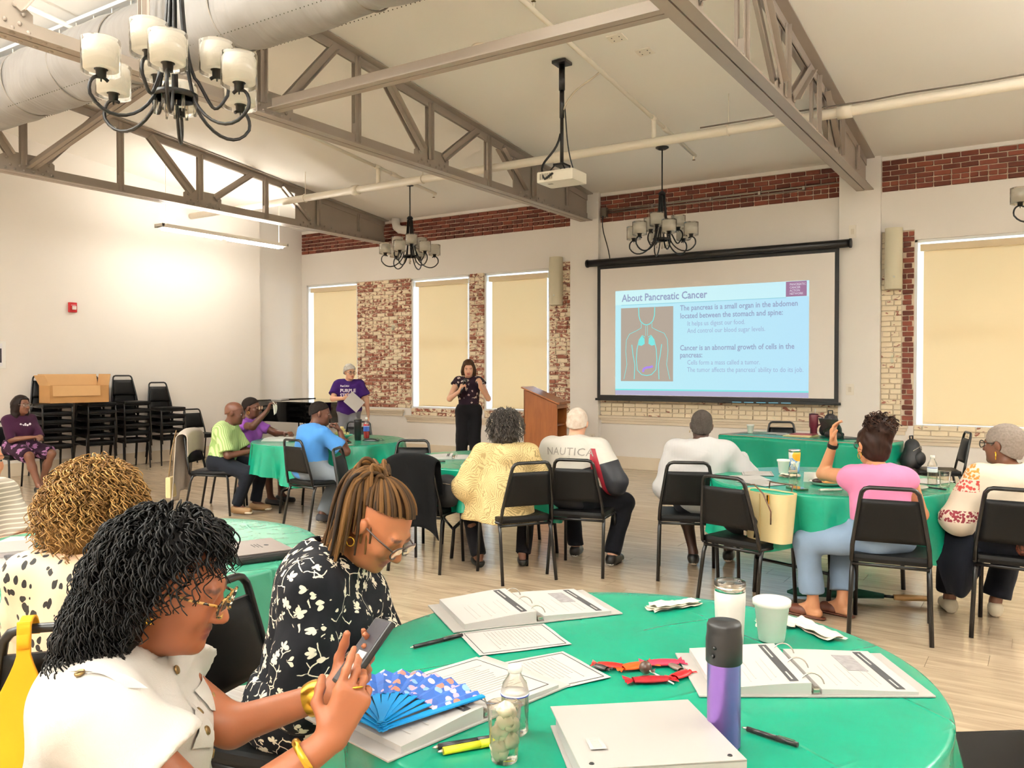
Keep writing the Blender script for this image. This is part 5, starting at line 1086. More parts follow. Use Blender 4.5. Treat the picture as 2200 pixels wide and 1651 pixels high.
M_BROWNH = hair_mat('brown_hair', '#2c1c13', '#5a3d28', 70)
hair_cap(p, M_BROWNH, 0.016, h=0.008, wr=0.002, extra=lambda q: [q.ell((sx*0.066, -0.01, -0.055), (0.030, 0.062, 0.075), None, 0.03) for sx in (-1, 1)]+[q.ell((0, -0.066, -0.045), (0.072, 0.045, 0.08), None, 0.03)],
    cutf=lambda X, Y, Z: np.maximum((Y-0.045-0.02*np.clip(Z*12, -1, 1))*np.where(Z < 0.072, 1, -1)-np.where(Z < 0.072, 0, 0.2), -0.105-Z)+0*X)
mc = thing('microphone', 'black handheld microphone in the presenter\'s hand', 'microphone', (0, 0, 0)); W = p.arm[1][2]+p.arm[1][3]*0.075; ax = nrm((-0.25, -0.42, 0.8)); c_ = p.root; mc.location = (x, y, 0); mc.rotation_euler.z = head(*hd)
W = W+np.array((-0.02, 0.0, 0.0)); MB().tube([W-ax*0.11, W+ax*0.075], [0.013, 0.019], 10).build('handle', M_BLACKM, mc); MB().sphere(W+ax*0.10, 0.029, 12).build('grille', mat('mic_grille', '#4b4a48', 0.4, 0.7, bump=0.4, bsc=500), mc); MB().tube([W+ax*0.072, W+ax*0.082], 0.026, 12).build('collar_ring', mat('mic_ring', '#8d8b88', 0.3, 0.8), mc)
# ---- volunteer in purple with sheets of paper
hd = (0.62, -0.78); x, y = -9.5, 9.85
p = person('standing grey-haired person in purple t-shirt holding papers', x, y, hd, 'fair', sit=False, s=0.955, g=1.22, chest=1.12, lean=2, hyaw=32, hpitch=-6,
    Rr=dict(w=(0.06, 0.30, 1.07), pole=(0.8, -0.2, -0.6), d=(-0.9, 0.2, 0.12), n=(0.1, -0.9, 0.3), curl=0.55), L=dict(w=(-0.33, 0.06, 0.72), pole=(-0.9, -0.3, 0), d=(-0.05, 0.15, -1), n=(0.9, 0, 0), curl=0.3), h=0.013, hf=0.008, hh=0.0075)
t_ = top(p, cloth('purple_tee', '#3c1c66'), sleeve=0.72, hem=0.74, loose=0.03, name='t_shirt', h=0.013, wr=0.006, infl=0.018)
bottoms(p, cloth('grey_jeans', '#77777c'), 2.0, infl=0.014, h=0.014, waist=-0.02); shoes(p, M_BSHOE, M_SOLE, h=0.010)
hair_cap(p, hair_mat('white_grey_hair', '#a39b92', '#e2ddd6', 55, z=1), 0.020, (0.012, 0.62), wr=0.006, wsc=4.0, h=0.008); glasses(p, mat('thin_metal_frame', '#8b8178', 0.3, 0.8))
M_WPRINT = mat('white_print', '#e9e4ee', 0.8)
rr, uu = -p.rgt*-1, p.up
for k, (w_, sz, of) in enumerate((('PanCAN', 0.040, 0.0012), ('PURPLE', 0.074, 0.0022), ('STRIDE', 0.074, 0.0022))): print_on(p, t_, w_, sz, M_WPRINT, p.cp+p.up*(0.075-0.074*k+(0.010 if k == 0 else 0))+p.rgt*0.13+p.fwd*0.2, -p.rgt, p.up, of, 'LEFT')
pa = thing('paper_sheets', 'white sheets of paper held by the person in purple', 'paper', (x, y, 0), head(*hd)); W = p.arm[1][2]+p.arm[1][3]*0.10
fx = nrm((-0.72, 0.18, -0.62)); fy = nrm((-0.62, 0.0, 0.74)); fz = np.cross(fx, fy)
for k in range(2): MB().add([tuple(W+fx*a+fy*b-fz*0.003*k*-1+np.array((0, 0.025, 0.02))) for a, b in ((-0.02, -0.12), (0.25, -0.12), (0.25, 0.09), (-0.02, 0.09))], [(0, 1, 2, 3)]).build('sheet', mat('paper_white', '#b6b2ae', 0.7), pa)
# ---- person in green stripes
hd = (0.86, 0.50); x, y = -7.38, 5.72
p = person('seated bald person in green striped shirt and dark jeans', x, y, hd, 'dark', s=0.93, g=1.08, lean=10, hyaw=2, hpitch=-2, slouch=0.02, Rr=dict(w=(0.10, 0.36, 0.66), pole=(0.5, -0.7, -0.4), curl=0.7), L=dict(w=(-0.04, 0.37, 0.66), pole=(-0.6, -0.5, -0.4), curl=0.7), legs={1: dict(a=(0.12, 0.22, 0.10)), -1: dict(a=(-0.10, 0.34, 0.10))}, h=0.013, hf=0.008, hh=0.009)
top(p, stripes('green_stripes', '#c3d79a', '#93b06a', 16, 'X', 0.62, 0.5, (0, 0, 0.6)), sleeve=0.85, loose=0.02, hem=0.53, infl=0.018, wr=0.006, collar=cloth('green_collar', '#b9cf90'), h=0.013); bottoms(p, cloth('dark_jeans', '#171b24'), 1.98, infl=0.015, h=0.014)
shoes(p, mat('tan_shoe', '#8a6a44', 0.6), M_SOLE, h=0.010); hair_cap(p, mat('shaved_scalp', '#6a4230', 0.45), 0.0015, (0.02, 0.6), wr=0, h=0.009)
# ---- person in violet, drinking from a paper napkin hand
hd = (0.95, 0.30); x, y = -7.75, 6.34
p = person('seated person in violet top raising a napkin', x, y, hd, 'dark', s=0.95, g=1.1, female=1.0, lean=6, hyaw=8, hpitch=4, Rr=dict(w=(0.20, 0.42, 1.06), pole=(0.7, 0.3, -0.7), d=(-0.15, 0.35, 0.9), n=(-0.3, 0.9, -0.2), curl=0.75), L=dict(w=(-0.10, 0.47, 0.79), pole=(-0.8, 0.1, -0.5), d=(0.4, 0.8, 0.1), curl=0.6), h=0.013, hf=0.008, hh=0.009)
top(p, cloth('violet_top', '#8b4fa8'), sleeve=0.62, hem=0.53, vneck=0.03, h=0.013); bottoms(p, cloth('brown_skirt_trousers', '#3a2b28'), 1.35, h=0.014); shoes(p, M_BSHOE, h=0.010)
hair_cap(p, hair_mat('cropped_dark_hair', '#17120f', '#2e2622', 90, 0.8, 1), 0.006, (0.018, 0.62), wr=0.001, h=0.008); glasses(p, mat('brown_spectacles', '#5d2f1e', 0.3)); earring(p, 1, 0.014, M_GOLD)
q = p.arm[1][2]+p.arm[1][3]*0.09; nk = thing('paper_napkin', 'white napkin in the raised hand of the person in violet', 'napkin', (x, y, 0), head(*hd))
MB().grid(lambda u, v: (q[0]-0.01+0.05*u-0.02, q[1]+0.05+0.015*math.sin(5*u+v*3), q[2]-0.13*v+0.02-0.02*math.sin(u*4)), 8, 8).build('sheet', mat('napkin_white', '#f1ece2', 0.9), nk)
# ---- person in blue polo
hd = (0.28, 0.96); x, y = -6.02, 5.68
p = person('seated person in bright blue polo shirt resting chin on hand', x, y, hd, 'dark', s=0.97, g=1.12, chest=1.1, lean=6, hyaw=-28, hpitch=-3, slouch=0.02, Rr=dict(w=(0.14, 0.27, 0.91), pole=(0.5, 0.9, -0.8), d=(-0.35, -0.35, 0.85), n=(-0.5, -0.8, 0), curl=0.95), L=dict(w=(-0.30, 0.50, 0.79), pole=(-0.8, -0.2, -0.3), curl=0.5), legs={1: dict(a=(0.24, 0.16, 0.10)), -1: dict(a=(-0.06, 0.18, 0.10))}, h=0.013, hf=0.008, hh=0.009)
top(p, cloth('blue_polo', '#4a87c9'), sleeve=0.78, loose=0.018, hem=0.47, infl=0.016, wr=0.006, collar=cloth('blue_collar', '#4a87c9'), h=0.013); bottoms(p, cloth('grey_blue_jeans', '#7d848c'), 2.0, h=0.014, waist=0.11)
shoes(p, mat('dark_trainer', '#3b3a3d', 0.6), M_SOLE, h=0.010); hair_cap(p, hair_mat('buzzed_black_hair', '#120e0c', '#241c18', 120, 0.8, 1), 0.004, (0.022, 0.6), wr=0, h=0.008)
# ---- person in leaf print
hd = (-0.66, 0.75); x, y = -3.40, 5.17
p = person('seated person in tan leaf-print top with dark curly hair', x, y, hd, 'umber', s=0.92, g=1.22, chest=1.1, female=1.0, lean=2, hyaw=-18, hpitch=-6, L=dict(w=(-0.22, 0.26, 0.66), pole=(-0.5, -0.4, -0.9)), Rr=dict(w=(0.18, 0.30, 0.68), pole=(0.5, -0.4, -0.9)), h=0.012, hf=0.008, hh=0.009, legs={1: dict(a=(0.16, 0.20, 0.09)), -1: dict(a=(-0.18, 0.20, 0.09))})
def drape(q):
    P = p.P
    q.cone(P+np.array((-0.02, -0.02, 0.06)), P+np.array((0.0, -0.06, -0.16)), 0.19*p.s, 0.22*p.s, 0.06); q.cone(P+np.array((-0.15, 0.06, 0.0)), P+np.array((-0.24, 0.06, -0.24)), 0.12, 0.10, 0.05)
top(p, leaves('leaf_print', '#d9c08a', '#7d6634'), sleeve=1.7, loose=0.05, hem=0.40, infl=0.018, puff=0.018, wr=0.008, name='tunic', h=0.012, extra=drape); bottoms(p, cloth('black_trousers', '#131216'), 2.0, h=0.014, flare=0.0); shoes(p, M_BSHOE, h=0.010, high=-0.012)
hair_cap(p, hair_mat('dark_grey_hair', '#1d1917', '#4b443f', 40, z=1), 0.028, (-0.075, 0.55), wr=0.008, wsc=4.2, h=0.008, extra=lambda q: q.ell((0, -0.06, -0.05), (0.075, 0.05, 0.06), None, 0.03))
R0 = scalp(rs, 520, -0.10, 0.05, (0.105, 0.128, 0.112)); strands(p, 'curls', strand_mat('grey_curl', '#1c1815', '#6a625b'), curls(rs, R0, (0, -0.1, -1), 0.075, 0.008, 1.2, 9, 0.6), 0.0022, 3)
# ---- person in white sailing jacket
hd = (-0.16, 0.99); x, y = -3.06, 5.57
p = person('seated white-haired person in white jacket with red and navy', x, y, hd, 'fair', s=0.985, g=1.18, chest=1.16, lean=7, hyaw=10, hpitch=-5, slouch=0.02, Rr=dict(w=(0.28, 0.22, 0.62), pole=(0.6, -0.5, -0.8)), L=dict(w=(-0.22, 0.32, 0.66), pole=(-0.5, -0.5, -0.8)), h=0.012, hf=0.008, hh=0.009, legs={1: dict(a=(0.26, 0.20, 0.09))})
s = NT('sailing_jacket'); v = s.coord(); sx = s.n('SeparateXYZ', {0: v}); zz = s.math('ADD', sx.outputs[2], s.math('MULTIPLY', s.math('ABSOLUTE', sx.outputs[0]), -0.30)); wh = s.math('GREATER_THAN', zz, 0.735)
ab = s.math('ABSOLUTE', s.math('SUBTRACT', sx.outputs[0], s.math('MULTIPLY_ADD', sx.outputs[2], -0.22, 0.38))); red = s.math('MULTIPLY', s.math('LESS_THAN', ab, s.math('MULTIPLY_ADD', sx.outputs[2], -0.16, 0.165)), s.math('LESS_THAN', sx.outputs[2], 0.92))
c = s.mix(wh, hx('#15171f'), hx('#cbc6bd')); c = s.mix(red, c, hx('#8f1526')); s.p(col=c, rough=0.6); s.bump(s.noise(8, v, 3, 0.6).outputs[0], 0.35, 0.02)
j = top(p, s.m, sleeve=1.95, loose=0.022, hem=0.44, infl=0.022, puff=0.014, wr=0.007, name='jacket', h=0.012, collar=cloth('navy_collar', '#1b1d28')); bottoms(p, cloth('navy_trousers', '#14161d'), 2.0, h=0.014, infl=0.018); shoes(p, M_BSHOE, mat('white_sole', '#e8e4dc', 0.6), h=0.010)
print_on(p, j, 'NAUTICA', 0.082, mat('grey_print', '#8d8780', 0.7), p.sp-p.up*0.075-p.fwd*0.2+p.rgt*0.0, p.rgt, p.up, 0.0, 'CENTER', space=1.08)
hair_cap(p, hair_mat('white_crop', '#b0917c', '#e4ddd2', 34, 0.8, 1), 0.008, (-0.008, 0.52), wr=0.001, h=0.008)
# ---- person in white shirt
hd = (-0.30, 0.95); x, y = -2.17, 5.91
p = person('seated person in plain white shirt with cropped grey hair', x, y, hd, 'deep', s=0.975, g=1.1, chest=1.08, lean=8, hyaw=4, hpitch=-4, hroll=3, Rr=dict(w=(0.26, 0.40, 0.80), pole=(0.55, -0.3, -0.8)), L=dict(w=(-0.14, 0.26, 0.64), pole=(-0.4, -0.5, -0.9)), h=0.012, hf=0.008, hh=0.009, legs={-1: dict(a=(-0.06, 0.26, 0.10)), 1: dict(a=(0.20, 0.44, 0.10))})
top(p, stripes('white_pinstripe', '#c6c4c4', '#bcbaba', 40, 'X', 0.5, 0.2), sleeve=1.9, loose=0.03, hem=0.46, infl=0.024, puff=0.012, wr=0.009, h=0.012, collar=cloth('white_collar', '#efebe6')); bottoms(p, cloth('dark_shorts', '#2a2a2e'), 1.2, h=0.014); shoes(p, M_BSHOE, M_SOLE, h=0.010)
hair_cap(p, hair_mat('grey_crop', '#2b241f', '#57504a', 150, 0.85, 1), 0.006, (-0.030, 0.62), wr=0.001, h=0.008); earring(p, -1, 0.007, M_GOLD)
# ---- person in pink
hd = (-0.80, 0.60); x, y = -0.80, 5.22
p = person('seated person in sleeveless pink top and cropped blue jeans', x, y, hd, 'tan', s=0.92, g=1.14, chest=1.05, female=1.0, lean=9, twist=-34, hyaw=20, hpitch=2, slouch=0.01,
    L=dict(w=lw(x, y, hd, (-1.11, 5.32, 1.06)), pole=(0.1, 0.6, -1.0), d=ld(hd, (-0.02, 0.0, 1)), n=ld(hd, (0.8, -0.1, 0.3)), curl=(0.3, 0.4, 0.5, 0.4)), Rr=dict(w=lw(x, y, hd, (-0.74, 5.58, 0.80)), pole=(0.2, -0.4, -1)), h=0.011, hf=0.007, hh=0.007,
    legs={-1: dict(a=lw(x, y, hd, (-1.20, 5.22, 0.088)), f=ld(hd, (-0.95, 0.25, 0)), pole=(-0.3, 0.4, 1)), 1: dict(a=lw(x, y, hd, (-1.06, 5.36, 0.088)), f=ld(hd, (-0.9, 0.3, 0)), pole=(0.2, 0.4, 1))})
top(p, cloth('pink_top', '#d985ad'), sleeve=0.10, hem=0.545, infl=0.012, neck=0.066, wr=0.005); bottoms(p, cloth('light_blue_jeans', '#7f93ab'), 1.82, infl=0.019, flare=0.012)
M_BRSH = mat('brown_leather', '#5e3220', 0.5)
for sd in (-1, 1):
    hl, ft = p.leg[sd][3], p.leg[sd][4]; pr = Prims(); dv = nrm(ft-hl); pr.cone(hl-dv*0.02, ft+dv*0.03, 0.036, 0.040, 0.02); sh = link('slide_sandal', skin_mesh('sandal', pr, M_BRSH, 0.008, infl=0.004, cut=lambda X, Y, Z: np.maximum(Z-0.016, 0.003-Z)+0*X+0*Y), p.root)
    p2 = Prims(); p2.cone(ft-dv*0.06, ft+dv*0.005, 0.036, 0.032, 0.02); link('strap', skin_mesh('sandal_strap', p2, M_BRSH, 0.007, infl=0.006, cut=lambda X, Y, Z: np.maximum(0.016-Z, ((X-ft[0])*dv[0]+(Y-ft[1])*dv[1])-0.012)+0*X+0*Y), sh)
M_DKH = hair_mat('dark_brown_updo', '#140d0a', '#3a231a', 60)
hair_cap(p, M_DKH, 0.016, (-0.055, 0.75), wr=0.004, wsc=3, h=0.007, extra=lambda q: [q.ell((0, -0.055, 0.115), (0.062, 0.058, 0.05), None, 0.02), q.ell((0.02, -0.085, 0.085), (0.05, 0.045, 0.045), None, 0.02)])
R0 = nrm_rows(rs.normal(size=(160, 3)))*np.array((0.066, 0.062, 0.05))+np.array((0, -0.062, 0.115)); strands(p, 'bun_strands', strand_mat('updo_strand', '#160e0a', '#4a2d20'), curls(rs, R0, (0, -0.2, -0.4), 0.07, 0.010, 1.1, 9, 0.9), 0.0028, 3)
earring(p, -1, 0.020, M_GOLD); glasses(p, M_BLKF); band(p, -1, 0.06, 0.030, 0.028, M_BLACKM, 'wrist_watch')
# ---- person in embroidered blouse
hd = (-0.22, 0.97); x, y = -0.19, 5.55
p = person('seated person in cream blouse with red embroidered sleeves', x, y, hd, 'umber', s=0.925, g=1.1, chest=1.05, female=1.0, lean=5, twist=14, hyaw=38, hpitch=2, L=dict(w=lw(x, y, hd, (-0.40, 5.74, 0.64)), pole=(-0.6, -0.4, -0.9)), Rr=dict(w=(0.12, 0.30, 0.64), pole=(0.5, -0.5, -0.9)), h=0.011, hf=0.007, hh=0.008,
    legs={-1: dict(a=(-0.26, 0.34, 0.09)), 1: dict(a=(-0.01, 0.34, 0.09))})
s = NT('embroidered_blouse'); v = s.coord(); z = s.n('SeparateXYZ', {0: v}).outputs[2]; xx = s.n('SeparateXYZ', {0: v}).outputs[0]; fl_ = s.step(s.n('TexVoronoi', {'Vector': v, 'Scale': 60}).outputs['Distance'], 0.50, 0.56)
arm_ = s.math('LESS_THAN', xx, -0.17); b1 = s.math('MULTIPLY', s.math('LESS_THAN', s.math('ABSOLUTE', s.math('SUBTRACT', z, 0.66)), 0.034), arm_); b2 = s.math('MULTIPLY', s.math('LESS_THAN', s.math('ABSOLUTE', s.math('SUBTRACT', z, 0.84)), 0.034), arm_); b3 = s.math('MULTIPLY', s.math('LESS_THAN', s.math('ABSOLUTE', s.math('SUBTRACT', z, 0.93)), 0.05), arm_)
c = hx('#e9dcc8'); c = s.mix(s.math('MULTIPLY', b1, s.math('SUBTRACT', 1.0, fl_)), c, hx('#8a2f3a')); c = s.mix(s.math('MULTIPLY', b2, s.math('SUBTRACT', 1.0, fl_)), c, hx('#b8443c')); c = s.mix(s.math('MULTIPLY', b3, s.math('SUBTRACT', 1.0, fl_)), c, hx('#cf8a3a'))
s.p(col=c, rough=0.85); s.bump(s.noise(8, v, 3, 0.5).outputs[0], 0.3, 0.02)
top(p, s.m, sleeve=1.75, loose=0.035, hem=0.50, infl=0.016, puff=0.016, wr=0.007, name='blouse'); bottoms(p, cloth('navy_skirt', '#12141d'), 1.92, infl=0.02, flare=0.02); shoes(p, mat('cream_clog', '#d8ccb4', 0.6), M_SOLE)
hair_cap(p, hair_mat('grey_afro', '#6e6258', '#9a8e84', 90, 0.9, 1), 0.012, (-0.028, 0.62), wr=0.0015, wsc=6, h=0.006); glasses(p, M_BLKF, round_=True); earring(p, -1, 0.004, M_GOLD)
H4 = Matrix(p.Hm.tolist()).to_4x4(); H4.translation = Vector(p.hc); MB().tube([tuple(H4 @ Vector((-0.084, 0.0, -0.04))), tuple(H4 @ Vector((-0.086, 0.0, -0.085)))], 0.004, 6).build('earring_drop', M_GOLD, p.root)
b = MB(); nbv = p.nb
for k in range(24): a = 2*PI*k/24; b.sphere(nbv-p.up*0.015+(p.rgt*math.cos(a)+p.fwd*math.sin(a))*0.075+p.fwd*0.01-p.up*0.02*math.sin(a), 0.0075, 6)
b.build('bead_necklace', mat('beads', '#c9a9a0', 0.4), p.root)
# ---- person by the side wall
hd = (0.97, 0.12); x, y = -10.92, 5.43
p = person('seated long-haired person in plum top by the side wall', x, y, hd, 'umber', s=0.93, g=1.05, female=1.0, lean=2, hyaw=6, h=0.014, hf=0.009, hh=0.009, Rr=dict(w=(0.06, 0.33, 0.68), curl=0.5), L=dict(w=(-0.05, 0.34, 0.68), curl=0.5), legs={1: dict(a=(0.08, 0.50, 0.09)), -1: dict(a=(-0.10, 0.30, 0.09))})
j = top(p, cloth('plum_top', '#3a1730'), sleeve=1.0, hem=0.53, h=0.014); bottoms(p, floral('plum_skirt', '#2c1626', '#9a6a92', 9, 0.42, None, False), 0.98, name='skirt', infl=0.03, h=0.014); shoes(p, M_BSHOE, h=0.010)
b = MB()
for k in range(5): b.sphere(p.cp+p.fwd*0.125+p.rgt*(0.03*k-0.06)+p.up*(0.05-0.015*(k % 2)), 0.016, 6, (1, 0.4, 1.2))
b.build('shirt_print', M_WPRINT, p.root)
hair_cap(p, hair_mat('long_black_hair', '#0f0b0a', '#2a1d18', 70), 0.014, h=0.009, extra=lambda q: [q.cone((sx*0.06, -0.03, 0.0), (sx*0.075, -0.02, -0.26), 0.04, 0.035, 0.04) for sx in (-1, 1)]+[q.cone((0, -0.07, 0), (0, -0.08, -0.26), 0.06, 0.05, 0.04)], cutf=lambda X, Y, Z: np.maximum((Y-0.052)*np.where(Z < 0.07, 1, 0)-np.where(Z < 0.07, 0, 0.2), -0.28-Z)+0*X); glasses(p, mat('thin_metal_frame', '#8b8178'))
# ---- person at the left edge
hd = (0.96, 0.25); x, y = -4.36, 1.93
p = person('seated bald person in grey shirt with white stripes at left edge', x, y, hd, 'ruddy', s=0.95, g=1.15, lean=6, hyaw=-4, h=0.013, hf=0.008, hh=0.008, Rr=dict(w=(0.10, 0.34, 0.72), pole=(0.7, -0.6, -0.4), curl=0.6), L=dict(w=(0.0, 0.36, 0.72), curl=0.6))
top(p, stripes('grey_white_stripes', '#a49a8c', '#ddd4c6', 15, 'Z', 0.8, 0.3), sleeve=0.9, loose=0.02, hem=0.53, infl=0.018, h=0.013); bottoms(p, cloth('charcoal_trousers', '#3a3a3c'), 2.0, h=0.014); shoes(p, M_BSHOE, h=0.010)
# ---- person with curly blond hair
hd = (-0.75, 0.66); x, y = -2.40, 1.38
p = person('seated person with curly dark blond hair and leopard-print blouse', x, y, hd, 'fair', s=0.93, g=1.05, female=1.0, lean=8, hyaw=-8, hpitch=-8, h=0.011, hf=0.007, hh=0.007, L=dict(w=(-0.12, 0.40, 0.79), pole=(-0.3, -0.3, -1)), Rr=dict(w=(0.16, 0.40, 0.79), pole=(0.3, -0.3, -1)))
top(p, leopard('leopard_print'), sleeve=1.5, loose=0.03, hem=0.52, infl=0.02, puff=0.01, wr=0.006, name='blouse'); bottoms(p, cloth('black_trousers', '#131216'), 2.0, h=0.014); shoes(p, M_BSHOE, h=0.010)
hair_cap(p, hair_mat('blond_base', '#4a3015', '#7d5a2c', 60), 0.030, h=0.008, wr=0.006, wsc=3, extra=lambda q: [q.ell((0, -0.055, -0.06), (0.095, 0.07, 0.095), None, 0.03)], cutf=lambda X, Y, Z: np.maximum((Y-0.05)*np.where(Z < 0.07, 1, 0)-np.where(Z < 0.07, 0, 0.2), -0.15-Z)+0*X)
R0 = scalp(rs, 1100, -0.10, 0.06, (0.105, 0.128, 0.115)); strands(p, 'curls', strand_mat('blond_curl', '#5a3a18', '#b98f54'), curls(rs, R0, (0, -0.12, -1), 0.12, 0.011, 2.6, 18, 0.5), np.linspace(0.0026, 0.0014, 18)[None, :], 3)
# ---- person with locs
hd = (0.93, 0.36); x, y = -1.83, 1.70
p = person('seated person with brown locs and black floral dress', x, y, hd, 'bronze', s=0.97, g=1.08, chest=1.04, tl=0.93, female=1.0, lean=12, twist=4, hyaw=-14, hpitch=-30, slouch=0.015, nfwd=0.035, eyes=False, h=0.010, hf=0.005, hh=0.006, hs=1.02, Rr=dict(w=(0.12, 0.33, 0.66), pole=(0.35, -0.5, -0.8)), L=dict(w=(-0.02, 0.36, 0.66), pole=(-0.4, -0.5, -0.8)))
top(p, floral('black_white_floral', '#131419', '#eee3cf', 21, 0.34, None, True), sleeve=1.35, loose=0.03, hem=0.50, infl=0.018, puff=0.008, wr=0.006, name='dress_top', h=0.010); bottoms(p, floral('black_white_floral_skirt', '#131419', '#eee3cf', 21, 0.34, None, True), 1.4, infl=0.03, name='dress_skirt'); shoes(p, M_BSHOE)
hair_cap(p, hair_mat('loc_roots', '#1c120c', '#3d2817', 80), 0.006, (0.062, 0.40), wr=0.001, h=0.006)
M_LOC = strand_mat('loc', '#170e08', '#64441f', 0.75)
def locs():
    out = []
    tie = np.array((0.0, -0.080, 0.105))
    for k in range(130):      # gathered on the crown, spilling over the tie
        a = rs.uniform(0, 6.28); l = rs.uniform(0.11, 0.25); uw = p.Hm.T@np.array((0, 0, 1.0)); dv = p.Hm.T@np.array((math.cos(a)*0.75, -0.50+0.45*math.sin(a), 0)); t = np.linspace(0, 1, 14)[:, None]
        out.append(tie+dv*(t**0.7)*l*0.70+uw*(0.065*np.sin(t*2.6)-1.0*l*t**1.7)+rs.normal(size=(1, 3))*0.008+np.sin(t*9+a)*0.004)
    for k in range(95):      # falling from the back of the head over the shoulders
        a = rs.uniform(-1.15, 1.15); r0 = np.array((0.078*math.sin(a), -0.014-0.096*math.cos(a), rs.uniform(-0.05, 0.05))); l = rs.uniform(0.15, 0.27); t = np.linspace(0, 1, 14)[:, None]
        dn = p.Hm.T@np.array((0.0, -0.30, -1.0)); out.append(r0+np.array((math.sin(a)*0.35, -0.30*math.cos(a), 0))*l*0.8*(t-0.6*t*t)+dn*l*t**1.25+np.sin(t*8+a*3)*0.004+np.array((0, 0, 0.01))*np.sin(t*3))
    for k in range(60):      # pulled up from the hairline to the tie
        a = rs.uniform(-2.6, 2.6); r0 = np.array((0.080*math.sin(a), -0.014+0.086*math.cos(a), 0.060+0.030*math.cos(a))); t = np.linspace(0, 1, 14)[:, None]
        q = r0*(1-t)+tie*t; d = q-np.array((0, -0.014, 0.034)); out.append(np.array((0, -0.014, 0.034))+d/np.sqrt((d/np.array((0.082, 0.105, 0.093)))**2 @ np.ones((3, 1)))*(1+0.02*np.sin(t*PI)))
    return np.array(out)
strands(p, 'locs', M_LOC, locs(), np.concatenate([np.linspace(0.0052, 0.0058, 10), np.linspace(0.0058, 0.0025, 4)])[None, :], 6)
glasses(p, mat('speckled_spectacles', '#4a3830', 0.3)); earring(p, 1, 0.012, M_GOLD); earring(p, -1, 0.012, M_GOLD)
# ---- nearest person: white blouse, phone
hd = (0.66, 0.75); x, y = -1.53, 0.89
rw = lw(x, y, hd, (-1.085, 1.075, 0.835)); lwr = lw(x, y, hd, (-1.225, 1.215, 0.845))
dR = ld(hd, tuple(rt*0.42+up*0.85+fw*0.30)); nR = ld(hd, tuple(fw*0.75-rt*0.35-up*0.2)); dL = ld(hd, tuple(rt*0.75+up*0.62-fw*0.05)); nL = ld(hd, tuple(up*0.55-rt*0.45-fw*0.6))
p = person('nearest seated person in white blouse using a phone', x, y, hd, 'brown', s=0.95, tl=0.90, g=1.22, chest=1.12, female=1.22, lean=7, hyaw=-10, hpitch=-13, nfwd=0.03, eyes=False, h=0.009, hf=0.0045, hh=0.0045, hs=1.03, Rr=dict(w=rw, pole=(0.25, -0.1, -1), d=dR, n=nR, curl=(0.75, 0.62, 0.45, 0.12), g=1.12, thumb=0.7), L=dict(w=lwr, pole=(-0.1, -0.3, -1), d=dL, n=nL, curl=(0.55, 0.5, 0.45, 0.4), g=1.05, thumb=0.2))
M_BLOUSE = cloth('white_cotton', '#d2ccc5', 0.8, 0.03, 400, 0.3)
gb = top(p, M_BLOUSE, sleeve=0.50, loose=0.035, hem=0.50, infl=0.018, puff=0.010, wr=0.006, name='blouse', h=0.009, collar=M_BLOUSE, vneck=0.04, neck=0.066); bottoms(p, cloth('cream_skirt', '#d9cfc0'), 1.2, infl=0.03, name='skirt'); shoes(p, M_BSHOE)
M_BTN = mat('brass_button', '#8a7248', 0.35, 0.7)
gm = gb.data; tree = BVHTree.FromPolygons([v.co for v in gm.vertices], [q.vertices for q in gm.polygons])
def on_blouse(o_, dv, off=0.002):
    h_ = tree.ray_cast(Vector(o_), Vector(nrm(dv))); return (h_[0]+h_[1]*off, h_[1]) if h_[0] else (Vector(o_), Vector(dv))
def button(c, n_, r_=0.009): 
    q = n_.to_track_quat('Z', 'Y').to_matrix().to_4x4(); q.translation = c; MB().lathe([(0, 0.004), (r_*0.6, 0.0035), (r_*0.8, 0.0045), (r_, 0.003), (r_, 0)], 14, M=q).build('button', M_BTN, p.root)
for k in range(4): button(*on_blouse(p.cp+p.up*(0.14-0.085*k)*p.s+p.fwd*0.5+p.rgt*0.012, -p.fwd))
for sd in (-1, 1):
    S, E, W, d, _ = p.arm[sd]; tb = MB(); pts = []
    for k in range(8):
        q = S+p.up*0.3+(E-S)*(-0.16+0.062*k)+p.rgt*sd*0.012; c, n_ = on_blouse(q, -p.up, 0.003); pts.append((c, n_))
    sdv = Vector(p.fwd); tb.grid(lambda u, v: pts[min(7, int(round(v*7)))][0]+sdv*(u-0.5)*0.036+pts[min(7, int(round(v*7)))][1]*0.003, 4, 8).build('shoulder_tab', M_BLOUSE, p.root); button(*pts[0]); 
    c, n_ = on_blouse(p.cp+p.up*0.045+p.rgt*sd*0.085+p.fwd*0.6, -p.fwd, 0.004); button(c, n_); fl = MB(); fl.grid(lambda u, v: on_blouse(p.cp+p.up*(0.075-0.06*v*(1-0.35*abs(2*u-1)))+p.rgt*(sd*0.085+(u-0.5)*0.10)+p.fwd*0.6, -p.fwd, 0.005)[0], 7, 5).build('pocket_flap', M_BLOUSE, p.root)
M_BLKB = hair_mat('black_hair_base', '#060505', '#15110f', 60)
hair_cap(p, M_BLKB, 0.016, h=0.007, wr=0.006, wsc=2.5, extra=lambda q: [q.ell((0.005, -0.055, -0.04), (0.092, 0.075, 0.10), None, 0.04), q.ell((0.01, -0.075, -0.13), (0.09, 0.065, 0.075), None, 0.04)], cutf=lambda X, Y, Z: np.maximum((Y+0.008-0.55*np.clip(Z, 0, 0.09))*np.where(Z < 0.095, 1, 0)-np.where(Z < 0.095, 0, 0.2), -0.24-Z)+0*X)
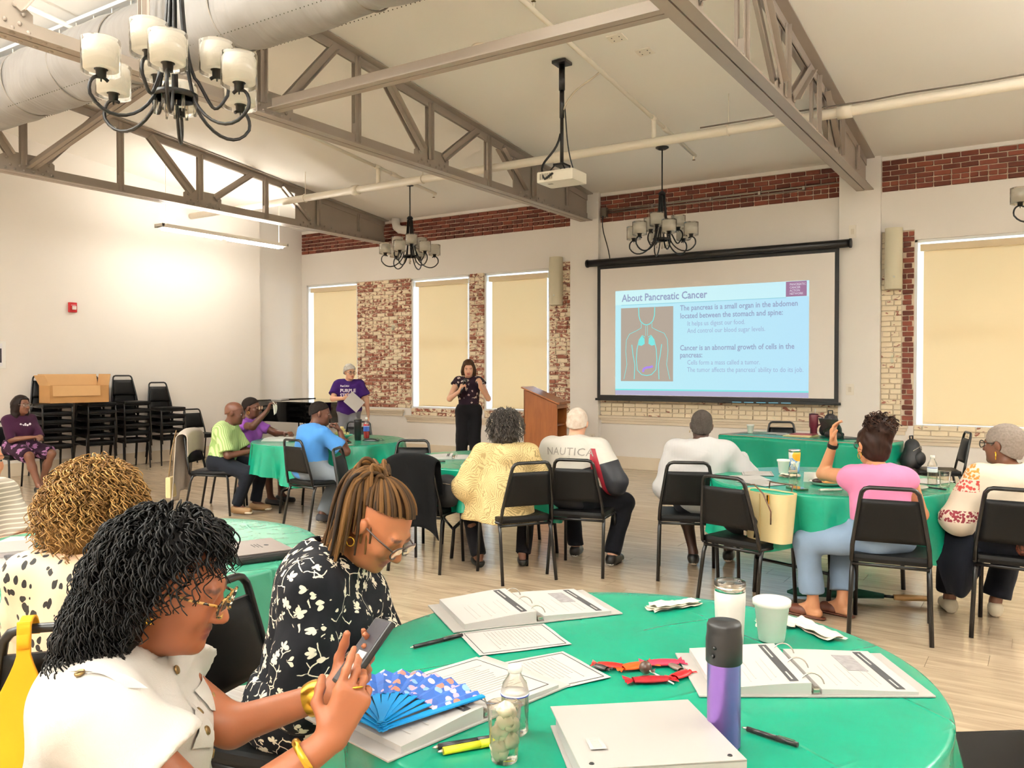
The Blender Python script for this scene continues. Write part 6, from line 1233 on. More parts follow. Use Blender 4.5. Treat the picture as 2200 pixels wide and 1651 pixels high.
R0 = np.concatenate([scalp(rs, 1500, -0.09, 0.045, (0.094, 0.118, 0.102)), nrm_rows(rs.normal(size=(1100, 3)))*np.array((0.10, 0.075, 0.10))+np.array((0.008, -0.065, -0.07))])
R0 = R0[R0[:, 1] < -0.018+0.55*np.clip(R0[:, 2], 0, 0.12)]
dn = tuple(p.Hm.T@np.array((0.0, -0.15, -1.0))); C1 = curls(rs, R0, dn, 0.105, 0.0085, 2.8, 20, 0.30); strands(p, 'curls', strand_mat('black_curl', '#030303', '#161311', 0.40), C1, np.linspace(0.0021, 0.0011, 20)[None, :], 3)
s = NT('tortoiseshell'); v = s.coord(); s.p(col=s.mix(s.step(s.noise(120, v, 2).outputs[0], 0.45, 0.55), hx('#2a1a0c'), hx('#c79a52')), rough=0.2); glasses(p, s.m); earring(p, 1, 0.005, M_GOLD)
band(p, 1, 0.22, 0.038, 0.012, M_GOLD, 'gold_bracelet'); band(p, -1, 0.14, 0.034, 0.034, M_GOLD, 'gold_watch')
tip = p.arm[1][4][2]; MB().tube([tuple(p.arm[1][2]+p.arm[1][3]*0.098+np.array((0.011*math.cos(a), 0.011*math.sin(a), 0.004*math.cos(a)))) for a in [k*PI/8 for k in range(16)]], 0.0022, 6, closed=True).build('gold_ring', M_GOLD, p.root)
# phone between the two hands
S, E, W, d, tips = p.arm[-1]; wl_ = np.array((-1.135, 1.215, 0.945)); ph = thing('smartphone', 'black smartphone held by the nearest person', 'phone', tuple(wl_))
ax_l = Vector(rt*0.48+up*0.66+fw*0.42).normalized(); nf = Vector(-rt*0.70+up*0.40-fw*0.45); nf = (nf-ax_l*nf.dot(ax_l)).normalized(); sx_ = ax_l.cross(nf)
Mp = Matrix((sx_, ax_l, nf)).transposed().to_4x4(); MB().box((-0.036, -0.074, -0.007), (0.036, 0.074, 0.006), 0.005, Mp).build('case', mat('phone_case', '#1a1a1c', 0.4), ph); MB().box((-0.031, -0.069, 0.0055), (0.031, 0.069, 0.0066), 0, Mp).build('screen', mat('phone_glass', '#3a3a40', 0.06), ph)
MB().box((-0.008, -0.06, 0.0064), (0.026, 0.0, 0.0070), 0, Mp).build('screen_picture', mat('phone_ui', '#cfcac6', 0.3), ph); MB().tube([Mp @ Vector((0.02, 0.077, 0.006)), Mp @ Vector((0.005, 0.077, 0.006))], 0.0015, 4).build('speaker_slot', M_BLACKM, ph)
# ================================================================== THINGS ON THE TABLES
ZT = 0.7595
M_PAPER = mat('paper_white', '#b6b2ae', 0.7); M_COVER = mat('binder_vinyl', '#b0aba6', 0.35); M_INK = mat('print_dark', '#3a3a3c', 0.7); M_INKG = mat('print_grey', '#b7b1ab', 0.7); M_RING = mat('ring_steel', '#b9b4aa', 0.25, 0.9); M_PAGES = mat('page_edges', '#b2acac', 0.8)
def lines(b, x0, y0, x1, n, dy, z, w=0.0022, rag=0.3, seed=1):
    r2 = random.Random(seed)
    for k in range(n): b.box((x0, y0-k*dy, z), (x0+(x1-x0)*(1-rag*r2.random()), y0-k*dy+w, z+0.0004))
def page(parent, x0, x1, y0, y1, z, kind, seed=1):
    """printed page: grey text lines and a dark title bar down one side"""
    b = MB(); w, h_ = x1-x0, y1-y0
    if kind == 'bar':
        MB().box((x0+w*0.80, y0+h_*0.03, z), (x0+w*0.90, y1-h_*0.03, z+0.0004)).build('title_bar', M_INK, parent)
        MB().box((x0+w*0.835, y0+h_*0.62, z+0.0004), (x0+w*0.855, y1-h_*0.08, z+0.0007)).box((x0+w*0.835, y0+h_*0.07, z+0.0004), (x0+w*0.855, y0+h_*0.25, z+0.0007)).build('title_lettering', M_PAPER, parent)
        for k in range(8):
            if k in (2, 5): continue
            xx = x0+w*(0.16+0.075*k); MB().box((xx, y0+h_*(0.08+0.06*(k % 3)), z), (xx+0.0022, y0+h_*(0.55+0.05*(k % 2)), z+0.0004)).build('text_line', M_INKG, parent)
    elif kind == 'photo':
        page(parent, x0, x1, y0, y1, z, 'bar', seed); MB().box((x0+w*0.48, y0+h_*0.45, z), (x0+w*0.72, y0+h_*0.86, z+0.0005)).build('picture', mat('print_photo', '#8d8888', 0.6, var=0.5, vsc=60), parent)
    elif kind == 'letter':
        lines(b, x0+w*0.14, y1-h_*0.20, x1-w*0.14, 14, h_*0.042, z, seed=seed); b.build('text_block', M_INKG, parent)['kind'] = 'stuff'
        e = MB(); q = 0.0018
        for lo, hi in (((x0+w*.06, y0+h_*.05), (x1-w*.06, y0+h_*.05+q)), ((x0+w*.06, y1-h_*.05), (x1-w*.06, y1-h_*.05+q)), ((x0+w*.06, y0+h_*.05), (x0+w*.06+q, y1-h_*.05)), ((x1-w*.06, y0+h_*.05), (x1-w*.06+q, y1-h_*.05))): e.box((lo[0], lo[1], z), (hi[0], hi[1], z+0.0004))
        e.build('border_rule', M_INK, parent)
def open_binder(x, y, ang, label, left, right, stack=0.018, z=ZT, w=0.268, hh=0.288):
    """both covers flat, page stacks curving up to the rings"""
    t = thing('ring_binder', label, 'binder', (x, y, z), R(ang), 'white ring binders')
    MB().box((-w, -hh/2, 0), (-0.022, hh/2, 0.004), 0.0015).build('cover', M_COVER, t); MB().box((0.022, -hh/2, 0), (w, hh/2, 0.004), 0.0015).build('cover', M_COVER, t); MB().box((-0.022, -hh/2, 0), (0.022, hh/2, 0.004)).build('spine', M_COVER, t)
    for sd, kind, st in ((-1, left, stack), (1, right, stack*0.45)):
        if not kind: continue
        ph = hh-0.012; x0, x1 = sd*0.012, sd*0.232
        n = 10; V = []; tp = lambda u: 0.005+st*(0.75+0.25*math.cos(u*PI*0.9))*(1.0 if u < 0.93 else 0.97)
        for u in [k/n for k in range(n+1)]:
            xx = x0+(x1-x0)*u
            for yy in (-ph/2, ph/2): V += [(xx, yy, 0.0042), (xx, yy, tp(u))]
        Fs = []
        for k in range(n):
            a = 4*k; Fs += [(a+1, a+3, a+7, a+5), (a, a+4, a+6, a+2), (a, a+1, a+5, a+4), (a+2, a+6, a+7, a+3)]
        Fs += [(0, 2, 3, 1), (4*n, 4*n+1, 4*n+3, 4*n+2)]; pg = MB().add(V, Fs).build('page_stack', [M_PAPER], t)
        lo, hi = min(x0, x1)+0.01, max(x0, x1)-0.004; page(pg, lo, hi, -ph/2+0.004, ph/2-0.004, tp(0.45)+0.0032, kind)
        # the print sheet follows the top of the stack
        for c in pg.children:
            for v in c.data.vertices: v.co.z += tp((abs(v.co.x)-0.012)/0.22)-tp(0.45)-0.0026
    for yy in (-0.105, 0, 0.105): MB().tube([(0.030*math.cos(a), yy, 0.008+0.034*math.sin(a)) for a in [PI*k/12 for k in range(13)]], 0.0018, 6).build('ring', M_RING, t)
    MB().box((-0.010, -hh/2+0.02, 0.004), (0.010, hh/2-0.02, 0.008), 0.002).build('ring_plate', M_RING, t); MB().box((-0.008, -hh/2+0.006, 0.006), (0.008, -hh/2+0.022, 0.018), 0.003).build('ring_lever', M_RING, t)
    return t
open_binder(-1.366, 2.178, 53, 'open white ring binder farthest on the foreground table', 'bar', 'photo', 0.030)
bc = open_binder(-1.135, 1.475, 79, 'open white ring binder under the blue fan', 'photo', 'letter', 0.026)
open_binder(-0.516, 2.075, 32.7, 'open white ring binder behind the purple flask', 'bar', 'photo', 0.026)
# closed binder
t = thing('ring_binder', 'closed white ring binder left of the purple flask', 'binder', (-0.655, 1.465, ZT), R(-50), 'white ring binders'); bw_, bh_ = 0.155, 0.148
MB().box((-bw_, -bh_, 0), (bw_, bh_, 0.004), 0.0015).build('cover', M_COVER, t); MB().add([(-bw_, -bh_, 0.040), (bw_, -bh_, 0.056), (bw_, bh_, 0.056), (-bw_, bh_, 0.040), (-bw_, -bh_, 0.0435), (bw_, -bh_, 0.0595), (bw_, bh_, 0.0595), (-bw_, bh_, 0.0435)], [(0, 3, 2, 1), (4, 5, 6, 7), (0, 1, 5, 4), (1, 2, 6, 5), (2, 3, 7, 6), (3, 0, 4, 7)]).build('cover', M_COVER, t)
MB().box((bw_-0.004, -bh_, 0), (bw_, bh_, 0.058)).build('spine', M_COVER, t); MB().box((-bw_+0.02, -bh_+0.008, 0.006), (bw_-0.03, bh_-0.008, 0.036)).build('page_stack', M_PAGES, t)
for yy in (-0.1, 0, 0.1): MB().tube([(bw_-0.03+0.022*math.cos(a), yy, 0.028+0.022*math.sin(a)) for a in [2*PI*k/14 for k in range(14)]], 0.0018, 5, closed=True).build('ring', M_RING, t)
for yy in (-0.125, 0.125): MB().lathe([(0, 0.002), (0.004, 0.0015), (0.005, 0)], 10, (bw_-0.02, yy, 0.0585)).build('rivet', M_BLACKM, t)
MB().box((0.035, -0.115, 0.0545), (0.085, -0.085, 0.0552), M=Matrix.Rotation(-0.05, 4, 'Y')).build('barcode_sticker', M_PAPER, t)
for k in range(9): MB().box((0.04+0.0045*k, -0.108, 0.0550), (0.042+0.0045*k, -0.092, 0.0557), M=Matrix.Rotation(-0.05, 4, 'Y')).build('barcode_bar', M_INKG, t)
def sheet(x, y, ang, label, w=0.216, h_=0.279, kind='letter', z=ZT, nm='paper_sheet', group='loose paper sheets'):
    t = thing(nm, label, 'paper', (x, y, z), R(ang), group); MB().grid(lambda u, q: ((u-.5)*w, (q-.5)*h_, 0.0012+0.0015*math.sin(u*5+q*3)**2), 6, 6).build('sheet', M_PAPER, t)
    if kind: page(t, -w/2, w/2, -h_/2, h_/2, 0.0030, kind)
    return t
sheet(-1.240, 1.925, -37, 'printed sheet lying below the farthest binder', 0.20, 0.262); sheet(-1.045, 1.735, -28, 'printed sheet sticking out under the nearest open binder', z=ZT+0.0002)
def pen(p, q, label, m, r_=0.0052, cap=None, clip=True, z=ZT, nm='pen', grp='pens on the tables'):
    t = thing(nm, label, 'pen', (p[0], p[1], z+r_), head(q[0]-p[0], q[1]-p[1]), grp); L_ = math.hypot(q[0]-p[0], q[1]-p[1])
    MB().tube([(0, 0.012, 0), (0, L_*0.62, 0)], r_, 10).build('barrel', m, t); MB().tube([(0, L_*0.62, 0), (0, L_, 0)], [r_*1.08, r_*0.98], 10).build('cap', cap or m, t); MB().tube([(0, 0.0, 0), (0, 0.013, 0)], [0.001, r_*0.8], 8).build('tip', M_RING, t)
    if clip: MB().box((-0.0016, L_*0.66, r_), (0.0016, L_*0.95, r_+0.0018)).build('clip', M_RING, t)
M_PENB = mat('pen_black', '#17171a', 0.35)
pen((-1.425, 1.703), (-1.372, 1.865), 'black capped pen below the farthest binder', M_PENB); pen((-0.53, 1.693), (-0.412, 1.672), 'dark metal ballpoint pen beside the purple flask', mat('pen_gunmetal', '#2f2c2c', 0.3, 0.4))
pen((-1.005, 1.268), (-0.915, 1.385), 'black marker behind the yellow highlighter', M_PENB, 0.007, clip=False, nm='marker'); pen((-0.985, 1.258), (-0.905, 1.375), 'yellow highlighter beside the plastic cup', mat('highlighter_yellow', '#e8df2a', 0.4), 0.0075, mat('highlighter_cap', '#d8d31f', 0.4), clip=False, nm='highlighter')
# ---- flask, tumblers, cups, bottles
def flask(x, y, label):
    t = thing('vacuum_flask', label, 'flask', (x, y, ZT))
    MB().lathe([(0.030, 0), (0.0325, 0.003), (0.0325, 0.165), (0.034, 0.168)], 32).build('body', mat('purple_metal', '#9a74c8', 0.30, 0.75), t)
    MB().lathe([(0.034, 0.166), (0.0355, 0.168), (0.0355, 0.212), (0.034, 0.222), (0.0335, 0.228), (0.0335, 0.240), (0.031, 0.246), (0, 0.247)], 32).build('lid', mat('flask_lid', '#1c1c1d', 0.45), t)
    for k in range(2): MB().sphere((-0.010+0.003*k, -0.0352, 0.185+0.016*k), 0.004, 8).build('lid_dot', mat('lid_dot', '#0e0e0e', 0.3), t)
flask(-0.538, 1.603, 'tall purple metal flask with black lid')
t = thing('travel_tumbler', 'white tumbler with clear lid behind the foam cup', 'tumbler', (-0.721, 2.195, ZT)); MB().lathe([(0.033, 0), (0.0355, 0.004), (0.041, 0.12), (0.041, 0.150)], 32).build('body', mat('white_powder', '#d4cfc8', 0.45), t); MB().lathe([(0.0412, 0.150), (0.0412, 0.166)], 32).build('steel_rim', mat('steel', '#c9c2b8', 0.2, 1.0), t); MB().lathe([(0.039, 0.160), (0.042, 0.166), (0.042, 0.176), (0.036, 0.174), (0.034, 0.166), (0, 0.165)], 32).build('lid', glass('clear_lid', '#e4e0da'), t); MB().box((-0.012, -0.03, 0.166), (0.012, 0.01, 0.172), 0.003).build('lid_slider', M_CLEAR, t)
def foam_cup(x, y, label, s_=1.0, z=ZT):
    t = thing('foam_cup', label, 'cup', (x, y, z), 0, 'white foam cups'); MB().lathe([(0.0, 0.003), (0.030*s_, 0.003), (0.029*s_, 0), (0.031*s_, 0.002), (0.041*s_, 0.086*s_), (0.0455*s_, 0.088*s_), (0.0460*s_, 0.100*s_), (0.043*s_, 0.102*s_), (0.040*s_, 0.095*s_), (0.030*s_, 0.010), (0, 0.008)], 32).build('cup', mat('foam_white', '#f5f1ea', 0.6), t); return t
foam_cup(-0.640, 2.305, 'white foam cup on the foreground table', 1.12)
def water_bottle(x, y, label, hgt=0.20, r_=0.031, z=ZT, band_='#e9ecf2', band2='#3b4fa0', drink=None):
    t = thing('plastic_bottle', label, 'bottle', (x, y, z), 0.3, 'plastic drink bottles'); k = hgt/0.20
    MB().lathe([(r_*0.8, 0), (r_, 0.008), (r_*0.94, 0.03), (r_, 0.05), (r_*0.96, 0.075), (r_, 0.085), (r_, 0.125*k), (r_*0.85, 0.148*k), (0.014, 0.172*k), (0.0125, 0.182*k)], 24).build('body', M_CLEAR, t)
    MB().lathe([(0.0135, 0.180*k), (0.0148, 0.182*k), (0.0148, 0.197*k), (0.013, 0.2*k), (0, 0.2*k)], 18).build('cap', mat('bottle_cap', '#e9e6e0', 0.4), t)
    lb = MB().lathe([(r_*1.01, 0.082), (r_*1.015, 0.084), (r_*1.015, 0.120*k), (r_*1.01, 0.122*k)], 24).build('label_wrap', mat('label_'+band_[1:], band_, 0.4), t); MB().lathe([(r_*1.02, 0.115*k), (r_*1.02, 0.119*k)], 24).build('label_stripe', mat('stripe_'+band2[1:], band2, 0.4), lb)
    if drink: MB().lathe([(r_*0.76, 0.003), (r_*0.93, 0.010), (r_*0.90, 0.03), (r_*0.93, 0.05), (r_*0.93, drink), (0, drink)], 20).build('drink', mat('red_drink', '#b3202c', 0.2), t)
water_bottle(-0.915, 1.425, 'clear water bottle beside the cup of napkins', 0.14, 0.029)
t = thing('plastic_cup', 'clear plastic cup stuffed with crumpled napkins', 'cup', (-0.868, 1.315, ZT)); MB().lathe([(0.024, 0), (0.026, 0.003), (0.0335, 0.105), (0.0345, 0.107)], 28).build('cup', M_CLEAR, t)
r2 = random.Random(4); b = MB()
for k in range(9):
    c = (r2.uniform(-.010, .010), r2.uniform(-.010, .010), 0.016+k*0.0105); b = MB(); rr_ = 0.016; ph = r2.uniform(0, 6)
    b.grid(lambda u, q: (c[0]+rr_*(1+0.3*math.sin(5*u*6.28+ph))*math.sin(PI*q)*math.cos(2*PI*u), c[1]+rr_*(1+0.3*math.cos(4*u*6.28+ph))*math.sin(PI*q)*math.sin(2*PI*u), c[2]+rr_*0.9*math.cos(PI*q)*(1+0.3*math.sin(3*u*6.28))), 14, 8, closed_u=True).build('crumpled_napkin', mat('napkin_cream', '#ddd5c2', 0.9), t)
def napkin(x, y, ang, label, w, d, z=ZT, folds=3, seed=1, m=None):
    r2 = random.Random(seed); ph = [r2.uniform(0, 6) for _ in range(4)]; t = thing('paper_napkin', label, 'napkin', (x, y, z), R(ang), 'used paper napkins')
    for k in range(folds): MB().grid(lambda u, q: ((u-.5)*w*(1-.06*k)+0.004*math.sin(q*7+ph[k % 4]), (q-.5)*d*(1-.05*k)+0.003*math.sin(u*8+k), 0.004+0.005*k+0.006*math.sin(u*6+ph[k % 4])*math.sin(q*4+ph[(k+1) % 4])**2+0.004*math.sin(u*11+q*5)**2), 12, 9).build('layer', m or mat('napkin_cream', '#ddd5c2'), t)
napkin(-0.985, 2.46, 60, 'crumpled napkin at the far edge of the foreground table', 0.19, 0.055, seed=2); napkin(-0.565, 2.455, -42, 'flat folded napkin right of the foam cup', 0.21, 0.065, folds=2, seed=3); napkin(-0.665, 2.44, 20, 'napkin tucked behind the foam cup', 0.11, 0.05, folds=2, seed=5)
# ---- folding fan on the binder
fan = thing('folding_fan', 'open blue folding fan with floral cloth', 'fan', (-1.105, 1.235, ZT+0.034), 0)
s = NT('fan_cloth'); v = s.coord(); vo = s.n('TexVoronoi', {'Vector': v, 'Scale': 48}); r_ = s.n('ValToRGB', {0: s.n('SeparateColor', {0: vo.outputs['Color']}).outputs[0]}); e = r_.color_ramp.elements; r_.color_ramp.interpolation = 'CONSTANT'; e[0].color = hx('#2456a8'); e[1].color = hx('#d9c3c6'); e[1].position = 0.42
for pz, cc in ((0.22, '#1c3f86'), (0.62, '#e07b2a'), (0.72, '#dcaab0'), (0.88, '#8fb4e0')): k = e.new(pz); k.color = hx(cc)
c = s.mix(s.math('LESS_THAN', vo.outputs['Distance'], 0.50), hx('#234f9a'), r_.outputs[0]); c = s.mix(s.math('MULTIPLY', s.noise(60, v, 2).outputs[0], 0.4), c, hx('#3d78c8')); s.p(col=c, rough=0.6); M_FAN = s.m; M_FANB = mat('fan_blade_blue', '#1287c9', 0.35)
A0, A1, NB = R(68), R(174), 22
def fz(r_, k): return 0.010*((k % 2)*2-1)*(r_/0.24)*0.5+0.020*math.sin((k/NB)*PI)+0.10*r_*0.35
V = []; Fs = []
for k in range(NB+1):
    a = A0+(A1-A0)*k/NB
    for q in range(5): r_ = 0.118+0.030*q; V.append((r_*math.cos(a), r_*math.sin(a), fz(r_, k)))
for k in range(NB):
    for q in range(4): i = k*5+q; Fs.append((i, i+1, i+6, i+5))
MB().add(V, Fs).build('cloth_leaf', M_FAN, fan)
for k in range(0, NB, 2):
    a = A0+(A1-A0)*(k+0.5)/NB; dx_, dy_ = math.cos(a), math.sin(a); w0, w1 = 0.005, 0.0085; V = []
    for r_, w_ in ((-0.012, w0), (0.05, w0), (0.125, w1)):
        for sg in (-1, 1):
            for dz in (0, 0.0016): V.append((r_*dx_-dy_*w_*sg, r_*dy_+dx_*w_*sg, fz(max(r_, 0), k+0.5)*0.9+dz+0.001*(k/2 % 2)))
    MB().add(V, [(0, 4, 6, 2), (1, 3, 7, 5), (4, 8, 10, 6), (5, 7, 11, 9), (0, 1, 5, 4), (2, 6, 7, 3), (4, 5, 9, 8), (6, 10, 11, 7), (0, 2, 3, 1), (8, 9, 11, 10)]).build('blade', M_FANB, fan)
for a in (A0, A1): MB().cbox((0.115*math.cos(a), 0.115*math.sin(a), fz(0.115, 0)+0.003), (0.25, 0.014, 0.004), 0.001, M=Matrix.Rotation(a, 4, 'Z') @ Matrix.Rotation(-0.05, 4, 'Y')).build('guard', M_FANB, fan)
MB().lathe([(0, 0.012), (0.005, 0.011), (0.006, 0.0)], 10).build('pivot', M_FANB, fan)
# ---- wrapped sweets
def sweet(x, y, ang, label, col, L_=0.055, w_=0.022, tw=True):
    L_, w_ = L_*1.25, w_*1.45
    m = mat('wrap_'+col[1:], col, 0.25, var=0.2, vsc=90); t = thing('wrapped_sweet', label, 'sweet', (x, y, ZT), R(ang), 'wrapped sweets')
    MB().grid(lambda u, q: ((q-.5)*L_*0.7, w_/2*math.cos(2*PI*u)*(0.75+0.25*math.sin(PI*q)), 0.007+0.006*math.sin(2*PI*u)*(0.75+0.25*math.sin(PI*q))), 12, 8, closed_u=True).build('wrapper', m, t)
    for sg in (-1, 1): MB().grid(lambda u, q: (sg*(L_*0.35+q*L_*0.18), (u-.5)*w_*(0.35+0.9*q), 0.007+0.003*math.sin(u*14)*q), 9, 3).build('twist', m, t)
sweet(-0.918, 1.870, 20, 'red wrapped sweet at the left of the pile', '#d8241c', 0.07); sweet(-0.862, 1.900, 55, 'orange wrapped sweet across the pile', '#e8551c', 0.085, 0.03); sweet(-0.815, 1.960, 40, 'dark pink wrapped sweet at the back of the pile', '#b8304a', 0.085, 0.03); sweet(-0.795, 1.835, 40, 'dark red wrapped sweet at the front of the pile', '#8f1620', 0.095, 0.028); sweet(-0.745, 1.905, 75, 'bright red wrapped sweet nearest the purple flask', '#e01c22', 0.06); sweet(-0.93, 1.845, -10, 'small black and white wrapped sweet', '#3a3432', 0.04, 0.016); sweet(-0.775, 1.945, -30, 'brown and white wrapped sweet by the binder', '#6d5a50', 0.045, 0.016)
t = thing('lollipop', 'brown wrapped lollipop on a white stick', 'lollipop', (-0.825, 1.875, ZT)); MB().sphere((0, 0, 0.017), 0.016, 12).build('head', mat('lolly_wrap', '#4a3329', 0.3, var=0.5, vsc=80), t); MB().tube([(0.01, -0.005, 0.014), (0.085, -0.03, 0.004)], 0.002, 6).build('stick', M_SASH, t); MB().grid(lambda u, q: (0.014+0.012*q, -0.006+(u-.5)*0.02*q, 0.014+0.006*math.sin(u*9)*q), 8, 3).build('wrapper_frill', mat('lolly_wrap', '#4a3329'), t)
t = thing('plastic_wrapper', 'crumpled clear wrapper beside the closed binder', 'wrapper', (-0.50, 1.505, ZT)); MB().grid(lambda u, q: ((u-.5)*0.06, (q-.5)*0.03, 0.004+0.010*abs(math.sin(u*9+q*4))*math.sin(q*PI)), 12, 6).build('film', M_CLEAR, t)
# ---- left table
t = thing('portfolio_folder', 'black zipped portfolio folder on the left green cloth', 'folder', (-2.69, 2.255, ZT), R(-22)); MB().box((-0.155, -0.12, 0), (0.155, 0.12, 0.028), 0.010).build('case', mat('portfolio_black', '#191717', 0.45), t); MB().box((-0.145, -0.11, 0.0285), (0.13, 0.11, 0.032), 0.003).build('cover_panel', mat('portfolio_cover', '#6e625c', 0.35), t)
MB().sphere((-0.01, 0.045, 0.032), 0.014, 8, (1, 0.7, 0.08)).build('emblem', M_INK, t); b = MB()
for k in range(3): b.box((-0.045, 0.015-0.012*k, 0.032), (0.03-0.01*k, 0.019-0.012*k, 0.0325))
b.build('stamped_lettering', M_INK, t)
t = thing('sports_bottle', 'smoky grey sports bottle on the left table', 'bottle', (-3.25, 1.715, ZT)); MB().lathe([(0.034, 0), (0.037, 0.005), (0.037, 0.16), (0.030, 0.175), (0.033, 0.18)], 24).build('body', glass('smoke_plastic', '#6d6862'), t); MB().lathe([(0.036, 0.172), (0.037, 0.176), (0.037, 0.205), (0.025, 0.215), (0, 0.216)], 24).build('lid', mat('smoke_lid', '#2e2b29', 0.4), t); MB().tube([(0, 0, 0.214), (0.0, -0.012, 0.235), (0.0, -0.02, 0.25)], 0.012, 8).build('spout', mat('spout_clear', '#c9c6bf', 0.3), t)
sheet(-3.38, 1.60, 15, 'white page stack beside the sports bottle', z=ZT); sheet(-3.72, 1.86, 40, 'loose sheet at the left picture edge', kind=None)
t = thing('smartphone', 'black phone lying beside the sports bottle', 'phone', (-3.40, 1.68, ZT+0.003), R(70)); MB().box((-0.038, -0.078, 0), (0.038, 0.078, 0.009), 0.004).build('case', mat('phone_case', '#1a1a1c'), t); MB().box((-0.034, -0.073, 0.009), (0.034, 0.073, 0.0095)).build('screen', mat('phone_glass', '#3a3a40'), t)
t = thing('notebook', 'thick grey notebook at the left picture edge', 'notebook', (-3.56, 1.75, ZT), R(60)); MB().box((-0.09, -0.12, 0), (0.09, 0.12, 0.025), 0.004).build('cover', mat('notebook_grey', '#8b8782', 0.6), t); MB().box((-0.085, -0.121, 0.004), (0.086, 0.118, 0.021)).build('page_block', M_PAGES, t)
# ---- middle table
open_binder(-4.28, 5.70, 35, 'open white ring binder on the middle table', 'bar', 'photo', 0.020); napkin(-3.78, 5.26, 30, 'crumpled white napkin on the middle table', 0.16, 0.11, folds=2, seed=7, m=mat('napkin_white', '#f1ece2')); pen((-4.26, 5.33), (-4.14, 5.40), 'black pen on the middle table', M_PENB)
# ---- far left table
t = thing('paper_stack', 'thick white paper stack on the far left table', 'paper', (-6.90, 6.10, ZT), R(25))
for k in range(4): MB().cbox((0.004*k, 0.003*k, 0.004+0.008*k), (0.30, 0.23, 0.0075), rz=0.05*k).build('document', M_PAPER, t)
sheet(-5.98, 6.02, 10, 'white sheet in front of the blue polo', kind=None); sheet(-6.25, 6.15, 60, 'white sheet by the fork', kind=None)
t = thing('food_bowl', 'shallow bowl of crisps on the far left table', 'bowl', (-6.57, 6.70, ZT)); MB().lathe([(0.0, 0.002), (0.06, 0.002), (0.09, 0.022), (0.12, 0.04), (0.117, 0.043), (0.085, 0.025), (0, 0.008)], 24).build('bowl', mat('bowl_teal', '#5fc0a5', 0.4), t)
r2 = random.Random(8)
for k in range(26): a = r2.uniform(0, 6.28); q = r2.uniform(0, 0.075); MB().cbox((q*math.cos(a), q*math.sin(a), 0.03+0.07*(1-q/0.08)*r2.random()+0.01), (0.055, 0.04, 0.003), 0.001, M=Matrix.Rotation(r2.uniform(-1, 1), 4, 'X') @ Matrix.Rotation(r2.uniform(-1, 1), 4, 'Y') @ Matrix.Rotation(a, 4, 'Z')).build('crisp', mat('crisp_yellow', '#dcc98a', 0.7), t)
t = thing('travel_tumbler', 'tall black tumbler on the far left table', 'tumbler', (-6.24, 6.60, ZT)); MB().lathe([(0.032, 0), (0.035, 0.004), (0.042, 0.20), (0.042, 0.215)], 28).build('body', mat('tumbler_black', '#0f0f10', 0.35), t); MB().lathe([(0.043, 0.21), (0.044, 0.222), (0.03, 0.228), (0, 0.228)], 28).build('lid', M_BLACKM, t)
water_bottle(-6.30, 6.80, 'red soda bottle with blue label', 0.235, 0.034, band_='#3a5fb0', band2='#e9e9f0', drink=0.16)
t = thing('spectacle_case', 'black open spectacle case on the far left table', 'case', (-6.05, 6.60, ZT), R(30)); MB().grid(lambda u, q: ((u-.5)*0.17, 0.032*math.cos(PI*q), 0.002+0.028*math.sin(PI*q)*math.sin(PI*(0.1+0.8*u))), 12, 8).build('shell', M_BLACKM, t)
t = thing('reading_glasses', 'folded reading glasses near the table edge', 'glasses', (-5.90, 6.56, ZT), R(20)); MB().tube([(0.02+0.02*math.cos(a), 0, 0.02+0.017*math.sin(a)) for a in [k*PI/6 for k in range(12)]], 0.002, 5, closed=True).tube([(-0.024+0.02*math.cos(a), 0, 0.02+0.017*math.sin(a)) for a in [k*PI/6 for k in range(12)]], 0.002, 5, closed=True).tube([(0.04, 0, 0.022), (0.042, 0.06, 0.01), (0.0, 0.10, 0.004)], 0.002, 5).tube([(-0.044, 0, 0.022), (-0.046, 0.06, 0.01), (0.0, 0.11, 0.006)], 0.002, 5).build('frame', M_BLKF, t)
t = thing('plastic_fork', 'clear plastic fork on the far left table', 'fork', (-6.22, 6.25, ZT), R(-50)); MB().box((-0.004, 0, 0.001), (0.004, 0.10, 0.004)).box((-0.010, 0.10, 0.001), (0.010, 0.125, 0.004)).box((-0.010, 0.125, 0.001), (-0.006, 0.155, 0.003)).box((-0.002, 0.125, 0.001), (0.002, 0.155, 0.003)).box((0.006, 0.125, 0.001), (0.010, 0.155, 0.003)).build('fork', mat('fork_grey', '#c8c4bc', 0.3), t)
# ---- right table
foam_cup(-1.62, 6.12, 'white foam cup in front of the patterned tumbler'); water_bottle(-1.41, 5.56, 'small water bottle near the tote bag', 0.15, 0.028, band_='#d9cdb8', band2='#6a4a30'); water_bottle(-1.28, 5.95, 'small water bottle in the middle of the right table', 0.16, 0.029, band_='#e6e4ea', band2='#3a2f52'); water_bottle(-0.645, 6.05, 'water bottle nearest the embroidered sleeve', 0.19, 0.031)
t = thing('travel_tumbler', 'blue and yellow patterned tumbler with steel rim', 'tumbler', (-1.575, 6.25, ZT)); s = NT('painted_tumbler'); v = s.coord(); n1 = s.noise(16, v, 1, 0.8).outputs[0]; c = s.mix(s.step(n1, 0.46, 0.48), hx('#7fa6d6'), hx('#e8e4dc')); c = s.mix(s.step(s.n('TexVoronoi', {'Vector': v, 'Scale': 9}).outputs['Distance'], 0.34, 0.36, (1, 1, 1, 1), (0, 0, 0, 1)), c, hx('#f0a72c')); s.p(col=c, rough=0.35)
MB().lathe([(0.032, 0), (0.034, 0.004), (0.042, 0.13), (0.042, 0.15)], 28).build('body', s.m, t); MB().lathe([(0.0422, 0.148), (0.0422, 0.166), (0.036, 0.168), (0, 0.162)], 28).build('steel_rim', mat('steel', '#c9c2b8'), t)
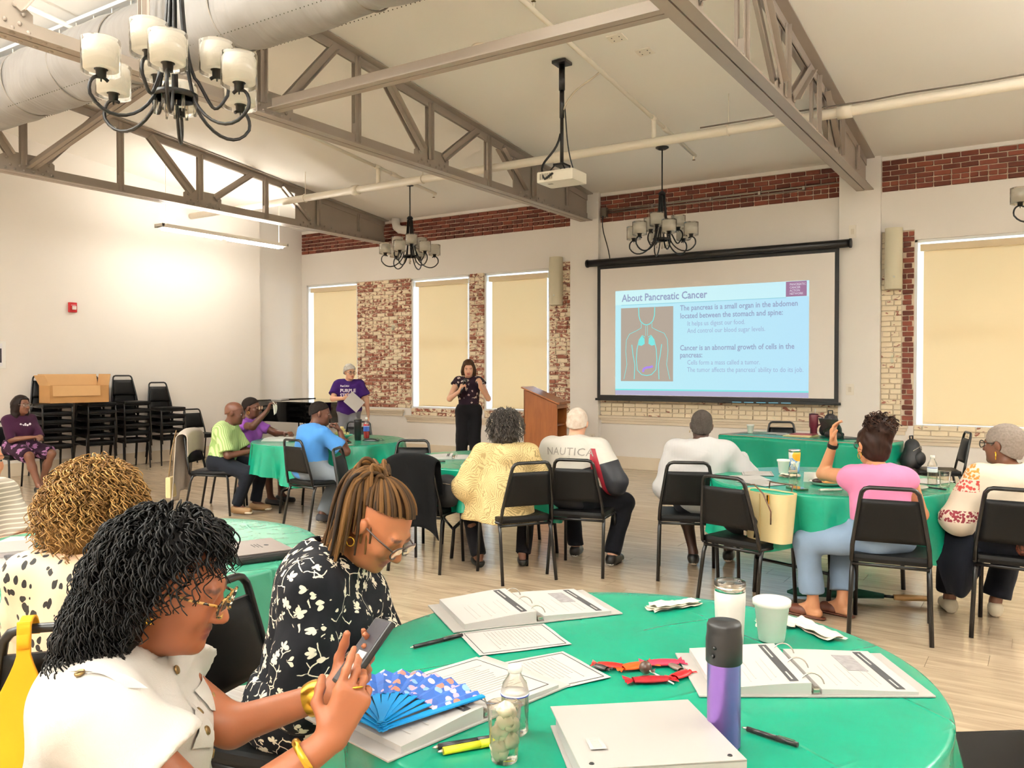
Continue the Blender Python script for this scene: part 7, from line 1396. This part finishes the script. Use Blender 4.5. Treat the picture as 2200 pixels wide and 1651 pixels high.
napkin(-1.53, 5.95, 10, 'crumpled napkin beside the foam cup and tumbler', 0.14, 0.10, folds=3, seed=9); sheet(-1.60, 5.52, 60, 'white sheet near the tote bag', z=ZT); sheet(-1.74, 5.72, 35, 'white sheet before the white shirt', kind=None, z=ZT+0.001); sheet(-1.78, 6.02, 20, 'white sheet behind the foam cup', kind='letter', z=ZT+0.0005)
t = thing('smartphone', 'green phone lying at the table edge', 'phone', (-1.335, 5.36, ZT), R(40)); MB().box((-0.038, -0.078, 0), (0.038, 0.078, 0.010), 0.004).build('case', mat('phone_green', '#2f5a38', 0.4), t); MB().box((-0.034, -0.073, 0.010), (0.034, 0.073, 0.0105)).build('screen', mat('phone_glass', '#3a3a40'), t)
t = thing('food_tray', 'white tray with pastry before the person in pink', 'tray', (-1.22, 5.68, ZT), R(25)); MB().lathe([(0, 0.002), (0.09, 0.002), (0.115, 0.02), (0.118, 0.022), (0.112, 0.018), (0.09, 0.006), (0, 0.006)], 24).build('plate', mat('plate_white', '#efeae2', 0.4), t); MB().sphere((0.02, -0.01, 0.022), 0.05, 12, (1.2, 0.8, 0.35)).build('pastry', mat('pastry', '#c08a48', 0.7, var=0.2, vsc=40), t); MB().sphere((-0.05, 0.03, 0.02), 0.032, 10, (1.3, 0.9, 0.5)).build('chocolate', mat('chocolate', '#2d1c16', 0.5), t); MB().cbox((-0.03, 0.10, 0.035), (0.20, 0.006, 0.07), 0.002, M=Matrix.Rotation(0.3, 4, 'X')).build('raised_lid', mat('plate_white', '#efeae2'), t)
pen((-1.20, 5.33), (-1.08, 5.42), 'white plastic cutlery wrap at the table edge', mat('cutlery_white', '#ece6da', 0.5), 0.008, clip=False, nm='cutlery_wrap')
t = thing('food_plate', 'foil plate with yellow snack bag beside the pen', 'plate', (-0.76, 5.76, ZT)); MB().lathe([(0, 0.002), (0.09, 0.002), (0.125, 0.016), (0.12, 0.018), (0.09, 0.006), (0, 0.006)], 28).build('plate', mat('foil_plate', '#d9d4c8', 0.3, 0.3), t); MB().grid(lambda u, q: ((u-.5)*0.15, (q-.5)*0.11, 0.012+0.035*math.sin(PI*u)*math.sin(PI*q)+0.006*math.sin(9*u+5*q)), 14, 10).build('snack_bag', mat('snack_yellow', '#e6cf6a', 0.35, var=0.15, vsc=30), t); MB().sphere((0.03, 0.04, 0.05), 0.025, 8, (1.3, 1, 0.8)).build('lemon_piece', mat('lemon', '#ecd23c', 0.5), t)
pen((-0.66, 5.86), (-0.54, 5.80), 'black pen right of the foil plate', M_PENB); t = thing('plastic_cup', 'clear plastic cup beside the last water bottle', 'cup', (-0.565, 5.97, ZT)); MB().lathe([(0.026, 0), (0.028, 0.003), (0.037, 0.10), (0.038, 0.102)], 24).build('cup', M_CLEAR, t); sheet(-0.68, 6.20, -20, 'white sheet under the last water bottle', kind=None)
# ---- long table
foam_cup(-3.02, 9.93, 'small white cup at the end of the long table', 1.0); sheet(-2.76, 10.0, -10, 'white sheets on the long table', kind='letter'); sheet(-2.60, 9.93, 15, 'white sheet before the empty chair', kind=None)
t = thing('insulated_mug', 'maroon insulated mug with straw', 'mug', (-2.30, 9.98, ZT)); MB().lathe([(0.036, 0), (0.038, 0.004), (0.039, 0.08), (0.050, 0.10), (0.052, 0.235), (0.050, 0.24)], 28).build('body', mat('maroon_powder', '#5a1826', 0.4), t); MB().lathe([(0.051, 0.236), (0.052, 0.25), (0, 0.255)], 28).build('lid', mat('maroon_lid', '#43121c', 0.35), t); MB().tube([(0.01, 0, 0.25), (0.02, 0, 0.31)], 0.005, 8).build('straw', M_SASH, t); MB().tube([(0.05, 0, 0.22), (0.095, 0, 0.21), (0.095, 0, 0.13), (0.05, 0, 0.12)], 0.010, 8).build('handle', mat('maroon_powder', '#5a1826'), t)
t = thing('file_folder', 'cream and maroon folders stacked on the long table', 'folder', (-2.38, 9.72, ZT), R(-12))
for k, cc in enumerate(('#d9c98e', '#e8dcb4', '#8a3a3c')): MB().cbox((0.01*k, 0.015*k, 0.005+0.010*k), (0.32-0.03*k, 0.24-0.01*k, 0.009), 0.002, rz=0.08*k).build('folder', mat('folder_%d' % k, cc, 0.6), t)
def backpack(loc, rz, label, s_=1.0, m='#18181b'):
    mm = mat('bag_'+m[1:], m, 0.6, bump=0.2, bsc=200); t = thing('backpack', label, 'bag', loc, rz); pr = Prims(); pr.cone((0, 0, 0.10*s_), (0, 0, 0.24*s_), 0.11*s_, 0.085*s_, 0.05); pr.cone((-0.06*s_, 0, 0.08*s_), (0.06*s_, 0, 0.08*s_), 0.09*s_, 0.09*s_, 0.05)
    link('sack', skin_mesh('sack', pr, mm, 0.012, wr=0.004, cut=lambda X, Y, Z: 0.003-Z+0*X+0*Y), t); p2 = Prims(); p2.ell((0, -0.09*s_, 0.11*s_), (0.09*s_, 0.05*s_, 0.08*s_)); link('front_pocket', skin_mesh('pocket', p2, mm, 0.010), t)
    MB().tube([(-0.03*s_, 0.01, 0.31*s_), (-0.03*s_, 0.01, 0.36*s_), (0.03*s_, 0.01, 0.36*s_), (0.03*s_, 0.01, 0.31*s_)], 0.008, 6).build('grab_handle', mm, t); MB().tube([(0.08*s_, 0.08*s_, 0.28*s_), (0.12*s_, 0.13*s_, 0.18*s_), (0.10*s_, 0.09*s_, 0.05*s_)], 0.012, 6).build('shoulder_strap', mm, t); MB().tube([(-0.09*s_, -0.06*s_, 0.20*s_), (0, -0.10*s_, 0.25*s_), (0.09*s_, -0.06*s_, 0.20*s_)], 0.004, 5).build('zip', M_RING, t); return t
backpack((-2.12, 10.0, ZT), 0.3, 'black backpack on the long table', 0.8); backpack((-1.24, 9.79, 0.466), 1.2, 'black backpack on the chair under the window', 0.95)
t = thing('laptop', 'open laptop with dark cover on the long table', 'laptop', (-1.93, 9.72, ZT), R(-40)); MB().box((-0.16, -0.11, 0), (0.16, 0.11, 0.014), 0.004).build('base', mat('laptop_grey', '#3a3a3e', 0.35, 0.3), t); MB().cbox((0, -0.155, 0.115), (0.32, 0.008, 0.22), 0.003, M=Matrix.Rotation(0.38, 4, 'X')).build('screen_lid', mat('laptop_lid', '#24302f', 0.25), t); MB().box((-0.14, -0.05, 0.0142), (0.14, 0.08, 0.0152)).build('keyboard', M_BLACKM, t)
t = thing('zip_case', 'dark checked pouch beside the laptop', 'case', (-1.99, 9.58, ZT), R(-15)); MB().grid(lambda u, q: ((q-.5)*0.20, 0.05*math.cos(2*PI*u)*math.sin(PI*(.08+.84*q))**.4, 0.045+0.042*math.sin(2*PI*u)*math.sin(PI*(.08+.84*q))**.4), 16, 12, closed_u=True).build('pouch', mat('pouch_check', '#2c2626', 0.5, var=0.6, vsc=60), t); MB().tube([(-0.09, 0, 0.088), (0.09, 0, 0.088)], 0.003, 5).build('zip', M_RING, t)

# ================================================================== THINGS ON THE CHAIRS AND FLOOR
# cream tote bag on the empty chair
tb = thing('tote_bag', 'cream leather tote bag on the empty chair', 'bag', (-1.44, 5.13, 0.466), head(0.45, 0.89)); M_TOTE = mat('cream_leather', '#d9c795', 0.5, var=0.05, bump=0.1, bsc=120)
def tote(u, q):
    a = 2*PI*u; w_, d_ = 0.155+0.03*q, 0.065+0.02*q; cs, sn = math.cos(a), math.sin(a); k = (abs(cs)**4+abs(sn)**4)**-0.25; return (w_*cs*k*0.95, d_*sn*k+0.006*math.sin(8*a)*q, 0.30*q)
MB().grid(tote, 36, 12, closed_u=True).add([tote(k/36, 0) for k in range(36)], [tuple(range(36))[::-1]]).build('body', M_TOTE, tb); MB().tube([(-0.10+0, -0.088, 0.26), (-0.11, -0.10, 0.33), (-0.02, -0.11, 0.345), (0.06, -0.12, 0.30), (0.12, -0.12, 0.20), (0.10, -0.10, 0.12)], 0.005, 6).build('strap', mat('strap_brown', '#5a3a26', 0.5), tb)
MB().tube([(-0.09, 0.088, 0.26), (-0.09, 0.10, 0.34), (0.09, 0.10, 0.34), (0.09, 0.088, 0.26)], 0.005, 6).build('strap', mat('strap_brown', '#5a3a26'), tb)
for xx in (-0.10, 0.07): MB().cbox((xx, -0.092, 0.265), (0.014, 0.010, 0.055), 0.003).build('gold_tab', M_GOLD, tb)
MB().box((-0.002, -0.088, 0.02), (0.002, -0.078, 0.29)).build('seam', mat('tote_seam', '#b9a574', 0.6), tb)
# dark bag pressed behind the tote
t = thing('shoulder_bag', 'black shoulder bag behind the cream tote', 'bag', (-1.66, 5.22, 0.466), head(0.25, 0.97)); pr = Prims(); pr.ell((0.03, -0.03, 0.11), (0.15, 0.05, 0.11)); link('sack', skin_mesh('bag', pr, mat('bag_18181b', '#18181b'), 0.010, wr=0.003), t); MB().tube([(0.12, -0.06, 0.17), (0.20, -0.12, 0.12), (0.19, -0.13, 0.02)], 0.006, 6).build('strap', M_BLACKM, t); MB().cbox((0.10, -0.085, 0.03), (0.02, 0.006, 0.03), 0.002).build('buckle', M_RING, t)
# brown handbag on the right chair
t = thing('handbag', 'brown crocodile handbag on the right chair', 'bag', (-0.02, 5.43, 0.466), head(0.02, 1)); pr = Prims(); pr.cone((-0.09, 0, 0.05), (0.10, 0, 0.05), 0.052, 0.052, 0.04); pr.cone((-0.08, 0, 0.085), (0.09, 0, 0.085), 0.036, 0.036, 0.04)
s = NT('crocodile_leather'); v = s.coord(); vo = s.n('TexVoronoi', {'Vector': v, 'Scale': 42}, feature='DISTANCE_TO_EDGE').outputs['Distance']; s.p(col=s.mix(s.step(vo, 0.02, 0.14), hx('#2e1710'), hx('#7a4332')), rough=0.28, spec=0.5); s.bump(vo, 0.4, 0.01); link('body', skin_mesh('handbag', pr, s.m, 0.008, cut=lambda X, Y, Z: 0.002-Z+0*X+0*Y), t)
MB().tube([(-0.10, 0, 0.09), (-0.16, 0.02, 0.16), (-0.18, 0.05, 0.12), (-0.15, 0.03, 0.04)], 0.012, 6).build('handle', s.m, t); MB().cbox((0.03, -0.03, 0.115), (0.03, 0.012, 0.012), 0.003).build('clasp', M_GOLD, t)
# dark cardigan over the right chair's side
def drape_cloth(name, label, cat, m, P, nu=24, nv=24, sub=None):
    o = MB().grid(P, nu, nv).build(name, m); md = o.modifiers.new('thickness', 'SOLIDIFY'); md.thickness = 0.008; tag(o, label, cat); return o
drape_cloth('cardigan', 'navy cardigan hanging off the right chair', 'clothing', cloth('navy_knit', '#10131c', 0.9), lambda u, q: (-0.60+0.30*u+0.10*q*(1-u)-0.03*q*u, 5.46+0.03*math.sin(u*7+q*2)-0.04*math.sin(PI*q)+0.10*(1-q)**3, 0.60-0.10*(1-u)-0.34*q*(0.75+0.25*math.sin(PI*(0.2+0.7*u)))+0.015*math.sin(u*9)))
# black coat and bag on the coat chair
def coat(u, q):
    # over the chair back: front side down, across the top, down the rear
    a = head(-0.25, 0.97); cx_, cy_ = -4.03, 5.03; w_ = (0.20+0.05*abs(q-0.4))*(1+0.03*math.sin(q*20)); lx = (u*2-1)*w_
    if q < 0.3: k = q/0.3; ly, z = -0.235+0.02, 0.62+0.24*k
    elif q < 0.42: k = (q-0.3)/0.12; ly, z = -0.275+0.045*math.cos(PI*k), 0.86+0.03*math.sin(PI*k)
    else: k = (q-0.42)/0.58; ly, z = -0.325-0.035*k*math.sin(u*11+1)*0.6-0.01*k, 0.86-0.52*k-0.03*math.sin(u*7)*k
    z -= 0.05*abs(u*2-1)**3; return (cx_+math.cos(a)*lx-math.sin(a)*ly, cy_+math.sin(a)*lx+math.cos(a)*ly, z)
drape_cloth('coat', 'black coat hung over the middle chair', 'clothing', cloth('black_wool', '#050506', 0.95), coat, 30, 40)
t = thing('shoulder_bag', 'black bag on the coat-covered chair', 'bag', (-3.90, 5.06, 0.466), head(-0.25, 0.97)); pr = Prims(); pr.ell((0.06, -0.08, 0.13), (0.13, 0.07, 0.13)); link('sack', skin_mesh('bag', pr, mat('bag_18181b', '#18181b'), 0.010, wr=0.004, cut=lambda X, Y, Z: 0.002-Z+0*X+0*Y), t); MB().tube([(0.14, -0.10, 0.22), (0.22, -0.13, 0.16), (0.23, -0.12, 0.05), (0.20, -0.10, 0.02)], 0.007, 6).build('strap', M_BLACKM, t); MB().tube([(0.0, -0.14, 0.20), (0.12, -0.15, 0.19)], 0.003, 5).build('zip', M_RING, t)
# grey jacket and cream bag on the green-shirt chair
def jacket(u, q):
    a = head(0.86, 0.50); cx_, cy_ = -7.42, 5.70; w_ = 0.20+0.04*q; lx = (u*2-1)*w_
    if q < 0.25: k = q/0.25; ly, z = -0.225, 0.66+0.20*k
    elif q < 0.38: k = (q-0.25)/0.13; ly, z = -0.275+0.05*math.cos(PI*k), 0.86+0.035*math.sin(PI*k)
    else: k = (q-0.38)/0.62; ly, z = -0.335-0.05*math.sin(u*10)*k*0.6-0.05*k, 0.86-0.62*k-0.10*k*(1 if u > 0.62 else 0)
    return (cx_+math.cos(a)*lx-math.sin(a)*ly, cy_+math.sin(a)*lx+math.cos(a)*ly, z-0.05*abs(u*2-1)**3)
drape_cloth('jacket', 'pale grey jacket hung over a chair back', 'clothing', cloth('grey_linen', '#b9ada2', 0.9), jacket, 30, 40)
t = thing('shoulder_bag', 'cream bag hanging beside the grey jacket', 'bag', (-7.70, 5.40, 0.30), head(0.86, 0.50)); MB().box((-0.05, -0.055, -0.12), (0.11, 0.0, 0.10), 0.02).build('body', mat('cream_leather', '#d9c795'), t); MB().tube([(-0.02, -0.03, 0.09), (-0.01, -0.01, 0.36), (0.03, 0.03, 0.58), (0.06, -0.01, 0.36), (0.08, -0.03, 0.09)], 0.007, 6).build('strap', mat('strap_tan', '#8a6f4c', 0.5), t)
# yellow bag on the near chair back
def ybag(u, q):
    a = head(-0.75, 0.66); cx_, cy_ = -2.30, 1.34; k = q; w_ = 0.015+0.17*max(0, (k-0.14)/0.60)**1.15; lx = -0.085-0.02*max(0, k-0.2)+(u*2-1)*w_; ly = -0.325-0.05*k-0.055*max(0, k-0.3)*math.sin(PI*u); z = 0.885-0.58*k
    return (cx_+math.cos(a)*lx-math.sin(a)*ly, cy_+math.sin(a)*lx+math.cos(a)*ly, z)
yb = thing('tote_bag', 'bright yellow bag hung on the near chair back', 'bag'); M_YEL = cloth('yellow_canvas', '#e8a21c', 0.7, 0.05, 300, 0.2)
o = MB().grid(ybag, 20, 30).build('body', M_YEL, yb); md = o.modifiers.new('thickness', 'SOLIDIFY'); md.thickness = 0.012
a = head(-0.75, 0.66); P = lambda lx, ly, z: (-2.30+math.cos(a)*lx-math.sin(a)*ly, 1.34+math.sin(a)*lx+math.cos(a)*ly, z)
o = MB().grid(lambda u, q: P(-0.085+(u*2-1)*0.014, -0.295+0.045*math.cos(PI*(0.05+0.95*q)), 0.80+0.085*math.sin(PI*(0.12+0.80*q))), 5, 12).build('strap', M_YEL, yb); md = o.modifiers.new('thickness', 'SOLIDIFY'); md.thickness = 0.006
# furled umbrella on the floor
um = thing('furled_umbrella', 'furled green umbrella with wooden handle on the floor', 'umbrella', (-1.46, 5.62, 0.035), head(0.93, 0.36)); MB().tube([(0, 0, 0), (0, 0.06, 0.004), (0, 0.42, 0.014), (0, 0.60, 0.004)], [0.008, 0.030, 0.034, 0.016], 10).build('canopy', cloth('umbrella_green', '#184a3c', 0.6), um); MB().tube([(0, 0.60, 0.004), (0, 0.66, 0.002)], 0.010, 8).build('shaft', M_BLACKM, um); MB().tube([(0, 0.66, 0.0), (0, 0.72, 0.0), (0, 0.78, 0.002), (0, 0.86, 0.002)], [0.018, 0.021, 0.020, 0.017], 10).build('handle', mat('handle_wood', '#c79a62', 0.5), um)
# papers under the seat by the piano, kept small
t = thing('paper_stack', 'white paper stack resting on the piano', 'paper', (-11.55, 10.20, 0.986), R(10))
for k in range(3): MB().cbox((0.003*k, 0, 0.003+0.005*k), (0.28, 0.21, 0.0045), rz=0.06*k).build('document', M_PAPER, t)
